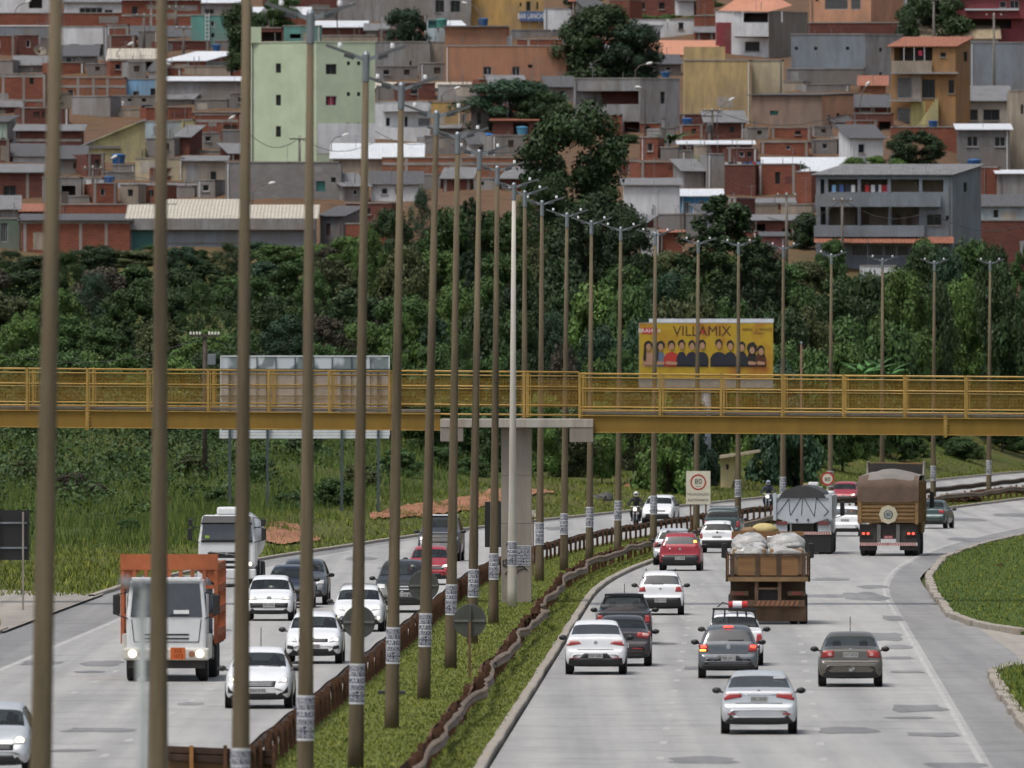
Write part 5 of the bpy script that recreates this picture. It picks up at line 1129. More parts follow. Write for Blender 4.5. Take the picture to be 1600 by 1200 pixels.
def dish(x, y, r, Z, az, lab, wire=False):
    c = W(x, y, Z); k = F/Z; rr = r/k; t = thing('satellite_dish', lab, 'satellite dish', (c.x, Z, c.z-rr-.4), 0, 'satellite dishes')
    m = MB(); n = 18; pr = [(rr*i/5, rr*.45*(i/5)**2) for i in range(1, 6)]; mt = Matrix.Rotation(az, 4, 'Z') @ Matrix.Rotation(R(55), 4, 'X')
    b0 = len(m.v); m.lathe(pr, n=n)
    m.v = [tuple(mt @ Vector(v)+c) for v in m.v]; m.f = m.f[:-1]; m.build('reflector', M('dish_mesh', (.16, .13, .09), .6) if wire else DISH, t, smooth=True)
    e = mt @ Vector((0, 0, rr*.9))+c; MB().tube([mt @ Vector((rr*.9, 0, rr*.36))+c, e], .03, 5).build('feed_arm', STEEL, t); MB().blob(e, .09, 8, 5).build('receiver', DISH, t)
    MB().tube([(c.x, Z+.1, c.z-rr-.6), (c.x, Z+.1, c.z)], .04, 6).build('mast', STEEL, t)
for a in ((61, 81, 10.5, 1402, .4, 'large brown mesh satellite dish at the upper left', True), (190, 163, 5, 1345, -.5, 'white satellite dish left of the sky blue house'), (117, 267, 5, 1262, -.4, 'pale satellite dish above the small white shed'), (134, 286, 5, 1243, .9, 'grey tilted satellite dish on the small white shed'),
          (357, 234, 5.5, 1286, -.6, 'white satellite dish beside the small blue tank'), (1118*0+918, 77, 5, 1392, -.5, 'white satellite dish on the brick upper storey'), (1043, 33, 3.5, 1440, .3, 'tiny satellite dish on the graffiti wall'), (491, 27, 4, 1440, .2, 'small satellite dish near the top of the pale green building')): dish(*a)
GALV = M('hill_pole', (.13, .115, .10), .8, .2)
def hlamp(xb, yb, pts, Z, lab):
    b = W(xb, yb, Z); t = thing('street_lamp', lab, 'street lamp', (b.x, Z, H(b.x, Z)), 0, 'street lamps on the hillside')
    q = [W(x, y, Z) for x, y in pts]; MB().tube([(b.x, Z, H(b.x, Z)-.3)]+q, [.07]+[.05]*len(q), 6).build('pole', GALV, t, smooth=True)
    d = q[-1]-q[-2]; d.normalize(); m = MB(); m.tube([q[-1]-d*.05, q[-1]+d*.2, q[-1]+d*.45, q[-1]+d*.6], [.06, .14, .13, .05], 8); m.build('lamp_head', M('lamp_pale', (.55, .55, .52), .4), t, smooth=True)
hlamp(24, 30, [(24, 16), (30, 8), (40, 4)], 1470, 'street lamp with a curved arm at the top left corner'); hlamp(182, 95, [(183, 82), (190, 74), (200, 70)], 1396, 'street lamp in front of the brick panel house'); hlamp(291, 140, [(289, 124), (280, 108), (266, 102)], 1366, 'street lamp before the wide concrete wall')
hlamp(346, 222, [(347, 196), (350, 190), (358, 186)], 1284, 'street lamp above the brick doorway'); hlamp(150, 290, [(153, 268), (160, 256), (174, 248)], 1240, 'street lamp by the round dark blue tank'); hlamp(392, 320, [(396, 300), (404, 290), (420, 287)], 1212, 'street lamp in front of the grey block house')
hlamp(516, 228, [(518, 222), (524, 215), (535, 212)], 1250, 'street lamp at the foot of the pale green building'); hlamp(528, 30, [(526, 20), (534, 13), (545, 9)], 1450, 'street lamp above the pale green building roof'); hlamp(752, 36, [(750, 22), (742, 10), (730, 6)], 1440, 'street lamp left of the mustard yellow house')
hlamp(991, 116, [(993, 110), (1000, 102), (1010, 100)], 1322, 'street lamp on the grey balcony house'); hlamp(1008, 226, [(1008, 140), (1006, 137.5), (1002, 137)], 1290, 'white street lamp pole in front of the grey balcony house'); hlamp(1120, 215, [(1121, 180), (1128, 165), (1139, 158)], 1298, 'street lamp in front of the tall cream building')
hlamp(1342, 172, [(1344, 160), (1348, 142), (1353, 135)], 1320, 'street lamp by the dark roof sheds'); hlamp(688, 155, [(690, 150), (697, 143), (710, 139)], 1330, 'street lamp above the white balcony house')
def upole(x, y0, y1, Z, lab, arms=1):
    a, b = W(x, y0, Z), W(x, y1, Z); t = thing('utility_pole', lab, 'utility pole', (b.x, Z, H(b.x, Z)), 0, 'utility poles on the hillside')
    MB().tube([(b.x, Z, H(b.x, Z)-.4), a], [.14, .10], 8).build('shaft', GALV, t, smooth=True)
    for i in range(arms): MB().box(a.x-.9, a.x+.9, Z-.14, Z-.06, a.z-.35-.5*i, a.z-.22-.5*i).build('crossarm', GALV, t)
    for i in range(3): MB().lathe([(.05, 0), (.06, .08), (.02, .14)], (a.x-.7+.7*i, Z-.1, a.z-.22), n=6).build('insulator', INS, t)
    return a
pA = upole(145, 258, 302, 1238, 'utility pole by the cream block wall'); pB = upole(1113, 168, 222, 1296, 'utility pole with a transformer before the tall cream building', 2); upole(275, 8, 60, 1460, 'utility pole against the upper left brick house'); upole(287, 40, 82, 1415, 'utility pole between the dark roofs at the upper left'); upole(225, 20, 60, 1430, 'utility pole by the long red brick wall')
pC = upole(1316, 308, 400, 1158, 'tall pale utility pole in front of the grey three storey building', 1); upole(1229, 300, 408, 1150, 'leaning utility pole left of the grey three storey building'); upole(1459, -5, 42, 1430, 'tall bare pole at the top right'); upole(1553, 20, 140, 1360, 'thin lattice mast at the right edge', 0); upole(468, 212, 240, 1248, 'short utility pole on the pale green building facade')
tr = BASE  # transformer as a part of its pole
t_ = [o for o in bpy.data.objects if o.get('label') == 'utility pole with a transformer before the tall cream building'][0]
MB().lathe([(.25, 0), (.27, .1), (.27, .8), (.15, .95)], (pB.x-.3, 1295.7, pB.z-2.4), n=10).build('transformer', M('transformer', (.06, .06, .06), .6), t_)
cl = thing('washing_line', 'washing line with red blue and white clothes above the bushes', 'washing line', (W(1150, 275, 1255).x, 1255, H(W(1150, 275, 1255).x, 1255)))
a, b = W(1112, 252, 1255), W(1192, 250, 1255); MB().tube([a, a.lerp(b, .5)-Vector((0, 0, .2)), b], .015, 4).build('line', wire_m, cl)
for q in (a, b): MB().tube([(q.x, q.y, H(q.x, q.y)-.3), q], .04, 5).build('post', GALV, cl)
for i, (x, c, h) in enumerate(((1115, 4, 9), (1120, 6, 12), (1136, 2, 10), (1141, 3, 12), (1147, 3, 13), (1155, 2, 11), (1163, 1, 12), (1168, 3, 12), (1173, 1, 15), (1179, 0, 13), (1185, 4, 10))): panel_px(cl, 'garment', CLO[c], x-3, x+3, 253, 253+h, 1255+.05*(i % 2), .03)
# overhead cables
def cable(pts, lab, sag=1.0):
    m = MB(); q = [W(*p) for p in pts]; out = []
    for a, b in zip(q[:-1], q[1:]): out += [a.lerp(b, i/8)-Vector((0, 0, sag*math.sin(math.pi*i/8))) for i in range(8)]
    out.append(q[-1]); o = m.tube(out, .025, 4).build('overhead_cable', wire_m); tag(o, lab, 'cable', 'overhead cables')
cable([(-10, 268, 1236), (145, 261, 1238), (420, 275, 1236), (560, 290, 1236)], 'overhead cable sagging past the cream block wall'); cable([(586, 205, 1250), (700, 212, 1250), (830, 230, 1250)], 'overhead cable before the white balcony house')
cable([(980, 200, 1294), (1113, 172, 1296), (1300, 185, 1294), (1420, 190, 1292)], 'overhead cable crossing the brown walled house'); cable([(1200, 340, 1158), (1316, 312, 1158), (1450, 332, 1158), (1610, 350, 1158)], 'overhead cable before the grey three storey building'); cable([(390, 210, 1246), (468, 216, 1248), (586, 222, 1248)], 'overhead cable on the pale green building')
# ------------------------------------------------------------------ small huts and walls packed between the houses
occ = np.zeros((110, 420), bool)        # 4 px cells, y 0..440, x -40..1640
def mark(x0, x1, y0, y1): occ[max(0, int(y0/4)):max(0, int(y1/4)+1), max(0, int((x0+40)/4)):int((x1+40)/4)+1] = True
HOUSES = [o for o in bpy.data.objects if o.get('category') in ('house', 'wall', 'shed', 'gate') and o.parent is None]
PH = []
for o in HOUSES:
    xs_, ys_ = [], []
    for c in o.children:
        if c.type != 'MESH' or not c.name.startswith(('wall', 'roof', 'side_wall', 'balcony', 'coping')): continue
        for v in c.data.vertices:
            p = v.co+o.location
            xs_.append(CX+F*p.x/p.y); ys_.append(HY-(max(p.z, H(p.x, p.y))-CH)*F/p.y)
    x0, x1, y0, y1 = min(xs_), max(xs_), min(ys_), max(ys_); mark(x0+2, x1-2, y0+2, y1-2)
    ph = o['label']
    for cut in (' with ', ' at the ', ' in the ', ' along ', ' of which', ' between '):
        if len(ph.split()) > 9: ph = ph.split(cut)[0]
    if len(ph.split()) <= 10: PH.append(((x0+x1)/2, y1, ' '.join(ph.split()[:10])))
def limit(x): return 384 if x < 590 else (296 if x < 975 else (372 if x < 1272 else (398 if x < 1535 else 380)))
fr = random.Random(11); used_l = set(); nf = 0
KINDS = [('low orange brick hut', BRK, 'f'), ('low dark brick hut', BRD, 'f'), ('rough grey block hut', GRY, 'f'), ('brick shack under grey sheets', BRD, 'g'), ('hut under a dark sheet roof', GRD, 'd'), ('shack under a pale tin roof', BRK, 'w'), ('tan plastered hut', TAN, 'f'), ('dirty white hut', WHT, 'd'), ('hut under terracotta tiles', BRL, 't'), ('bare concrete hut', GRD, 'f'), ('hut under patched grey sheets', GRY, 'g')]
for yi in range(98, 2, -1):
    xi = 0
    while xi < 418:
        x, y = xi*4-40, yi*4
        if occ[yi, xi] or y > limit(x) or (815 < x < 1000 and 160 < y < 330) or (1330 < x < 1480 and 205 < y < 262): xi += 1; continue
        n = 0
        while xi+n < 419 and not occ[yi, xi+n] and n < 26: n += 1
        w = min(n, fr.randint(7, 19))
        up = 0
        while yi-up > 0 and not occ[yi-up, xi:xi+max(1, w)].any() and up < 11: up += 1
        hgt = min(up*4+fr.randint(3, 14), fr.randint(24, 60))
        if w < 4 or hgt < 8: occ[yi, xi] = True; xi += 1; continue
        x0, x1 = x, x+w*4; kd = fr.choices(KINDS, [6, 5, 4, 2, 2, .8, 2, .8, .6, 3, 1.5])[0]
        cx_ = (x0+x1)/2; cand = sorted(PH, key=lambda q: (q[0]-cx_)**2+(q[1]-y)**2*1.5)[:14]
        lab = None
        for q in cand:
            rel = 'left of' if cx_ < q[0]-30 else ('right of' if cx_ > q[0]+30 else ('below' if y > q[1] else 'behind'))
            for kk in [kd]+KINDS:
                l = f'{kk[0]} {rel} the {q[2]}'
                if l not in used_l and len(l.split()) <= 16: lab, kd = l, kk; break
            if lab: break
        if lab is None: xi += w; continue
        used_l.add(lab)
        p = hit(cx_, y+3, 1120); rf = {'f': 'f', 'g': ('m', y-hgt-fr.randint(5, 12), RFG), 'd': ('m', y-hgt-fr.randint(5, 12), RFD), 'w': ('m', y-hgt-fr.randint(4, 10), RFW), 't': ('m', y-hgt-fr.randint(6, 10), RFT)}[kd[2]]
        if rf != 'f': hgt_w = max(8, hgt-8)
        else: hgt_w = hgt
        wins = []
        if hgt_w > 13 and w > 6:
            for q in range(fr.randint(0, 3)):
                wx = x0+8+fr.random()*(w*4-24); wins.append((wx, y-hgt_w*.75, wx+fr.randint(7, 10), y-hgt_w*.35, fr.choice('kkwWd')))
            wins = [q for i, q in enumerate(wins) if all(q[2] < p_[0]-3 or q[0] > p_[2]+3 for p_ in wins[:i])]
        hs_(lab, y, (x0, x1), y-hgt_w, kd[1], rf, wins, dep=fr.uniform(3, 5), name='hut', cat='hut', Z=p.y, a=fr.uniform(-20, 20), cols=(x0+4, x1-4) if kd[1] in (BRK, BRD) and fr.random() < .5 else ())
        mark(x0, x1, y-hgt, y); nf += 1; xi += w
print('fillers', nf)
# ------------------------------------------------------------------ trees and bushes
tg = np.random.default_rng(21)
def crown(kind, seed, nclump, nleaf, size, asp=1.2):
    g = np.random.default_rng(seed); cs = []
    while len(cs) < nclump:
        z = g.random(); a = g.uniform(0, 6.283); rr = math.sqrt(g.random())
        if kind == 'round': env = 0.5*math.sin(math.pi*min(1, .12+z*.82))**.6; c = (rr*env*math.cos(a), rr*env*math.sin(a), z*.86+.04); r = g.uniform(.09, .17)
        elif kind == 'tall': env = (.26+.24*math.sin(math.pi*min(1, z*.95+.05)))*(1-.35*(z > .8)); c = (rr*env*math.cos(a), rr*env*math.sin(a), .03+z*.9); r = g.uniform(.07, .14)
        elif kind == 'cone': env = .50*(1-z)**.55+.03; c = (rr*env*math.cos(a), rr*env*math.sin(a), z*.95); r = g.uniform(.05, .1)*(1.2-z*.6)
        elif kind == 'spire': env = .40*(1-z)+.05; c = (rr*env*math.cos(a), rr*env*math.sin(a), z*.95); r = g.uniform(.05, .11)*(1.1-z*.7)
        else: env = .5*math.sqrt(max(0, 1-z*z*.9)); c = (rr*env*math.cos(a), rr*env*math.sin(a), z*.86); r = g.uniform(.10, .19)
        cs.append((*c, r))
    cs = np.array(cs); n = nleaf; ci = g.integers(0, nclump, n)
    d = g.normal(size=(n, 3)); d /= np.linalg.norm(d, axis=1, keepdims=True)
    p = cs[ci, :3]+d*cs[ci, 3:4]*g.uniform(.55, 1.08, (n, 1))*np.array([1, 1, .8])
    nr = d+g.normal(scale=.55, size=(n, 3))+np.array([0, 0, .35]); nr /= np.linalg.norm(nr, axis=1, keepdims=True)
    t = np.cross(nr, g.normal(size=(n, 3))); t /= np.linalg.norm(t, axis=1, keepdims=True); b = np.cross(nr, t)
    s = size*g.uniform(.55, 1.25, (n, 1)); L = t*s; B = b*s*.5
    L[:, 2] /= asp; B[:, 2] /= asp
    v = np.stack([p-L*.5, p+B*.5, p+L*.5, p-B*.5], 1).reshape(-1, 3); v[:, 2] = np.maximum(v[:, 2], 0)
    return npmesh('crown', v, np.arange(4*n).reshape(-1, 4))
LEAFD = fmat('leaf_dark', (.025, .047, .015)); LEAFM = fmat('leaf_mid', (.040, .080, .020)); LEAFB = fmat('leaf_bright', (.066, .118, .026)); LEAFO = fmat('leaf_olive', (.056, .068, .024)); LEAFT = fmat('leaf_teal', (.025, .054, .026)); LEAFR = fmat('leaf_brown', (.050, .044, .028))
PROTO = {'round': [crown('round', 1, 64, 19000, .048, 1.1), crown('round', 2, 56, 18000, .050, 1.1), crown('round', 12, 72, 19000, .048, 1.1)], 'tall': [crown('tall', 3, 80, 19000, .034, 1.7), crown('tall', 4, 70, 17000, .038, 1.7)], 'cone': [crown('cone', 5, 150, 20000, .036, 1.4)], 'spire': [crown('spire', 6, 90, 11000, .045, 1.8)],
         'bush': [crown('bush', 7, 50, 14000, .055, .8), crown('bush', 8, 44, 13000, .058, .8), crown('bush', 9, 60, 14000, .055, .8)]}
BARK = M('bark', (.030, .024, .019), .9, .3, 1.5)
def trunk_me(seed):
    g = random.Random(seed); m = MB(); m.tube([(0, 0, -.06), (g.uniform(-.02, .02), 0, .3), (g.uniform(-.03, .03), g.uniform(-.02, .02), .62), (g.uniform(-.04, .04), 0, .9)], [.032, .025, .016, .004], 7)
    for i in range(5):
        a = g.uniform(0, 6.28); z = g.uniform(.3, .62); r = g.uniform(.2, .36); m.tube([(0, 0, z), (r*.5*math.cos(a), r*.5*math.sin(a), z+.12), (r*math.cos(a), r*math.sin(a), z+.28)], [.013, .009, .003], 5)
    return m.mesh('trunk', BARK, True)
TRUNKS = [trunk_me(i) for i in range(3)]
def tree(kind, x, ytop, wpx, Z, label, mat, cb=.12, group=None, cat='tree', name='tree', rs=None, base=None):
    X = (x-CX)*Z/F; g = H(X, Z) if base is None else base; top = CH-(ytop-HY)*Z/F; h = max(.8, top-g); w = wpx*Z/F; r = rnd.uniform(0, 6.28) if rs is None else rs
    t = thing(name, label, cat, (X, Z, g-.05), r, group)
    c = link('crown' if cat == 'tree' else 'foliage', rnd.choice(PROTO[kind]), t); c.location = (0, 0, cb*h); c.scale = (w, w, h*(1-cb)*1.03)
    if not c.data.materials: c.data.materials.append(None)
    c.material_slots[0].link = 'OBJECT'; c.material_slots[0].material = mat
    k = link('trunk' if cat == 'tree' else 'stem', rnd.choice(TRUNKS), t); k.scale = (w*.55, w*.55, h*.8)
    return t
for ps in PROTO.values():
    for me in ps: me.materials.append(LEAFM)
# notable trees
tree('round', 895, 156, 166, 1100, 'tallest dark tree rising in the middle above the houses', LEAFD, .42, name='tall_tree', rs=1.0)
tree('round', 936, 300, 150, 1085, 'dark spreading tree just below the tallest tree in the middle', LEAFD, .25, name='dark_tree')
tree('tall', 862, 275, 120, 1096, 'lean dark tree left of the tallest tree trunk', LEAFD, .3, name='dark_tree')
tree('tall', 985, 330, 90, 1080, 'dark tree against the white warehouse wall', LEAFD, .25, name='dark_tree')
tree('cone', 1130, 304, 240, 1085, 'broad conical dark tree right of the bright blue house', LEAFD, .05, name='conical_tree')
tree('cone', 1180, 368, 150, 1070, 'lower conical shoulder tree right of the broad conical tree', LEAFD, .05, name='conical_tree')
tree('round', 795, 122, 158, 1306, 'round dark tree below the orange building', LEAFT, .02, name='round_tree'); tree('round', 846, 140, 84, 1303, 'small dark tree touching the right side of the round dark tree', LEAFD, .02, name='round_tree')
tree('round', 938, 6, 140, 1372, 'big dark tree at the top middle beside the white house', LEAFD, .02, name='big_tree'); tree('round', 988, 34, 96, 1370, 'dark tree leaning over the grey rendered house', LEAFT, .02, name='big_tree')
tree('round', 635, 11, 70, 1418, 'small round street tree above the bare concrete building', LEAFT, .02, name='street_tree'); tree('round', 381, 4, 84, 1385, 'dark tree left of the pale green building top', LEAFD, .1, name='street_tree')
tree('bush', 404, 20, 46, 1440, 'small clipped tree at the top of the pale green building', LEAFD, .1, name='street_tree'); tree('round', 440, -10, 60, 1465, 'dark tree at the top edge beside the blue tank', LEAFM, .1)
tree('round', 1432, 202, 92, 1256, 'dark round tree left of the small grey house at the right', LEAFD, .1, name='round_tree'); tree('round', 1455, -20, 110, 1445, 'leafy dark trees behind the maroon corner house', LEAFD, .1, name='big_tree'); tree('bush', 1420, 18, 50, 1440, 'dark shrub tree right of the peach house', LEAFD, .0)
for i, x in enumerate((905, 1010, 1052, 1094)): tree('round', x, -14+i*3, 62, 1500, ['first', 'second', 'third', 'fourth'][i]+' green tree from left along the top edge behind the graffiti wall', LEAFM, .1, 'trees along the top edge')
for i, x in enumerate((950, 1000, 1050, 1100)): tree('bush', x, 22, 70, 1474, ['first', 'second', 'third', 'fourth'][i]+' hedge bush from left above the graffiti wall', LEAFB, 0, 'hedge above the graffiti wall', 'bush', 'hedge_bush')
for i, (x, y, w) in enumerate(((1335, 244, 50), (1368, 242, 50), (1400, 247, 46))): tree('bush', x, y, w, 1248, ['left', 'middle', 'right'][i]+' one of the bright bushes above the grey three storey building', LEAFB, 0, 'bright bushes', 'bush', 'bush')
for (x, y, w, Z, mt, lab) in ((1108, 252, 60, 1262, LEAFM, 'bush under the washing line'), (1140, 268, 60, 1250, LEAFD, 'dark bush below the washing line'), (1262, 330, 60, 1168, LEAFD, 'dark creeper bush left of the grey three storey building'), (1246, 274, 36, 1262, LEAFD, 'small dark shrub on the white sheet roof edge'), (980, 210, 50, 1296, LEAFD, 'dark shrub at the foot of the grey balcony house'), (745, 205, 40, 1300, LEAFM, 'scrubby bush beside the blue box tank'), (1300, 372, 60, 1150, LEAFM, 'bush in front of the terracotta awning'), (1450, 372, 90, 1140, LEAFM, 'bush hiding the right end of the awning')):
    tree('bush', x, y, w, Z, lab, mt, 0, None, 'bush', 'bush')
# palm and banana plants
FROND = fmat('frond', (.035, .075, .022))
def fronds(name, lab, cat, x, y, Z, n, L, wd, top, trunk_h, mat=FROND):
    b = W(x, y, Z); g = H(b.x, Z); t = thing(name, lab, cat, (b.x, Z, g)); c = Vector((b.x, Z, b.z))
    if trunk_h: MB().tube([(b.x, Z, g-.3), c], [.14, .09], 8).build('trunk', BARK, t, smooth=True)
    for i in range(n):
        a = 2*math.pi*i/n+rnd.uniform(-.3, .3); el = rnd.uniform(.5, 1.15)*top; m = MB(); l = L*rnd.uniform(.8, 1.15); K = 7
        for k in range(K+1):
            u = k/K; r = l*u*math.cos(el*(1-u*.75)); z = l*(math.sin(el)*u-.55*u*u*(1.25-el*.4)); w = wd*math.sin(math.pi*min(1, u*.92+.06))
            px_, py_ = r*math.cos(a), r*math.sin(a); sx_, sy_ = -math.sin(a)*w, math.cos(a)*w
            m.v += [(c.x+px_-sx_, c.y+py_-sy_, c.z+z-w*.4), (c.x+px_, c.y+py_, c.z+z), (c.x+px_+sx_, c.y+py_+sy_, c.z+z-w*.4)]
        for k in range(K): m.f += [(3*k, 3*k+1, 3*k+4, 3*k+3), (3*k+1, 3*k+2, 3*k+5, 3*k+4)]
        m.build('frond' if name == 'palm' else 'leaf', mat, t, smooth=True)
fronds('palm', 'palm tree in front of the grey balcony house', 'palm', 1046, 226, 1286, 14, 2.6, .22, 1.0, True); fronds('palm', 'small palm left of the washing line', 'palm', 1100, 254, 1258, 10, 1.3, .14, 1.0, True)
BAN = fmat('banana_leaf', (.055, .13, .035))
for i, (x, y) in enumerate(((1345, 588), (1365, 586), (1390, 588))): fronds('banana_plant', ['left', 'middle', 'right'][i]+' one of the banana plants behind the bridge railing', 'banana plant', x, y, 962+i*3, 7, 1.7, .22, 1.35, False, BAN)
# wooded belt in rows
ZONES = [(330, 'at the left edge'), (620, 'behind the white billboard'), (800, 'behind the middle lamp posts'), (1000, 'under the tallest tree'), (1215, 'around the yellow billboard'), (1420, 'right of the yellow billboard'), (2000, 'at the right edge')]
ROWS = [('uppermost', 1128, lambda x: np.interp(x, [0, 190, 480, 560, 600, 700, 800, 1000, 1060, 1260, 1300, 1400, 1440, 1600], [396, 396, 388, 365, 330, 318, 325, 385, 400, 392, 418, 432, 392, 378]), (64, 100), 46),
        ('second', 1072, lambda x: np.interp(x, [0, 500, 620, 1000, 1100, 1600], [425, 410, 370, 400, 440, 420]), (70, 110), 54), ('third', 1012, lambda x: np.interp(x, [0, 500, 1000, 1200, 1600], [462, 455, 440, 490, 480]), (80, 120), 60),
        ('fourth', 962, lambda x: np.interp(x, [0, 500, 900, 1000, 1250, 1600], [500, 498, 492, 512, 530, 540]), (70, 110), 60), ('fifth', 912, lambda x: np.interp(x, [0, 400, 1000, 1250, 1300], [542, 545, 545, 560, 600]), (70, 110), 56),
        ('lowest', 872, lambda x: np.interp(x, [0, 500, 700, 1000, 1200], [600, 630, 625, 620, 640]), (60, 100), 52)]
KW = {'round': 'rounded tree', 'bush': 'bushy tree', 'spire': 'spiky dark conifer', 'cone': 'conical tree', 'tall': 'slender tree'}
MW = [(LEAFD, 'dark green'), (LEAFM, 'mid green'), (LEAFT, 'blue green'), (LEAFO, 'olive'), (LEAFB, 'bright green'), (LEAFR, 'brownish')]
cnt = {}
tr_ = random.Random(5)
for rn, Zr_, ft, (wa, wb), st in ROWS:
    x = -30+tr_.random()*20
    while x < 1640:
        Z = Zr_+tr_.uniform(-16, 16); X = (x-CX)*Z/F
        if Z < ZK(X)+24 and Z < 1100: x += st; continue
        if rn == 'lowest' and x > 1230: break
        if 1080 < x < 1215 and Z < 965: x += st; continue
        y = float(ft(x))+tr_.uniform(-14, 16); w = tr_.uniform(wa, wb)
        kind = tr_.choices(['round', 'bush', 'spire', 'cone', 'tall'], [5, 5, 1.2 if 80 < x < 240 else .3, .8, 1.5])[0]
        wt = [5, 6, 3, 2, 2.6 if rn not in ('uppermost', 'fifth') else 4, 1.2 if x < 700 else .4]
        if rn == 'fifth' and x < 300: kind, wt = 'bush', [0, 1, 0, 0, 6, 0]
        mt, mw = tr_.choices(MW, wt)[0]; zn = next(n for lim, n in ZONES if x < lim)
        key = (mw, kind, rn, zn); cnt[key] = cnt.get(key, 0)+1
        w2 = w*(.75 if kind in ('spire', 'tall') else 1.05)
        od = '' if cnt[key] == 1 else ', '+ORD[cnt[key]-1]+' from left'
        tree(kind, x, y-(20 if kind == 'tall' else 0), w2, Z, f'{mw} {KW[kind]} in the {rn} row {zn}{od}', mt, .0 if kind in ('bush', 'cone', 'spire') else .08, 'trees of the wooded belt')
        x += st*tr_.uniform(.7, 1.25)
# shrubs on the grass bank
sb = random.Random(9)
SH = [(112, 775, 70, LEAFR), (150, 790, 50, LEAFR), (40, 760, 70, LEAFO), (200, 838, 46, LEAFM), (185, 735, 60, LEAFM), (345, 800, 60, LEAFM), (300, 745, 70, LEAFO), (400, 755, 70, LEAFM), (450, 800, 60, LEAFM), (520, 790, 66, LEAFM), (560, 760, 60, LEAFO), (620, 745, 70, LEAFM),
      (690, 735, 70, LEAFM), (740, 745, 60, LEAFM), (860, 730, 70, LEAFM), (930, 740, 60, LEAFM), (1050, 760, 50, LEAFD), (1030, 745, 60, LEAFM), (960, 718, 70, LEAFM), (1220, 735, 60, LEAFM), (1300, 725, 60, LEAFM), (1420, 715, 60, LEAFM), (1500, 718, 70, LEAFM), (1575, 705, 70, LEAFM), (60, 690, 80, LEAFM), (250, 690, 80, LEAFD), (480, 720, 80, LEAFD), (1350, 700, 70, LEAFD), (1465, 695, 80, LEAFD), (1560, 690, 80, LEAFD), (885, 700, 70, LEAFD), (790, 715, 60, LEAFM)]
SH.sort(key=lambda q: q[0])
for i, (x, y, w, mt) in enumerate(SH):
    p = hit(x, y, 600); hh = w*sb.uniform(.5, .75)
    n_ = ORD[i] if i < 24 else 'twenty-fifth twenty-sixth twenty-seventh twenty-eighth twenty-ninth thirtieth thirty-first thirty-second'.split()[i-24]
    tree('bush', x, y-hh, w, p.y, f'leafy shrub on the grass bank above the far kerb, {n_} from left', mt, 0, 'shrubs on the grass bank', 'bush', 'shrub')
# ------------------------------------------------------------------ cars
def paint(name, col, metal=0.0, rough=.32):
    if name in MATS: return MATS[name]
    m, t, b = nt(name)
    g = ramp(t, noise(t, 2.2, 5, .7), [(.35, sc(col, .93)), (.7, sc(col, 1.04))])
    tc = t.nodes.new('ShaderNodeTexCoord'); sp = t.nodes.new('ShaderNodeSeparateXYZ'); t.links.new(tc.outputs['Object'], sp.inputs[0])
    dn = node(t, 'ShaderNodeMapRange'); dn.inputs['From Min'].default_value = .62; dn.inputs['From Max'].default_value = .15; dn.inputs['To Max'].default_value = .5; t.links.new(sp.outputs[2], dn.inputs['Value'])
    mu = node(t, 'ShaderNodeMath', operation='MULTIPLY'); t.links.new(dn.outputs[0], mu.inputs[0]); t.links.new(noise(t, 5, 4, .7), mu.inputs[1])
    t.links.new(mixc(t, mu.outputs[0], g, (.16, .10, .065)), b.inputs['Base Color'])     # road dust splashed on the lower body
    b.inputs['Metallic'].default_value = metal; b.inputs['Roughness'].default_value = rough; b.inputs['Coat Weight'].default_value = .3; b.inputs['Coat Roughness'].default_value = .12
    MATS[name] = m; return m
def glassmat():
    m, t, b = nt('car_glass'); b.inputs['Base Color'].default_value = (.022, .026, .028, 1); b.inputs['Roughness'].default_value = .06; b.inputs['Specular IOR Level'].default_value = 1.0
    tr = node(t, 'ShaderNodeBsdfTransparent'); tr.inputs[0].default_value = (.45, .5, .5, 1); mx = t.nodes.new('ShaderNodeMixShader'); mx.inputs[0].default_value = .45
    t.links.new(tr.outputs[0], mx.inputs[1]); t.links.new(b.outputs[0], mx.inputs[2]); t.links.new(mx.outputs[0], t.nodes['Material Output'].inputs[0]); return m
CG = glassmat(); CGD = M('tinted_glass', (.030, .033, .036), .10, .3, 1.5, spec=1.0)
TAIL = M('tail_lamp', (.30, .012, .012), .25, .2, 8, coat=.6); TAILP = M('tail_lamp_pale', (.55, .30, .28), .25, .1, 8, coat=.6); BRAKE = M('brake_lamp_lit', (.5, .02, .01), .3, 0, emit=(1, .06, .03), es=2.2); AMB = M('indicator_lit', (.6, .2, .02), .3, 0, emit=(1, .45, .05), es=3.0)
HEAD = M('headlamp_lens', (.5, .5, .5), .15, .15, 8, coat=.8); HEADL = M('headlamp_lit', (.8, .75, .6), .2, 0, emit=(1, .86, .6), es=2.2); PLATE = M('plate_grey', (.38, .38, .37), .5, .1); PLATER = M('plate_red', (.25, .02, .03), .5, .1); CHROME = M('chrome', (.55, .56, .57), .2, .05, metal=1)
SEAT = M('seat_fabric', (.035, .035, .038), .9, .2); RIM = M('rim_alloy', (.30, .31, .32), .35, .1, metal=.7); SKIN = M('skin', (.30, .17, .11), .6, .1); SHIRT = M('shirt', (.12, .13, .16), .9, .2)
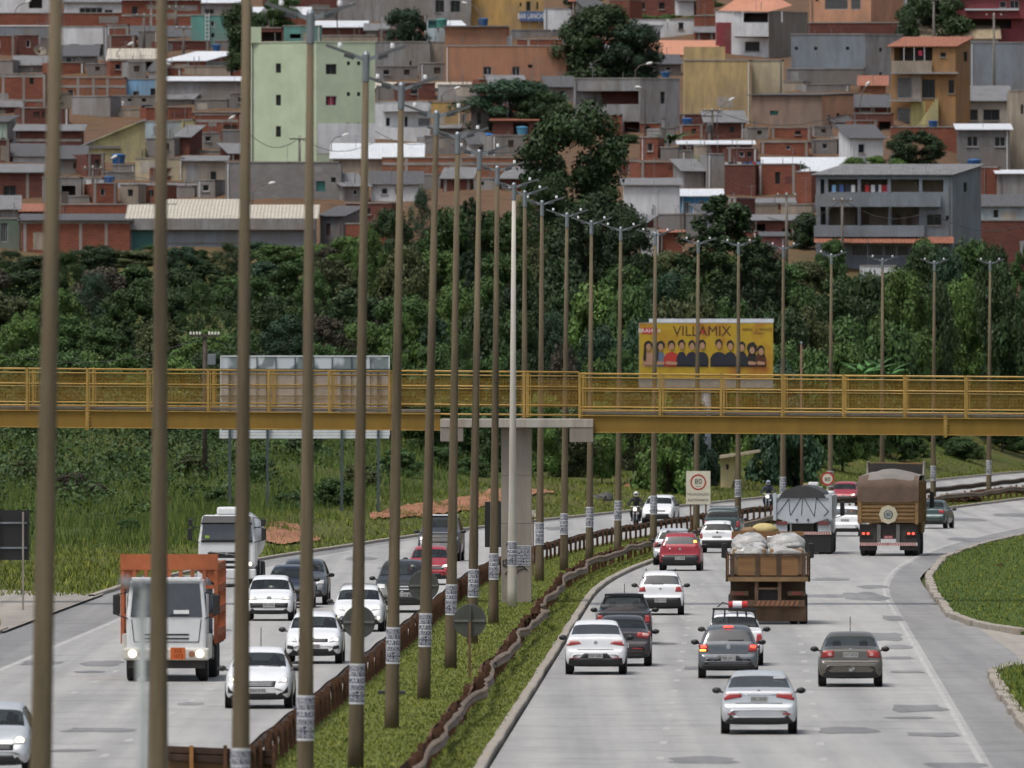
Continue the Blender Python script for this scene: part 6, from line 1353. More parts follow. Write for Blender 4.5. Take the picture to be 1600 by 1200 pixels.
def stations(style, L, Hh, zw=.92):
    hk = Hh/1.47
    if style == 'hatch':
        T = [(0, .40, .50, .55, .78, .78, .68), (.03, .27, .58, .63, .92, .92, .85), (.10, .24, .62, .67, .97, .96, .90), (.125, .24, .80, .94, .975, .97, .82), (.17, .23, .90, .97, .985, .975, .84), (.42, .22, .93, 1.38, .99, .98, .72), (.60, .20, .93, 1.44, 1, .99, .70), (1.1, .20, .92, 1.47, 1, .99, .70),
             (1.7, .20, .91, 1.47, 1, .99, .70), (L-1.70, .20, .90, 1.43, 1, .99, .70), (L-1.48, .20, .90, 1.41, 1, .99, .71), (L-.82, .21, .89, .95, 1, .98, .84), (L-.5, .22, .84, .93, .98, .96, .80), (L-.2, .22, .74, .82, .95, .92, .80), (L-.08, .22, .60, .66, .92, .9, .78), (L-.02, .25, .52, .57, .86, .86, .74), (L, .36, .48, .52, .72, .74, .6)]
        reg = dict(rear=(4, 5), front=(10, 11), side=(5, 10))
    elif style == 'sedan':
        T = [(0, .40, .52, .57, .78, .78, .68), (.03, .26, .62, .67, .92, .92, .86), (.10, .23, .66, .70, .97, .96, .90), (.125, .23, .86, .96, .975, .97, .86), (.18, .23, .95, 1.06, .98, .97, .85), (.60, .22, .95, 1.03, .99, .98, .84), (1.12, .20, .94, 1.41, 1, .985, .71), (1.42, .20, .93, 1.46, 1, .99, .69),
             (2.0, .20, .92, 1.475, 1, .99, .69), (L-2.0, .20, .91, 1.45, 1, .99, .69), (L-1.74, .20, .90, 1.41, 1, .99, .71), (L-1.0, .21, .89, .95, 1, .98, .84), (L-.55, .22, .84, .93, .98, .96, .80), (L-.22, .22, .74, .82, .95, .92, .80), (L-.09, .22, .60, .66, .92, .9, .78), (L-.02, .25, .52, .57, .86, .86, .74), (L, .36, .48, .52, .72, .74, .6)]
        reg = dict(rear=(5, 6), front=(10, 11), side=(6, 10))
    elif style == 'pickup':
        T = [(0, .42, .52, .56, .8, .8, .72), (.03, .32, .60, .64, .94, .94, .88), (.10, .30, .63, .67, .98, .97, .92), (.12, .30, .84, .93, .985, .98, .93), (.16, .28, .93, .99, .985, .98, .94), (.8, .26, .93, .99, 1, .98, .94), (1.50, .25, .93, .97, 1, .98, .93), (1.56, .24, .93, 1.40, 1, .985, .70), (1.68, .24, .93, 1.46, 1, .985, .69),
             (2.1, .24, .92, 1.475, 1, .99, .69), (L-1.95, .24, .91, 1.45, 1, .99, .69), (L-1.70, .24, .90, 1.41, 1, .99, .71), (L-1.02, .24, .90, .97, 1, .98, .84), (L-.5, .25, .86, .95, .98, .96, .82), (L-.2, .25, .76, .85, .95, .93, .82), (L-.08, .25, .62, .68, .92, .9, .8), (L-.02, .28, .54, .6, .88, .86, .76), (L, .38, .5, .54, .74, .74, .62)]
        reg = dict(rear=(6, 7), front=(11, 12), side=(8, 11))
    else:                                                    # suv
        T = [(0, .45, .54, .58, .8, .8, .72), (.03, .33, .60, .65, .94, .94, .88), (.09, .30, .64, .68, .98, .97, .92), (.11, .30, .84, .94, .985, .98, .88), (.16, .29, .96, 1.03, .99, .985, .86), (.30, .28, .97, 1.36, 1, .985, .78), (.46, .27, .97, 1.45, 1, .99, .75), (1.1, .26, .96, 1.475, 1, .99, .75),
             (1.8, .26, .95, 1.475, 1, .99, .75), (L-1.95, .26, .94, 1.44, 1, .99, .74), (L-1.72, .26, .94, 1.39, 1, .99, .74), (L-1.18, .26, .94, 1.03, 1, .98, .84), (L-.5, .27, .90, .99, .98, .96, .84), (L-.2, .27, .80, .90, .96, .94, .84), (L-.08, .27, .64, .70, .93, .91, .82), (L-.02, .30, .54, .6, .88, .87, .78), (L, .4, .5, .54, .76, .76, .64)]
        reg = dict(rear=(4, 5), front=(10, 11), side=(5, 10))
    T = [(y, zb, w*hk if w > .8 else w, t*hk if t > .9 else t, a, b, c) for (y, zb, w, t, a, b, c) in T]
    return T, reg
def section(st, hw):
    y, zb, zw, zt, wb, ww, wt = st; wb *= hw; ww *= hw; wt *= hw; d = zt-zw
    return [(0, zb), (wb*.8, zb), (wb*.965, zb+.06), (wb*.995, zb+(zw-zb)*.35), (wb, zb+(zw-zb)*.62), (ww*.99, zw-.05), (ww*.955, zw), ((ww*.955+wt)/2+.01, zw+.5*d), (wt, zw+.88*d), (wt*.88, zw+.975*d), (wt*.45, zt), (0, zt+.006)]
SHELLS = {}; TMP = bpy.data.scenes.new('shell_workshop')     # small scratch scene for subdividing the car shells
def shell(style, L, Wd, Hh):
    key = (style, L, Wd, Hh)
    if key in SHELLS: return SHELLS[key]
    T, reg = stations(style, L, Hh); hw = Wd/2; m = MB(); mats = []
    secs = [section(s, hw) for s in T]; K = 12; n = 2*K-2
    for s, sec in zip(T, secs):
        y = s[0]-L/2
        for x, z in sec: m.v.append((x, y, z))
        for x, z in reversed(sec[1:-1]): m.v.append((-x, y, z))
    jj = lambda j: j if j < K-1 else n-1-j              # strip index mirrored
    for i in range(len(T)-1):
        for j in range(n):
            m.f.append((i*n+j, i*n+(j+1) % n, (i+1)*n+(j+1) % n, (i+1)*n+j)); q = jj(j); mt = 0
            if i == reg['rear'][0] and q >= 8: mt = 1
            elif i == reg['front'][0] and q >= 8: mt = 2
            elif reg['side'][0] <= i < reg['side'][1] and q in (6, 7): mt = 3
            elif q in (0, 1): mt = 4
            mats.append(mt)
    m.f.append(tuple(range(n))); mats.append(0); m.f.append(tuple((len(T)-1)*n+k for k in reversed(range(n)))); mats.append(0)
    me = m.mesh('shell'); o = bpy.data.objects.new('shell', me); TMP.collection.objects.link(o)
    for _ in range(5): me.materials.append(None)
    me.polygons.foreach_set('material_index', mats)
    sd = o.modifiers.new('s', 'SUBSURF'); sd.levels = 2; sd.render_levels = 2
    TMP.view_layers[0].update(); dg = TMP.view_layers[0].depsgraph; ev = bpy.data.meshes.new_from_object(o.evaluated_get(dg)); bpy.data.objects.remove(o)
    bm = bmesh.new(); bm.from_mesh(ev); bvh = BVHTree.FromBMesh(bm); bm.free()
    vs = np.array([v.co[:] for v in ev.vertices]); out = []
    for k in range(5):
        fs = [tuple(p.vertices) for p in ev.polygons if p.material_index == k]
        ids = sorted({i for f in fs for i in f}); mp = {a: b for b, a in enumerate(ids)}
        q = MB(); q.v = [tuple(vs[i]) for i in ids]; q.f = [tuple(mp[i] for i in f) for f in fs]
        me2 = q.mesh(['body', 'rear_window', 'windscreen', 'side_windows', 'underbody'][k], None, True); out.append(me2)
    SHELLS[key] = (out, bvh, T); return SHELLS[key]
def wheel_meshes(r, w):
    ty = MB().lathe([(r*.62, -w/2), (r*.9, -w/2), (r, -w*.36), (r, w*.36), (r*.9, w/2), (r*.62, w/2)], axis='x', n=20).mesh('tyre', RUBBER, False)
    rm = MB().lathe([(r*.60, -w*.42), (r*.64, -w*.46), (r*.5, -w*.3), (r*.15, -w*.34), (r*.15, w*.34), (r*.5, w*.3), (r*.64, w*.46), (r*.6, w*.42)], axis='x', n=16).mesh('rim', RIM, False); return ty, rm
WH = wheel_meshes(.30, .20); WHT_ = wheel_meshes(.50, .28)
def wheel(par, x, y, r=.30, me=WH):
    k = r/(.30 if me is WH else .5); t = link('wheel', me[0], par); t.location = (x, y, r); t.scale = (1, k, k); link('rim', me[1], t); t.name = 'wheel'; return t
class Car:
    def __init__(s, label, style, L, Wd, Hh, pm, x, yb, oncoming=False, cat='car', yaw=0, name=None, tint=False, Zc=None, lights=True, glassdark=False):
        s.L, s.W, s.H, s.on = L, Wd, Hh, oncoming; wb_ = L*.29
        Zn = CH*F/(yb-HY); Z = (Zn+wb_+.3) if Zc is None else Zc; s.Z = Z
        X = (x-CX)*(Zn+.0)/F; rz = -math.atan(XS(Z))+(math.pi if oncoming else 0)+R(yaw)
        s.t = thing(name or {'hatch': 'hatchback', 'sedan': 'sedan', 'pickup': 'pickup', 'suv': 'suv'}[style], label, cat, (X+XS(Z)*(Z-Zn)*1.0, Z, .006), rz, 'vehicles on the left carriageway' if oncoming else 'vehicles on the right carriageway')
        (bo, rw, fw, sw, ub), s.bvh, T = shell(style, L, Wd, Hh); s.T = T
        def lk(nm, me, mat):
            o = link(nm, me, s.t)
            if not me.materials: me.materials.append(mat)
            o.material_slots[0].link = 'OBJECT'; o.material_slots[0].material = mat; return o
        s.body = lk('body', bo, pm); lk('rear_window', rw, CGD if tint else CG); lk('windscreen', fw, CG); lk('side_windows', sw, CGD if tint else CG); lk('underbody', ub, BLACK); s.pm = pm
        hw = Wd/2; r = {'suv': .36, 'pickup': .33}.get(style, .305)
        for sy in (-1, 1):
            for sx in (-1, 1):
                wheel(s.t, sx*(hw-.115), sy*wb_, r)
                MB().lathe([(r*1.16, -.012), (r*1.16, .012)], (sx*(hw*.985), sy*wb_, r), 'x', 18).build('wheel_arch', BLACK, s.t, local=True)
        zs_ = Hh*.62
        for sx in (-1, 1):      # mirrors, seats
            yb_ = L/2-1.35 if style != 'pickup' else L/2-1.45
            m = MB(); m.blob((sx*(hw+.10), yb_, zs_+.05), (.115, .07, .075), 10, 6); m.bar((sx*(hw-.08), yb_+.03, zs_), (sx*(hw+.05), yb_+.02, zs_+.02), .05, .04); m.build('mirror', s.pm if cat == 'carp' else BLACK, s.t, local=True, smooth=True)
            for y in ((L*.02, -.65) if style != 'pickup' else (L*.04,)):
                y2 = y if y > 0 else -L*.19
                m = MB(); m.box(sx*.36-.22, sx*.36+.22, y2-.12, y2+.02, .45, Hh*.68); m.box(sx*.36-.11, sx*.36+.11, y2-.1, y2, Hh*.69, Hh*.82); m.build('seat', SEAT, s.t, local=True, bevel=.04)
        MB().box(-hw*.8, hw*.8, L/2-1.35, L/2-1.0, .5, Hh*.62).build('dashboard', BLACK, s.t, local=True, bevel=.04)
        if oncoming:      # driver behind the glass
            m = MB(); m.blob((-.36, L*.02+.12, Hh*.60), (.21, .13, .24), 10, 7); m.build('driver_torso', SHIRT, s.t, local=True, smooth=True); MB().blob((-.36, L*.02+.14, Hh*.80), (.085, .10, .115), 10, 7).build('driver_head', SKIN, s.t, local=True, smooth=True)
    def y_at(s, x, z):
        f = 1 if s.on else -1
        h = s.bvh.ray_cast(Vector((x, f*(s.L/2+2), z)), Vector((0, -f, 0)))
        return h[0].y if h[0] is not None else f*s.L/2
    def patch(s, name, c, mat, off=.008, n=6, m_=4, par=None, both=False, thick=.03):
        for sx in ((1, -1) if both else (1,)):
            f = 1 if s.on else -1; q = MB(); (ax, az), (bx_, bz_), (cx_, cz), (dx_, dz) = c
            for i in range(m_+1):
                for j in range(n+1):
                    u, v = j/n, i/m_; x = ((ax*(1-u)+bx_*u)*(1-v)+(dx_*(1-u)+cx_*u)*v)*sx; z = (az*(1-u)+bz_*u)*(1-v)+(dz*(1-u)+cz*u)*v
                    q.v.append((x, s.y_at(x, z)+f*off, z))
            for i in range(m_):
                for j in range(n): a = i*(n+1)+j; q.f.append((a, a+1, a+n+2, a+n+1))
            b = len(q.v); rim_ = [j for j in range(n+1)]+[i*(n+1)+n for i in range(1, m_+1)]+[m_*(n+1)+j for j in range(n-1, -1, -1)]+[i*(n+1) for i in range(m_-1, 0, -1)]
            for k in rim_: v = q.v[k]; q.v.append((v[0], v[1]-f*thick, v[2]))
            for k in range(len(rim_)): k2 = (k+1) % len(rim_); q.f.append((rim_[k], b+k, b+k2, rim_[k2]))
            o = q.build(name, mat, par or s.t, local=True, smooth=True)
        return o
    def rect(s, name, x0, x1, z0, z1, mat, off=.008, both=False, **k): return s.patch(name, [(x0, z0), (x1, z0), (x1, z1), (x0, z1)], mat, off, both=both, **k)
    def plate(s, z, txt, mat=PLATE, x=0, w=.40, h=.13):
        f = 1 if s.on else -1; y = s.y_at(x, z)+f*.02; a, b = sorted((y, y-f*.04))
        o = MB().box(x-w/2, x+w/2, a, b, z-h/2, z+h/2).build('number_plate', mat, s.t, local=True)
        vs, fs = textmesh(txt, h*.95); wx = max(abs(v[0]) for v in vs); q = MB().add([(-f*v[0]*(w*.45)/wx+x, y+f*.004, z+v[1]*.95) for v in vs], fs).build('lettering', BLK if mat is PLATE else PW, o, local=True); q['kind'] = 'stuff'
    def badge(s, z, r=.05, mat=CHROME, x=0):
        f = 1 if s.on else -1; y = s.y_at(x, z); MB().lathe([(r, 0), (r, f*.012), (r*.5, f*.016)], (x, y, z), 'y', 14).build('badge', mat, s.t, local=True)
    def antenna(s, y=-.6, h=.35): z = s.H-.02; MB().tube([(0, y, z), (0, y-.12, z+h)], .012, 5).build('antenna', BLACK, s.t, local=True)
    def rearline(s, z, x): s.patch('boot_seam', [(-x, z-.008), (x, z-.008), (x, z+.008), (-x, z+.008)], BLACK, .004, 10, 1)
    def head(s, c, lit=True, cx=None, lr=.055):
        s.patch('headlamp', c, HEAD, .01, both=True)
        if lit:
            x = cx if cx else sum(p[0] for p in c)/4; z = sum(p[1] for p in c)/4
            for sx in (1, -1):
                y = s.y_at(sx*x, z)+.03; MB().blob((sx*x, y-.01, z), (lr, .03, lr*.85), 12, 8).build('headlamp_bulb', HEADL, s.t, local=True, smooth=True)
    def box(s, name, mat, *a, **k): return MB().box(*a).build(name, mat, s.t, local=True, **k)
PWHITE = paint('paint_white', (.66, .67, .68)); PSILV = paint('paint_silver', (.50, .52, .54), .35); PGREY = paint('paint_grey', (.10, .112, .125), .4); PBROWN = paint('paint_greybrown', (.105, .098, .085), .4); PRED = paint('paint_red', (.30, .018, .03), .1); PBLK = paint('paint_black', (.014, .015, .018)); PDRK = paint('paint_dark', (.035, .03, .032), .3); PGRN = paint('paint_green', (.035, .06, .06), .3); PBLUE = paint('paint_navy', (.02, .03, .055), .2)
# ---- right carriageway, seen from behind
c = Car('silver white sedan in the foreground of the right carriageway', 'sedan', 4.6, 1.80, 1.47, PSILV, 1186, 1147, tint=True)
c.patch('tail_lamp', [(.40, .88), (.82, .80), (.84, .93), (.42, .965)], TAIL, both=True); c.patch('tail_lamp_top', [(.44, .94), (.80, .93), (.80, .975), (.42, .975)], TAILP, .012, both=True); c.rect('chrome_strip', -.42, .42, .925, .945, CHROME); c.plate(.83, 'PAC 8187'); c.badge(1.02, .045); c.rearline(.735, .55)
c.rect('valance', -.74, .74, .24, .38, BLACK, .01, n=12); c.rect('reflector', .56, .74, .47, .50, TAIL, both=True); c.patch('bumper_crease', [(-.62, .395), (.62, .395), (.60, .42), (-.60, .42)], PSILV, .015, 12, 1); c.box('paper', WHITE, .34, .60, -1.36, -1.355, 1.30, 1.345)
c = Car('dark grey hatchback with its brake lights lit, behind the silver white sedan', 'hatch', 3.9, 1.66, 1.46, PGREY, 1138, 1060, tint=True)
c.patch('tail_lamp', [(.55, .74), (.80, .74), (.82, .93), (.58, .95)], TAIL, both=True); c.patch('brake_lamp', [(.60, .85), (.76, .84), (.76, .92), (.62, .92)], BRAKE, .014, both=True); c.patch('indicator', [(-.78, .755), (-.62, .755), (-.62, .80), (-.78, .80)], AMB, .016)
c.box('high_brake_lamp', BRAKE, -.13, .13, -1.52, -1.47, 1.405, 1.445); c.badge(.87, .065); c.rearline(.70, .52); c.patch('plate_recess', [(-.40, .50), (.40, .50), (.28, .63), (-.28, .63)], BLACK, .006); c.plate(.56, 'PBB 2813'); c.rect('valance', -.70, .70, .25, .38, BLACK, .01, n=12); c.patch('bumper_ridge', [(-.7, .45), (.7, .45), (.68, .475), (-.68, .475)], PGREY, .02, 12, 1); c.antenna(-.4, .25); c.rect('wiper', .0, .42, 1.05, 1.07, BLACK, .02)
c = Car('white pickup with a black roof rack and red canister, ahead of the dark grey hatchback', 'pickup', 4.4, 1.68, 1.52, PWHITE, 1147, 1040)
c.patch('tail_lamp', [(.62, .66), (.79, .66), (.80, .92), (.66, .92)], TAIL, both=True); c.rect('valance', -.74, .74, .30, .60, BLACK, .008, n=10); c.plate(.55, 'JGL 4410')
m = MB()
for x in (-.66, -.3, .1, .38, .66): m.bar((x, -.66, .98), (x*.88, -.60, 1.60), .035, .035)
m.bar((-.62, -.6, 1.60), (.62, -.6, 1.60), .05, .06); m.bar((-.66, -.64, 1.2), (.66, -.64, 1.2), .04, .04); m.bar((-.6, .1, 1.58), (.6, .1, 1.58), .05, .05); m.bar((-.6, -.6, 1.6), (-.6, .1, 1.58), .04, .04); m.bar((.6, -.6, 1.6), (.6, .1, 1.58), .04, .04); m.build('roof_rack', BLACK, c.t, local=True)
cn = thing('canister', 'red and white canister strapped on the white pickup roof rack', 'canister', c.t.matrix_basis @ Vector((.12, -.5, 1.63))); b = BASE[cn.name]
MB().tube([(b.x-.28, b.y, b.z+.1), (b.x-.16, b.y, b.z+.1)], .09, 12).build('end_band', CLO[0], cn); MB().tube([(b.x-.16, b.y, b.z+.1), (b.x+.1, b.y, b.z+.1)], .1, 12).build('drum', WHITE, cn); MB().tube([(b.x+.1, b.y, b.z+.1), (b.x+.26, b.y, b.z+.1)], .095, 12).build('end_band', CLO[0], cn)
MB().tube([(b.x-.28, b.y, b.z+.1), (b.x-.45, b.y, b.z+.16), (b.x-.6, b.y, b.z+.02)], .02, 6).build('hose', BLACK, cn)
c = Car('grey brown older sedan with clear rear window, alone in the right lane', 'sedan', 4.5, 1.72, 1.46, PBROWN, 1329, 1073)
c.patch('tail_lamp', [(.46, .80), (.80, .78), (.82, .97), (.44, .98)], TAIL, both=True); c.badge(1.0, .045); c.plate(.86, 'JHO 8738'); c.rearline(.73, .5)
for sx in (-1, 1):
    for dx in (.56, .72):
        y = c.y_at(sx*dx, .88); MB().lathe([(.055, 0), (.05, -.014)], (sx*dx, y-.004, .88), 'y', 14).build('lamp_round', TAILP if dx < .6 else TAIL, c.t, local=True)
c.patch('bumper_line', [(-.72, .655), (.72, .655), (.72, .67), (-.72, .67)], BLACK, .006, 12, 1); c.rect('valance', -.7, .7, .23, .30, BLACK, .006, n=10); c.box('tow_ball', CHROME, -.05, .05, -2.36, -2.25, .42, .50); c.box('tow_ball_cap', CHROME, .04, .10, -2.34, -2.28, .46, .54); c.antenna(-.3, .42)
c = Car('white sedan with a dark lower bumper beside the median grass', 'sedan', 4.28, 1.70, 1.5, PWHITE, 931, 1054, tint=True)
c.patch('tail_lamp', [(.40, .86), (.80, .80), (.81, .91), (.44, .91)], TAIL, both=True); c.patch('tail_lamp_top', [(.44, .905), (.80, .905), (.80, .96), (.48, .95)], TAILP, .009, both=True); c.badge(.90, .05); c.rearline(.70, .5)
c.patch('valance', [(-.76, .25), (.76, .25), (.74, .46), (-.74, .46)], BLACK, .01, n=12); c.patch('plate_panel', [(-.46, .455), (.46, .455), (.32, .60), (-.32, .60)], BLACK, .01, n=8); c.plate(.53, 'PAP 2081'); c.rect('reflector', .45, .72, .455, .47, TAIL, .014, both=True); c.antenna(-.5, .3)
c = Car('dark maroon sedan partly hidden by the white sedan', 'sedan', 4.2, 1.68, 1.44, PDRK, 972, 1041)
c.patch('tail_lamp', [(.42, .84), (.80, .78), (.82, 1.0), (.44, 1.02)], TAIL, both=True); c.patch('lamp_insert', [(.58, .88), (.78, .86), (.78, .95), (.6, .96)], TAILP, .014, both=True); c.rect('valance', -.7, .7, .24, .34, BLACK, .008, n=10); c.rect('reflector', .3, .6, .5, .53, TAIL, both=True); c.plate(.6, 'JFP 3326')
c = Car('black pickup loaded with a dark tarpaulin, ahead of the maroon sedan', 'pickup', 4.4, 1.70, 1.56, PBLK, 975, 1007)
c.patch('tail_lamp', [(.64, .68), (.79, .68), (.80, .90), (.66, .90)], TAIL, both=True); c.rect('valance', -.74, .74, .3, .5, BLACK, .008, n=10)
MB().blob((0, -1.45, .98), (.66, .6, .20), 14, 8, .08).build('tarpaulin', M('tarp_dark', (.035, .028, .028), .8, .3, 3), c.t, local=True, smooth=True); m = MB(); m.bar((-.6, -.66, 1.5), (.6, -.66, 1.5), .06, .08); m.bar((-.72, -.7, .98), (-.56, -.66, 1.5), .05, .05); m.bar((.72, -.7, .98), (.56, -.66, 1.5), .05, .05); m.build('roll_bar', BLACK, c.t, local=True); c.antenna(.2, .3)
c = Car('small white high riding hatchback with black bumper', 'hatch', 3.68, 1.60, 1.50, PWHITE, 1032, 961, tint=True)
c.patch('tail_lamp', [(.50, .80), (.76, .80), (.76, .97), (.54, .97)], TAIL, both=True); c.patch('valance', [(-.74, .26), (.74, .26), (.68, .60), (-.68, .60)], BLACK, .012, n=12); c.plate(.50, 'PBD 6310'); c.badge(.90, .04); c.rect('wiper', -.3, .1, 1.06, 1.08, BLACK, .02)
for sx in (-1, 1): c.box('roof_bar', BLACK, sx*.5-.02, sx*.5+.02, -.9, .5, 1.52, 1.55)
c = Car('red hatchback with a black bumper and one orange indicator lit', 'hatch', 4.0, 1.72, 1.56, PRED, 1063, 892, tint=True)
c.patch('tail_lamp', [(.60, .98), (.74, .98), (.66, 1.22), (.56, 1.22)], TAIL, .012, both=True); c.patch('indicator', [(.57, 1.16), (.68, 1.16), (.65, 1.26), (.56, 1.26)], AMB, .022); c.patch('valance', [(-.80, .26), (.80, .26), (.76, .66), (-.76, .66)], BLACK, .012, n=12); c.plate(.52, 'JJC 7046'); c.badge(.90, .05); c.badge(.92, .035, WHITE, -.42)
for sx in (-1, 1): c.box('roof_bar', BLACK, sx*.55-.03, sx*.55+.03, -1.0, .5, 1.57, 1.63)
c.box('rack_bar', BLACK, -.58, .58, -.85, -.78, 1.60, 1.64)
c = Car('silver car half hidden behind the red hatchback', 'hatch', 4.0, 1.70, 1.55, PSILV, 1052, 883); c.patch('tail_lamp', [(.60, .75), (.8, .75), (.8, 1.0), (.62, 1.0)], TAIL, both=True)
c = Car('small old white hatchback with black bumper', 'hatch', 3.75, 1.62, 1.44, PWHITE, 1121, 864)
c.patch('tail_lamp', [(.64, .64), (.79, .64), (.80, .90), (.66, .92)], TAIL, both=True); c.rect('valance', -.78, .78, .27, .58, BLACK, .012, n=12); c.plate(.70, 'JEX 0914', M('plate_dirty', (.14, .14, .13), .6)); c.badge(.92, .05, BLACK); c.box('rear_wiper', BLACK, -.02, .3, -1.80, -1.77, 1.04, 1.07); c.box('sticker', WHITE, .28, .42, -1.52, -1.51, 1.30, 1.38)
c = Car('dark green estate car with roof bars ahead of the old white hatchback', 'suv', 4.3, 1.75, 1.62, PGRN, 1129, 847); c.patch('tail_lamp', [(.66, .7), (.82, .7), (.82, 1.0), (.7, 1.0)], TAIL, both=True); c.box('roof_bar', STEEL, -.62, .62, -1.2, -1.14, 1.66, 1.71)
for sx in (-1, 1): c.box('roof_bar', STEEL, sx*.6-.02, sx*.6+.02, -1.4, .6, 1.63, 1.67)
c = Car('white car showing only its roof beyond the wooden truck', 'hatch', 3.9, 1.66, 1.46, PWHITE, 1207, 889, tint=True)
c = Car('white hatchback with papers in its rear window between the two dump trucks', 'hatch', 3.9, 1.66, 1.48, PWHITE, 1321, 838); c.patch('tail_lamp', [(.64, .7), (.8, .7), (.8, 1.0), (.66, 1.0)], TAIL, both=True); c.plate(.78, 'JIT 5528')
for x in (-.3, .0, .3): c.box('sticker', CLO[[4, 2, 6][int(x*3+1.5) % 3]], x-.08, x+.08, -1.62, -1.61, 1.12, 1.25)
c = Car('dark green sedan emerging right of the brown dump truck', 'sedan', 4.4, 1.70, 1.45, PGRN, 1456, 826, yaw=-3); c.patch('tail_lamp', [(.5, .8), (.8, .78), (.82, .95), (.52, .96)], TAIL, both=True)
# ---- left carriageway, seen from the front
def front(c, grille=None, low=None, txt=None, pz=.42, badge=True):
    if grille: c.patch('grille', grille, BLACK, .008, n=10)
    if low: c.patch('lower_intake', low, BLACK, .008, n=10)
    if txt: c.plate(pz, txt)
    if badge: c.badge(.70, .06)
    for x in (-.3, .25): c.box('wiper', BLACK, x-.25, x+.2, c.L/2-1.02, c.L/2-1.0, c.H*.68, c.H*.68+.02)
c = Car('white sedan with a wide chrome grille nearest in the left carriageway', 'sedan', 4.25, 1.70, 1.52, PWHITE, 404, 1107, True); front(c, [(-.42, .55), (.42, .55), (.46, .70), (-.46, .70)], [(-.5, .28), (.5, .28), (.45, .40), (-.45, .40)], 'PAX 9175', .45, False); c.head([(.50, .66), (.78, .68), (.80, .80), (.56, .76)])
for z in (.59, .63, .67): c.rect('grille_bar', -.40, .40, z-.008, z+.008, CHROME, .014, n=10, m_=1)
c.patch('fog_recess', [(.52, .36), (.76, .40), (.76, .58), (.66, .44)], BLACK, .01, both=True); c.antenna(-.2, .5)
c = Car('white hatchback with twin headlamps just behind the chrome grille sedan', 'hatch', 3.9, 1.66, 1.47, PWHITE, 490, 1037, True); front(c, [(-.42, .63), (.42, .63), (.42, .72), (-.42, .72)], [(-.5, .30), (.5, .30), (.42, .44), (-.42, .44)], 'PBG 3382', .50); c.head([(.46, .62), (.76, .66), (.78, .79), (.50, .74)], cx=.66); c.patch('fog_recess', [(.56, .42), (.76, .44), (.74, .54), (.58, .52)], BLACK, .01, both=True); c.rect('lip', -.7, .7, .25, .285, BLACK, .012, n=10)
c = Car('small white city car with a black lower grille', 'hatch', 3.7, 1.65, 1.5, PWHITE, 421, 970, True); front(c, [(-.62, .44), (.62, .44), (.64, .60), (-.64, .60)], None, 'PRE 6030', .52, False); c.badge(.74, .085); c.rect('chrome_strip', -.5, .5, .73, .745, CHROME, n=10, m_=1); c.head([(.40, .70), (.74, .72), (.76, .84), (.44, .79)])
c = Car('white hatchback with slanting headlamps behind the round sign', 'hatch', 3.92, 1.68, 1.47, PWHITE, 560, 987, True); front(c, [(-.3, .62), (.3, .62), (.34, .70), (-.34, .70)], [(-.55, .30), (.55, .30), (.5, .48), (-.5, .48)], 'PAM 4481', .40); c.head([(.40, .66), (.72, .74), (.80, .90), (.52, .80)], lr=.07)
for sx in (-1, 1): y = c.y_at(sx*.66, .45); MB().blob((sx*.66, y, .45), (.045, .03, .045), 8, 6).build('fog_lamp', HEADL, c.t, local=True, smooth=True)
c = Car('navy car tucked behind the small white city car', 'hatch', 4.0, 1.70, 1.5, PBLUE, 452, 950, True); front(c, [(-.5, .5), (.5, .5), (.5, .66), (-.5, .66)]); c.head([(.46, .68), (.76, .70), (.78, .82), (.50, .78)])
c = Car('dark grey car behind the navy car', 'suv', 4.3, 1.76, 1.6, PGREY, 474, 945, True); front(c, [(-.5, .5), (.5, .5), (.5, .7), (-.5, .7)]); c.head([(.46, .74), (.78, .76), (.8, .90), (.50, .86)], False)
c = Car('large black pickup with a chrome barred grille in the left carriageway', 'pickup', 5.2, 1.92, 1.80, PBLK, 629, 957, True, name='pickup'); front(c, [(-.5, .72), (.5, .72), (.54, .98), (-.54, .98)], [(-.6, .4), (.6, .4), (.6, .56), (-.6, .56)], 'JKQ 2207', .60)
for z in (.80, .90): c.rect('grille_bar', -.48, .48, z-.02, z+.02, CHROME, .016, n=10, m_=1)
c.head([(.58, .82), (.86, .84), (.88, 1.0), (.60, .98)], False); y = c.y_at(.72, .55); MB().blob((-.72, y, .55), (.05, .03, .05), 8, 6).build('fog_lamp', HEADL, c.t, local=True, smooth=True)
c = Car('red hatchback with a lit headlamp behind the black pickup', 'hatch', 4.0, 1.72, 1.5, PRED, 671, 914, True); front(c, [(-.6, .60), (.6, .60), (.55, .72), (-.55, .72)], [(-.5, .3), (.5, .3), (.45, .45), (-.45, .45)]); c.rect('chrome_strip', -.5, .5, .74, .765, CHROME, n=10, m_=1); c.head([(.46, .66), (.78, .70), (.80, .84), (.54, .78)])
c = Car('black off road vehicle with a white roof behind the red hatchback', 'suv', 4.3, 1.84, 1.95, PBLK, 686, 877, True); front(c, [(-.5, .8), (.5, .8), (.5, 1.05), (-.5, 1.05)], None, 'JIE 8842', .62); c.box('roof_panel', PWHITE, -.66, .66, -1.6, .25, 1.93, 1.975, bevel=.02); c.head([(.6, .9), (.82, .9), (.82, 1.06), (.6, 1.06)], False); c.rect('bonnet_edge', -.7, .7, 1.22, 1.25, STEEL, n=8, m_=1)
c = Car('white hatchback with bright headlamps beside the first motorcycle', 'hatch', 4.0, 1.70, 1.48, PWHITE, 1028, 818, True); front(c, [(-.4, .62), (.4, .62), (.42, .70), (-.42, .70)], [(-.6, .32), (.6, .32), (.6, .5), (-.6, .5)]); c.head([(.42, .64), (.74, .68), (.78, .82), (.5, .76)], lr=.11)
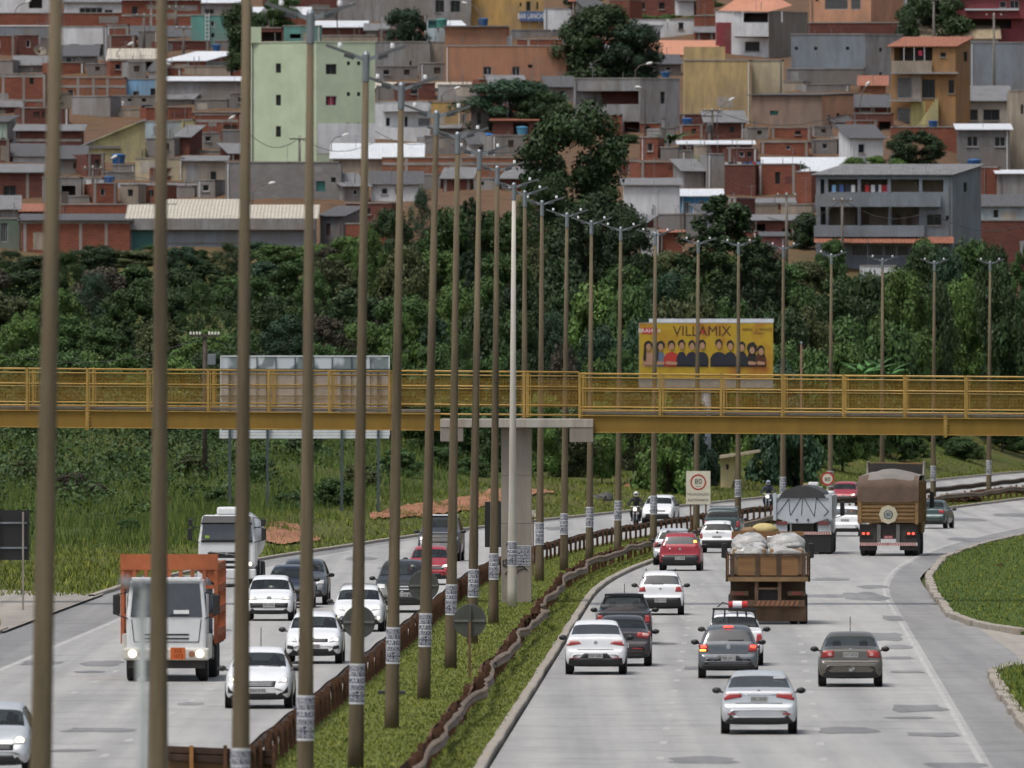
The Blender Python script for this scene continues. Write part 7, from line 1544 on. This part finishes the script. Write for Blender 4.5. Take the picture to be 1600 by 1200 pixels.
c = Car('pale car with a loaded roof rack beyond the white dump truck', 'hatch', 3.9, 1.66, 1.5, PSILV, 1262, 802, True); front(c, [(-.5, .5), (.5, .5), (.5, .66), (-.5, .66)]); c.box('roof_load', CLO[2], -.45, .1, -.4, .1, 1.52, 1.72, bevel=.05); c.box('roof_load', M('load_tan', (.3, .22, .1), .9), .1, .5, -.4, .1, 1.52, 1.66, bevel=.05)
c = Car('small red car beyond the round speed sign', 'hatch', 3.9, 1.70, 1.46, PRED, 1318, 792, True); front(c, [(-.5, .56), (.5, .56), (.5, .66), (-.5, .66)], [(-.5, .3), (.5, .3), (.45, .42), (-.45, .42)]); c.head([(.44, .64), (.76, .66), (.78, .78), (.5, .74)])
c = Car('silver hatchback cut off by the left edge at the bottom', 'hatch', 3.95, 1.72, 1.52, PSILV, -14, 1212, True); front(c, [(-.5, .55), (.5, .55), (.5, .68), (-.5, .68)], [(-.55, .3), (.55, .3), (.5, .44), (-.5, .44)]); c.head([(.44, .66), (.76, .70), (.80, .86), (.52, .80)], lr=.09)
bpy.data.scenes.remove(TMP)
# ------------------------------------------------------------------ trucks and motorcycles
def truck(name, label, x, yb, oncoming, zoff=0, yaw=0, cat='truck'):
    Zn = CH*F/(yb-HY); Z = Zn; X = (x-CX)*Z/F; rz = -math.atan(XS(Z+3))+(math.pi if oncoming else 0)+R(yaw)
    return thing(name, label, cat, (X, Z, .006), rz, 'vehicles on the left carriageway' if oncoming else 'vehicles on the right carriageway')
def tb(t, name, mat, *a, **k): return MB().box(*a).build(name, mat, t, local=True, **k)
def axle(t, y, hw, dual=False, r=.5):
    for sx in (-1, 1):
        wheel(t, sx*(hw-.15), y, r, WHT_)
        if dual: wheel(t, sx*(hw-.47), y, r, WHT_)
def mirror(t, x, y, z, h=.45, arm=.25):
    s_ = 1 if x > 0 else -1; MB().box(x-.1, x+.1, y-.06, y+.06, z-h/2, z+h/2).build('mirror', BLACK, t, local=True, bevel=.03); m = MB(); m.bar((x, y, z+h/2), (x-s_*arm, y+.05, z+h/2+.05), .03, .03); m.bar((x, y, z-h/2), (x-s_*arm, y+.05, z-h/2-.1), .03, .03); m.build('mirror_arm', BLACK, t, local=True)
STRIPE_R = M('stripe_red', (.30, .03, .03), .6, .2); STRIPE_W = M('stripe_white', (.5, .48, .45), .6, .2)
def stripes(t, z, h, hw, y, n=22):
    o = tb(t, 'bumper_bar', STRIPE_W, -hw, hw, y, y+.1, z-h/2, z+h/2)
    for i in range(n):
        x = -hw+2*hw*(i+.1)/n; d = (2*hw/n)*.5*(1 if x < 0 else -1); w = hw/n
        MB().add([(x, y-.004, z-h/2), (x+w, y-.004, z-h/2), (x+w+d, y-.004, z+h/2), (x+d, y-.004, z+h/2)], [(0, 1, 2, 3)]).build('warning_stripe', STRIPE_R, o, local=True)
TW = paint('truck_white', (.62, .63, .63), 0, .4); ORANGE = M('truck_orange', (.34, .09, .028), .6, .25, 1.5); MUD = M('mud_brown', (.10, .06, .035), .9, .35, 1.5); MUDL = M('mud_light', (.20, .125, .06), .9, .35, 1.2); CHAS = M('chassis', (.03, .026, .023), .8, .3)
def windscreen(t, pts, y, mat=CG, tilt=.12):
    z0 = min(p[1] for p in pts); return MB().add([(x, y-(z-z0)*tilt, z) for x, z in pts], [tuple(range(len(pts)))]).build('windscreen', mat, t, local=True)
# orange stake truck, oncoming: front at local y=0 (towards camera = +y after the turn), body behind at negative y
t = truck('stake_truck', 'white cabbed truck with a high orange stake body in the left carriageway', 262, 1064, True)
fy = .9; hwc = 1.10
m = MB()
def cabsec(y, zt): return [(-hwc, y, .95), (hwc, y, .95), (hwc, y, 1.7), (1.02, y, zt), (-1.02, y, zt), (-hwc, y, 1.7)]
secs = [cabsec(fy, 1.72), cabsec(fy-.02, 1.74)]
cab = [(-1.08, .82), (1.08, .82), (1.10, 1.72), (.99, 2.78), (-.99, 2.78), (-1.10, 1.72)]
m = MB(); fr_ = [(x, fy-max(0, z-1.7)*.14, z) for x, z in cab]; bk = [(x, fy-1.75, z) for x, z in cab]
m.add(fr_+bk, [(0, 1, 2, 5), (5, 2, 3, 4)]+[(i, i+6, (i+1) % 6+6, (i+1) % 6) for i in range(6)]+[(11, 10, 9, 8, 7, 6)]); m.build('cab', TW, t, local=True, bevel=.07)
windscreen(t, [(-.98, 1.76), (.98, 1.76), (.90, 2.68), (-.90, 2.68)], fy+.012, CGD, .14)
tb(t, 'roof_visor', TW, -.95, .95, fy-.4, fy-.1, 2.72, 2.84, bevel=.03)
for x in (-.3, .32): tb(t, 'wiper', BLACK, x-.32, x+.2, fy+.02, fy+.035, 1.80, 1.83)
tb(t, 'dash_paper', WHITE, -.62, -.2, fy-.01, fy+.0, 1.83, 1.95)
for z in (1.28, 1.17): tb(t, 'grille_slot', BLACK, -.62, .62, fy+.004, fy+.012, z-.022, z+.022)
m = MB(); m.bar((-.95, fy+.006, 1.70), (-.88, fy+.006, 1.08), .012, .02); m.bar((.95, fy+.006, 1.70), (.88, fy+.006, 1.08), .012, .02); m.bar((-.88, fy+.006, 1.08), (.88, fy+.006, 1.08), .012, .02); m.build('panel_seam', BLACK, t, local=True)
tb(t, 'bumper', M('bumper_cream', (.52, .50, .45), .5, .15), -1.17, 1.17, fy-.25, fy+.12, .58, .92, bevel=.06); tb(t, 'bumper_lower', CHAS, -1.05, 1.05, fy-.3, fy+.02, .36, .58)
for sx in (-1, 1):
    MB().lathe([(.11, 0), (.10, .03)], (sx*.92, fy+.12, .76), 'y', 16).build('headlamp', HEADL, t, local=True); MB().lathe([(.09, 0), (.085, .02)], (sx*.70, fy+.12, .75), 'y', 14).build('side_lamp', M('amber_dull', (.25, .12, .06), .4), t, local=True)
    tb(t, 'wheel_arch', M('bumper_cream', (.5, .5, .5)), sx*1.12-.1, sx*1.12+.1, fy-1.0, fy-.2, .62, 1.30, bevel=.05); tb(t, 'door_panel', TW, sx*1.095-.012, sx*1.095+.012, fy-1.5, fy-.25, 1.0, 2.4)
    mirror(t, sx*1.36, fy-.05, 2.1, .55, .3)
hz = tb(t, 'hazard_plate', M('hazard_orange', (.50, .10, .012), .5, .05), -.52, -.12, fy+.125, fy+.14, .60, .93)
for zz_, s_ in ((.84, '225'), (.69, '1073')):
    vs, fs = textmesh(s_, .15); MB().add([(-.32-v[0], fy+.144, zz_+v[1]) for v in vs], fs).build('lettering', M('plate_ink', (.06, .015, .005), .6, 0), hz, local=True)['kind'] = 'stuff'
tb(t, 'chassis', CHAS, -.45, .45, -7.2, .5, .55, .85); axle(t, .0, 1.12, r=.48); axle(t, -4.6, 1.2, True); axle(t, -5.9, 1.2, True)
hb_ = 1.28
for x in np.linspace(-hb_, hb_, 9): tb(t, 'stake', ORANGE, x-.05, x+.05, -1.05, -.95, 1.0, 3.35)
tb(t, 'head_board', ORANGE, -hb_-.06, hb_+.06, -1.06, -.94, 3.02, 3.45); tb(t, 'head_rail', ORANGE, -hb_, hb_, -1.055, -.945, 2.5, 2.6); tb(t, 'head_rail', ORANGE, -hb_, hb_, -1.055, -.945, 1.7, 1.82); tb(t, 'floor', CHAS, -hb_, hb_, -7.3, -1.0, .95, 1.1)
for sx in (-1, 1):
    for y in np.linspace(-7.2, -1.1, 9): tb(t, 'stake', ORANGE, sx*hb_-.05, sx*hb_+.05, y-.05, y+.05, 1.0, 3.2)
    for z in (1.3, 1.9, 2.5, 3.1): tb(t, 'side_rail', ORANGE, sx*hb_-.04, sx*hb_+.04, -7.25, -1.0, z-.1, z+.1)
    tb(t, 'fuel_tank', BLACK, sx*.95-.2, sx*.95+.2, -3.4, -2.2, .5, .95, bevel=.08)
MB().add([(-1.3, -1.0, 3.02), (-.75, -1.0, 3.02), (-1.3, -1.0, 2.6)], [(0, 1, 2)]).build('corner_gusset', ORANGE, t, local=True); MB().add([(1.3, -1.0, 3.02), (.75, -1.0, 3.02), (1.3, -1.0, 2.6)], [(2, 1, 0)]).build('corner_gusset', ORANGE, t, local=True)
GC = M('gas_cylinder', (.20, .25, .30), .5, .2)
for x in np.linspace(-1.05, 1.05, 7): MB().lathe([(.12, 1.1), (.13, 1.15), (.13, 2.55), (.06, 2.75), (.05, 2.85)], (x, -1.4, 0), n=10).build('gas_cylinder', GC, t, local=True, smooth=True)
# white tank truck, oncoming
t = truck('tank_truck', 'white truck with a black sun visor and rounded tank in the left carriageway', 356, 917, True); fy = .9; t.scale = (.93, .93, .90)
cab = [(-1.18, .8), (1.18, .8), (1.18, 1.95), (1.02, 3.05), (-1.02, 3.05), (-1.18, 1.95)]
m = MB(); fr_ = [(x, fy-max(0, z-1.8)*.16, z) for x, z in cab]; bk = [(x, fy-1.9, z) for x, z in cab]
m.add(fr_+bk, [(0, 1, 2, 5), (5, 2, 3, 4)]+[(i, i+6, (i+1) % 6+6, (i+1) % 6) for i in range(6)]+[(11, 10, 9, 8, 7, 6)]); m.build('cab', TW, t, local=True, bevel=.1)
windscreen(t, [(-1.05, 2.02), (1.05, 2.02), (.98, 2.74), (-.98, 2.74)], fy+.03, CGD, .16); m = MB(); m.hexa([(-1.06, fy-.12, 2.66), (1.06, fy-.12, 2.66), (1.0, fy-.2, 2.7), (-1.0, fy-.2, 2.7), (-1.04, fy+.12, 2.74), (1.04, fy+.12, 2.74), (.98, fy-.16, 3.02), (-.98, fy-.16, 3.02)]); m.build('sun_visor', BLACK, t, local=True)
tb(t, 'lower_screen_band', BLACK, -1.06, 1.06, fy+.0, fy+.02, 1.90, 2.0); tb(t, 'roof_box', TW, -.45, .45, fy-1.6, fy-.7, 3.05, 3.4, bevel=.1); tb(t, 'cab_sticker', M('sticker_green', (.25, .4, .05), .6), .72, .9, fy+.03, fy+.032, 2.08, 2.2)
tb(t, 'grille', BLACK, -.78, .78, fy+.005, fy+.03, .80, 1.48); m = MB(); m.bar((-.7, fy+.045, 1.32), (.7, fy+.045, 1.5), .02, .04); m.build('grille_sash', CHROME, t, local=True); MB().lathe([(.07, 0), (.06, .02)], (0, fy+.05, 1.41), 'y', 12).build('badge', CHROME, t, local=True)
for z in (1.18, .95): tb(t, 'grille_bar', TW, -.8, .8, fy+.03, fy+.06, z-.05, z+.05)
tb(t, 'bumper', TW, -1.2, 1.2, fy-.3, fy+.1, .34, .78, bevel=.06); pl_ = tb(t, 'number_plate', PLATER, .02, .46, fy+.105, fy+.12, .6, .74); vs, fs = textmesh('LZX 4386', .12); MB().add([(.24-v[0]*.7, fy+.124, .67+v[1]) for v in vs], fs).build('lettering', PW, pl_, local=True)['kind'] = 'stuff'
for sx in (-1, 1):
    MB().blob((sx*.98, fy+.06, .98), (.16, .05, .13), 12, 8).build('headlamp', HEAD, t, local=True, smooth=True); MB().blob((sx*.96, fy+.10, .98), (.08, .03, .08), 10, 6).build('headlamp_bulb', HEADL, t, local=True, smooth=True); mirror(t, sx*1.52, fy-.1, 2.25, .5, .4); mirror(t, sx*1.5, fy-.1, 2.75, .3, .4)
tb(t, 'chassis', CHAS, -.5, .5, -8, .5, .55, .9); axle(t, 0, 1.2); axle(t, -4.8, 1.25, True); axle(t, -6.1, 1.25, True)
MB().lathe([(.2, -1.2), (1.0, -1.35), (1.22, -1.6), (1.22, -7.6), (1.0, -7.9), (.2, -8)], (0, 0, 2.0), 'y', 24).build('tank', M('tank_white', (.42, .43, .44), .35, .25, 1.2, metal=.2), t, local=True, smooth=True)
for sx in (-1, 1): tb(t, 'mudguard', BLACK, sx*1.05-.2, sx*1.05+.2, -2.6, -1.3, .5, 1.1, bevel=.05)
# wooden flatbed truck, receding: rear at local y=0, front towards +y
WOODB = M('old_planks', (.19, .10, .04), .85, .35, 1.5, stretch=(.3, 1, 4)); WOODD = M('dark_planks', (.065, .042, .026), .9, .35, 2)
t = truck('flatbed_truck', 'muddy wooden flatbed truck loaded with wrapped furniture bundles', 1200, 976, False); hw = 1.32
tb(t, 'floor', WOODD, -hw, hw, 0, 5.2, 1.42, 1.58)
for i in range(3):
    x0 = -hw+.28+i*(2*hw-.56)/3; tb(t, 'tail_plank', WOODB, x0+.05, x0+(2*hw-.56)/3-.05, .0, .05, 1.62, 2.26)
for x in (-hw+.14, -hw+.28+(2*hw-.56)/3, -hw+.28+2*(2*hw-.56)/3, hw-.14): tb(t, 'tail_post', WOODD, x-.07, x+.07, -.03, .07, 1.4, 2.30)
tb(t, 'tail_rail', WOODD, -hw, hw, -.035, .06, 2.27, 2.34); tb(t, 'sill', MUDL, -hw, hw, -.04, .2, 1.42, 1.56)
for sx in (-1, 1):
    for k in range(3): tb(t, 'side_plank', WOODB, sx*hw-.03, sx*hw+.03, .08, 5.2, 1.62+k*.23, 1.82+k*.23)
    for y in (.6, 2.2, 3.8, 5.1): tb(t, 'side_post', WOODD, sx*(hw+.04)-.04, sx*(hw+.04)+.04, y-.05, y+.05, 1.4, 2.36)
    tb(t, 'lamp_box', MUD, sx*.95-.3, sx*.95+.3, .1, .25, .95, 1.10); tb(t, 'tail_lamp', M('lamp_muddy', (.13, .03, .02), .7), sx*.95-.16, sx*.95+.16, .08, .1, .97, 1.08)
for x in (-.38, .38): tb(t, 'frame_post', MUD, x-.06, x+.06, .02, .14, .75, 1.42)
tb(t, 'frame_rail', MUD, -.38, .38, .02, .1, 1.15, 1.22); o = tb(t, 'bumper_bar', MUD, -hw+.1, hw-.1, -.02, .1, .60, .80)
for i in range(9): x = -.4+i*.16; MB().add([(x, -.024, .62), (x+.07, -.024, .62), (x+.14, -.024, .78), (x+.07, -.024, .78)], [(0, 1, 2, 3)]).build('warning_stripe', M('stripe_faded', (.26, .10, .05), .8), o, local=True)
tb(t, 'mud_flap', MUD, -hw+.05, hw-.05, .3, .33, .10, .62); tb(t, 'dark_gap_panel', WOODD, -hw+.08, hw-.08, .5, .55, .62, 1.42); tb(t, 'chassis', CHAS, -.45, .45, .2, 7, .8, 1.2); axle(t, 1.3, hw, True); axle(t, 6.2, 1.15)  # dark panel under the floor is added so the gap there looks shaded
tb(t, 'cab', M('cab_muddy', (.20, .18, .15), .7, .2), -1.1, 1.1, 5.6, 7.2, .8, 2.35, bevel=.1); tb(t, 'cab_window', CGD, -.8, .8, 5.58, 5.6, 1.75, 2.25)
for sx in (-1, 1): mirror(t, sx*1.45, 6.6, 2.35, .5, .35)
BAG = M('clear_plastic', (.42, .41, .39), .35, .35, 2.5, coat=.3, bump=1.0); CARD = M('cardboard', (.26, .17, .10), .85, .2)
bd = thing('cargo_bundle', 'left plastic wrapped furniture bundle on the wooden truck', 'cargo', t.matrix_basis @ Vector((-.62, 1.4, 1.58)), t.rotation_euler.z, 'bundles on the wooden truck')
be = thing('cargo_bundle', 'right plastic wrapped furniture bundle on the wooden truck', 'cargo', t.matrix_basis @ Vector((.62, 1.4, 1.58)), t.rotation_euler.z, 'bundles on the wooden truck')
for q, sg in ((bd, 3), (be, 4)):
    g = random.Random(sg); MB().box(-.56, .56, -.7, .7, 0, .92).build('carton', CARD, q, local=True, bevel=.06); MB().box(-.2, .12, -.705, -.70, .45, .8).build('carton_window', BLACK, q, local=True)
    def pil(c, r, g):
        m = MB().blob((0, 0, 0), (1, 1, 1), 22, 14, .07, g); sg_ = lambda v, e: math.copysign(abs(v)**e, v); m.v = [(c[0]+r[0]*sg_(v[0], .62), c[1]+r[1]*sg_(v[1], .62), c[2]+r[2]*sg_(v[2], .75)*(1-.22*abs(v[0])+.12*math.sin(v[0]*7+v[1]*5))) for v in m.v]; return m
    lm = pil((0, .1, .74), (.63, .95, .30), g)
    for _ in range(9): lm.blob((g.uniform(-.42, .42), g.uniform(-.6, .7), g.uniform(.80, 1.0)), (g.uniform(.16, .3), g.uniform(.2, .35), g.uniform(.10, .2)), 12, 8, .12, g)
    lm.build('plastic_wrap', BAG, q, local=True, smooth=True); pil((.02, 1.3, 1.0), (.60, .8, .40), g).build('plastic_wrap', BAG, q, local=True, smooth=True)
ld = thing('timber_load', 'rough timber frame and yellow sacks in front of the bundles on the wooden truck', 'cargo', t.matrix_basis @ Vector((0, 4.2, 1.58)), t.rotation_euler.z)
m = MB(); m.bar((-1.2, 0, 1.36), (1.2, 0, 1.36), .12, .16); m.bar((-.1, 0, 0), (-.1, 0, 1.3), .14, .14); m.bar((.0, .1, .6), (.6, .1, 1.3), .1, .1); m.bar((-1.1, 0, 0), (-1.1, 0, 1.3), .1, .1); m.bar((1.1, 0, 0), (1.1, 0, 1.3), .1, .1); m.build('timber_frame', WOODB, ld, local=True); MB().blob((-.1, .3, 1.5), (.45, .3, .2), 12, 7, .1).build('sack', M('sack_yellow', (.45, .36, .16), .9), ld, local=True, smooth=True); MB().blob((-.6, .3, 1.45), (.3, .3, .14), 10, 6, .1).build('sack', M('sack_brown', (.2, .12, .06), .9), ld, local=True, smooth=True)
# white dump truck, receding
t = truck('dump_truck', 'white dump truck with a black tarpaulin top and long dark mud flap', 1254, 866, False, yaw=0); hw = 1.30; TWD = M('dirty_white', (.40, .43, .46), .55, .15, 1.2)
bp = [(-hw, 1.62), (-hw, 2.62), (hw, 2.62), (hw, 1.62), (.45, 1.36), (-.45, 1.36)]
m = MB(); m.prism(bp, .0, 5.4); m.build('dump_body', TWD, t, local=True, bevel=.03)
for sx in (-1, 1): tb(t, 'body_post', TWD, sx*(hw-.06)-.07, sx*(hw-.06)+.07, -.07, .0, 1.5, 2.72)
tb(t, 'body_lip', TWD, -hw, hw, -.05, .0, 2.5, 2.64); ks = [(-1.1, 2.45), (-.55, 1.72), (0, 2.6), (.55, 1.70), (1.15, 2.4), (-.62, 2.5), (-.95, 1.7), (.6, 2.5)]
m = MB()
for a, b in (((-1.15, 1.75), (-.62, 2.45)), ((-.62, 2.45), (-.55, 1.72)), ((-.55, 1.72), (0, 2.62)), ((0, 2.62), (.52, 1.68)), ((0, 2.62), (-.05, 1.72)), ((.52, 1.68), (.62, 2.5)), ((.62, 2.5), (1.15, 1.9)), ((-1.15, 2.3), (-.9, 2.62)), ((1.15, 1.9), (.95, 1.7))): m.tube([(a[0], -.012, a[1]), (b[0], -.012, b[1])], .014, 5)
m.build('rope', BLACK, t, local=True)
m = MB(); K = 14; yy = (.0, 5.4)
for y in yy:
    for i in range(K+1): u = i/K; x = -1.05+2.1*u; m.v.append((x, y-.06 if y == 0 else y, 2.62+.42*math.sin(math.pi*u)**.8-(.12 if i in (0, K) else 0)))
m.f += [(i, i+1, K+2+i, K+1+i) for i in range(K)]; m.f.append(tuple(range(K+1))); m.build('tarpaulin', M('tarp_black', (.04, .04, .042), .7, .3, 2), t, local=True, smooth=False)
for x in (-.25, .25): MB().lathe([(.04, 0), (.05, -.05)], (x, -.01, 1.52), 'y', 8).build('lock', BLACK, t, local=True)
for sx in (-1, 1): tb(t, 'mudguard', TWD, sx*.98-.3, sx*.98+.3, .1, 2.8, .98, 1.32, bevel=.03); tb(t, 'lamp_bracket', M('lamp_dark_red', (.16, .04, .04), .5), sx*.92-.24, sx*.92+.24, .02, .1, 1.30, 1.46)
stripes(t, .93, .13, 1.28, -.02, 24); tb(t, 'mud_flap', BLACK, -1.27, 1.27, .02, .05, .08, .86); tb(t, 'chassis', CHAS, -.5, .5, .2, 7.5, .7, 1.4); axle(t, 1.0, 1.28, True); axle(t, 2.3, 1.28, True); axle(t, 6.9, 1.2)
tb(t, 'cab', TW, -1.15, 1.15, 5.8, 7.8, .8, 2.75, bevel=.1); [mirror(t, sx*1.48, 7.2, 1.95, .65, .35) for sx in (-1, 1)]
# brown dump truck, receding
t = truck('dump_truck', 'tall brown dump truck with a tarpaulin covered load in the right lane', 1388, 869, False, yaw=-1.0); hw = 1.32; DB = M('dump_brown', (.20, .115, .045), .8, .3, 1.2, stretch=(1, 1, 3)); TP = M('tarp_brown', (.105, .068, .048), .85, .25, 1.5); TPG = M('tarp_grey', (.17, .155, .14), .85, .2, 1.5)
tb(t, 'dump_body', DB, -hw, hw, .0, 6.2, 1.46, 3.30, bevel=.03)
for z in np.arange(1.62, 2.5, .17): tb(t, 'tail_rib', DB, -hw+.16, hw-.16, -.05, .0, z, z+.10)
for sx in (-1, 1):
    tb(t, 'tail_post', DB, sx*(hw-.07)-.07, sx*(hw-.07)+.07, -.07, -.001, 1.4, 3.2)
    for y in np.linspace(.6, 5.8, 6): tb(t, 'side_rib', DB, sx*(hw+.03)-.04, sx*(hw+.03)+.04, y-.06, y+.06, 1.46, 3.25)
m = MB(); cols_ = 12
for (z, y, dz) in ((2.42, -.09, .07), (3.0, -.10, 0), (3.42, -.06, 0), (3.62, .8, .14), (3.66, 3, .16), (3.6, 6.2, .1)):
    for i in range(cols_+1):
        u = i/cols_; m.v.append((-hw-.02+(2*hw+.04)*u, y+rnd.uniform(-.02, .02), z+dz*math.sin(math.pi*u)*(1 if z > 3.5 else -1)-(.12*abs(u-.5)*2 if z > 3.4 else 0)+rnd.uniform(-.02, .02)))
for r_ in range(5):
    for i in range(cols_): a = r_*(cols_+1)+i; m.f.append((a, a+1, a+cols_+2, a+cols_+1))
me_ = m; o = m.build('tarpaulin', TP, t, local=True, smooth=True); o.data.materials.append(TPG)
for p in o.data.polygons: p.material_index = 1 if p.center.z > 3.45 else 0
MB().prism([(-1.18, 3.3), (-1.26, 4.12), (-1.15, 4.05), (1.15, 4.0), (1.24, 4.12), (1.18, 3.3)], 6.0, 6.15).build('cab_shield', CHAS, t, local=True); tb(t, 'cab_guard_roof', DB, -1.25, 1.25, 6.1, 7.4, 3.98, 4.06)
for sx in (-1, 1): tb(t, 'guard_side', M('guard_pale', (.35, .31, .25), .8), sx*1.24-.04, sx*1.24+.04, 6.0, 7.4, 3.3, 4.12)
c_ = 1.83; MB().lathe([(.42, -.055), (.42, -.06)], (0, -.0, c_), 'y', 8).build('painted_square', M('sign_offwhite', (.45, .40, .29), .7, .15), t, local=True); MB().lathe([(.21, -.062), (.2, -.07)], (0, 0, c_), 'y', 20).build('speed_disc', M('disc_dark', (.05, .07, .06), .6), t, local=True); MB().lathe([(.17, -.071), (.16, -.074)], (0, 0, c_), 'y', 20).build('disc_face', M('disc_grey', (.22, .24, .22), .6), t, local=True)
vs, fs = textmesh('80', .2); MB().add([(v[0], -.078, c_+v[1]) for v in vs], fs).build('lettering', BLK, t, local=True)['kind'] = 'stuff'
tb(t, 'mud_flap', CHAS, -1.28, -.5, .12, .15, .25, 1.4); tb(t, 'mud_flap', CHAS, .5, 1.28, .12, .15, .25, 1.4); tb(t, 'chassis', CHAS, -.45, .45, .15, 7.6, .75, 1.44)
for x in (-.42, .42): tb(t, 'frame_post', M('frame_grey', (.12, .115, .11), .7), x-.08, x+.08, .06, .12, .6, 1.4)
pl_ = tb(t, 'number_plate', PLATER, -.2, .2, .05, .07, .76, .90); vs, fs = textmesh('JDQ 1152', .11); MB().add([(v[0]*.7, .046, .83+v[1]) for v in vs], fs).build('lettering', PW, pl_, local=True)['kind'] = 'stuff'
for sx in (-1, 1):
    b_ = tb(t, 'lamp_bracket', CHAS, sx*1.0-.26, sx*1.0+.26, .06, .12, .90, 1.08)
    for dx in (-.1, .1): MB().lathe([(.055, 0), (.05, -.02)], (sx*1.0+dx, .05, .99), 'y', 12).build('brake_lamp', BRAKE, b_, local=True)
stripes(t, .52, .14, 1.28, .0, 24); axle(t, 1.0, 1.28, True); axle(t, 2.35, 1.28, True); axle(t, 6.7, 1.2); tb(t, 'cab', DB, -1.2, 1.2, 6.4, 8.2, .9, 3.2, bevel=.1); [mirror(t, sx*1.55, 7.6, 2.4, .7, .35) for sx in (-1, 1)]
# motorcycles with riders
def moto(label, rlabel, x, yb, jacket, helmet, bikecol):
    Zn = CH*F/(yb-HY); X = (x-CX)*Zn/F; t = thing('motorcycle', label, 'motorcycle', (X, Zn+.65, .006), math.pi-math.atan(XS(Zn)), 'motorcycles'); bm_ = M('bike_'+jacket.name, bikecol, .4, .1)
    for y in (.66, -.66):
        w = MB().lathe([(.22, -.05), (.28, -.06), (.31, 0), (.28, .06), (.22, .05)], (0, y, .31), 'x', 18).build('wheel', RUBBER, t, local=True); MB().lathe([(.20, -.02), (.04, -.05), (.04, .05), (.20, .02)], (0, y, .31), 'x', 12).build('rim', RIM, w, local=True)
    m = MB()
    for sx in (-.085, .085): m.tube([(sx, .66, .31), (sx, .46, .98)], .025, 6)
    m.tube([(-.36, .34, 1.03), (-.2, .46, 1.0), (.2, .46, 1.0), (.36, .34, 1.03)], .016, 6); m.build('fork_and_handlebar', CHROME, t, local=True)
    MB().blob((0, .18, .78), (.16, .3, .15), 10, 7).build('fuel_tank', bm_, t, local=True, smooth=True); MB().box(-.12, .12, -.65, .0, .72, .80).build('seat', BLACK, t, local=True, bevel=.03); MB().box(-.14, .14, -.2, .3, .3, .62).build('engine', CHAS, t, local=True, bevel=.04); MB().box(-.06, .06, .40, .92, .62, .65).build('front_mudguard', bm_, t, local=True, bevel=.01)
    MB().blob((0, .56, .86), (.12, .07, .11), 12, 8).build('headlamp', HEAD, t, local=True, smooth=True); MB().blob((0, .615, .86), (.085, .03, .08), 12, 8).build('headlamp_bulb', HEADL, t, local=True, smooth=True)
    for sx in (-1, 1): MB().blob((sx*.4, .36, 1.16), (.06, .015, .04), 8, 6).build('mirror', BLACK, t, local=True, smooth=True)
    p = thing('person', rlabel, 'person', t.location, t.rotation_euler.z, 'motorcycle riders')
    V_ = [(0, -.2, .86), (0, -.15, 1.05), (0, -.06, 1.28), (0, -.02, 1.43), (0, .0, 1.52), (.19, -.03, 1.39), (.33, .10, 1.18), (.33, .33, 1.06), (-.19, -.03, 1.39), (-.33, .10, 1.18), (-.33, .33, 1.06), (.11, -.18, .84), (.25, .18, .72), (.20, -.06, .36), (.21, .08, .30), (-.11, -.18, .84), (-.25, .18, .72), (-.20, -.06, .36), (-.21, .08, .30)]
    E_ = [(0, 1), (1, 2), (2, 3), (3, 4), (3, 5), (5, 6), (6, 7), (3, 8), (8, 9), (9, 10), (0, 11), (11, 12), (12, 13), (13, 14), (0, 15), (15, 16), (16, 17), (17, 18)]
    RR = [.15, .16, .18, .12, .06, .085, .062, .045, .085, .062, .045, .10, .085, .06, .05, .10, .085, .06, .05]
    me = bpy.data.meshes.new('body'); me.from_pydata(V_, E_, []); me.materials.append(jacket); o = link('body', me, p)
    sm = o.modifiers.new('skin', 'SKIN'); o.modifiers.new('sub', 'SUBSURF').render_levels = 1
    for v, r in zip(me.skin_vertices[0].data, RR): v.radius = (r, r)
    me.skin_vertices[0].data[0].use_root = True; sm.use_smooth_shade = True
    hl = MB().blob((0, .03, 1.64), (.135, .16, .155), 14, 10).build('helmet', helmet, p, local=True, smooth=True); MB().blob((0, .09, 1.64), (.115, .115, .07), 12, 8).build('visor', BLACK, hl, local=True, smooth=True)
    MB().blob((0, .10, 1.56), (.07, .07, .06), 8, 6).build('face', SKIN, p, local=True, smooth=True)
    for sx in (-1, 1):
        h = MB(); h.blob((sx*.34, .35, 1.05), (.05, .045, .04), 8, 6)
        for k in range(4): h.tube([(sx*(.31+.02*k), .37, 1.07), (sx*(.31+.02*k), .405, 1.055), (sx*(.31+.02*k), .40, 1.02)], .011, 5)
        h.tube([(sx*.30, .34, 1.05), (sx*.28, .37, 1.03), (sx*.285, .385, 1.01)], .012, 5); h.build('glove', BLACK, p, local=True, smooth=True)
        MB().box(sx*.21-.05, sx*.21+.05, -.02, .22, .24, .33).build('shoe', BLACK, p, local=True, bevel=.03)
moto('motorcycle with its headlamp lit in front of the white hatchback', 'rider in a black jacket and white helmet on the nearer motorcycle', 994, 822, M('jacket_black', (.014, .014, .016), .8, .2), M('helmet_white', (.5, .5, .48), .3, .05), (.16, .05, .03))
moto('dark blue motorcycle with a bright headlamp near the white dump truck', 'rider in dark blue clothes and grey helmet on the farther motorcycle', 1201, 800, M('jacket_navy', (.018, .022, .04), .8, .2), M('helmet_grey', (.22, .26, .32), .3, .05), (.02, .03, .08))
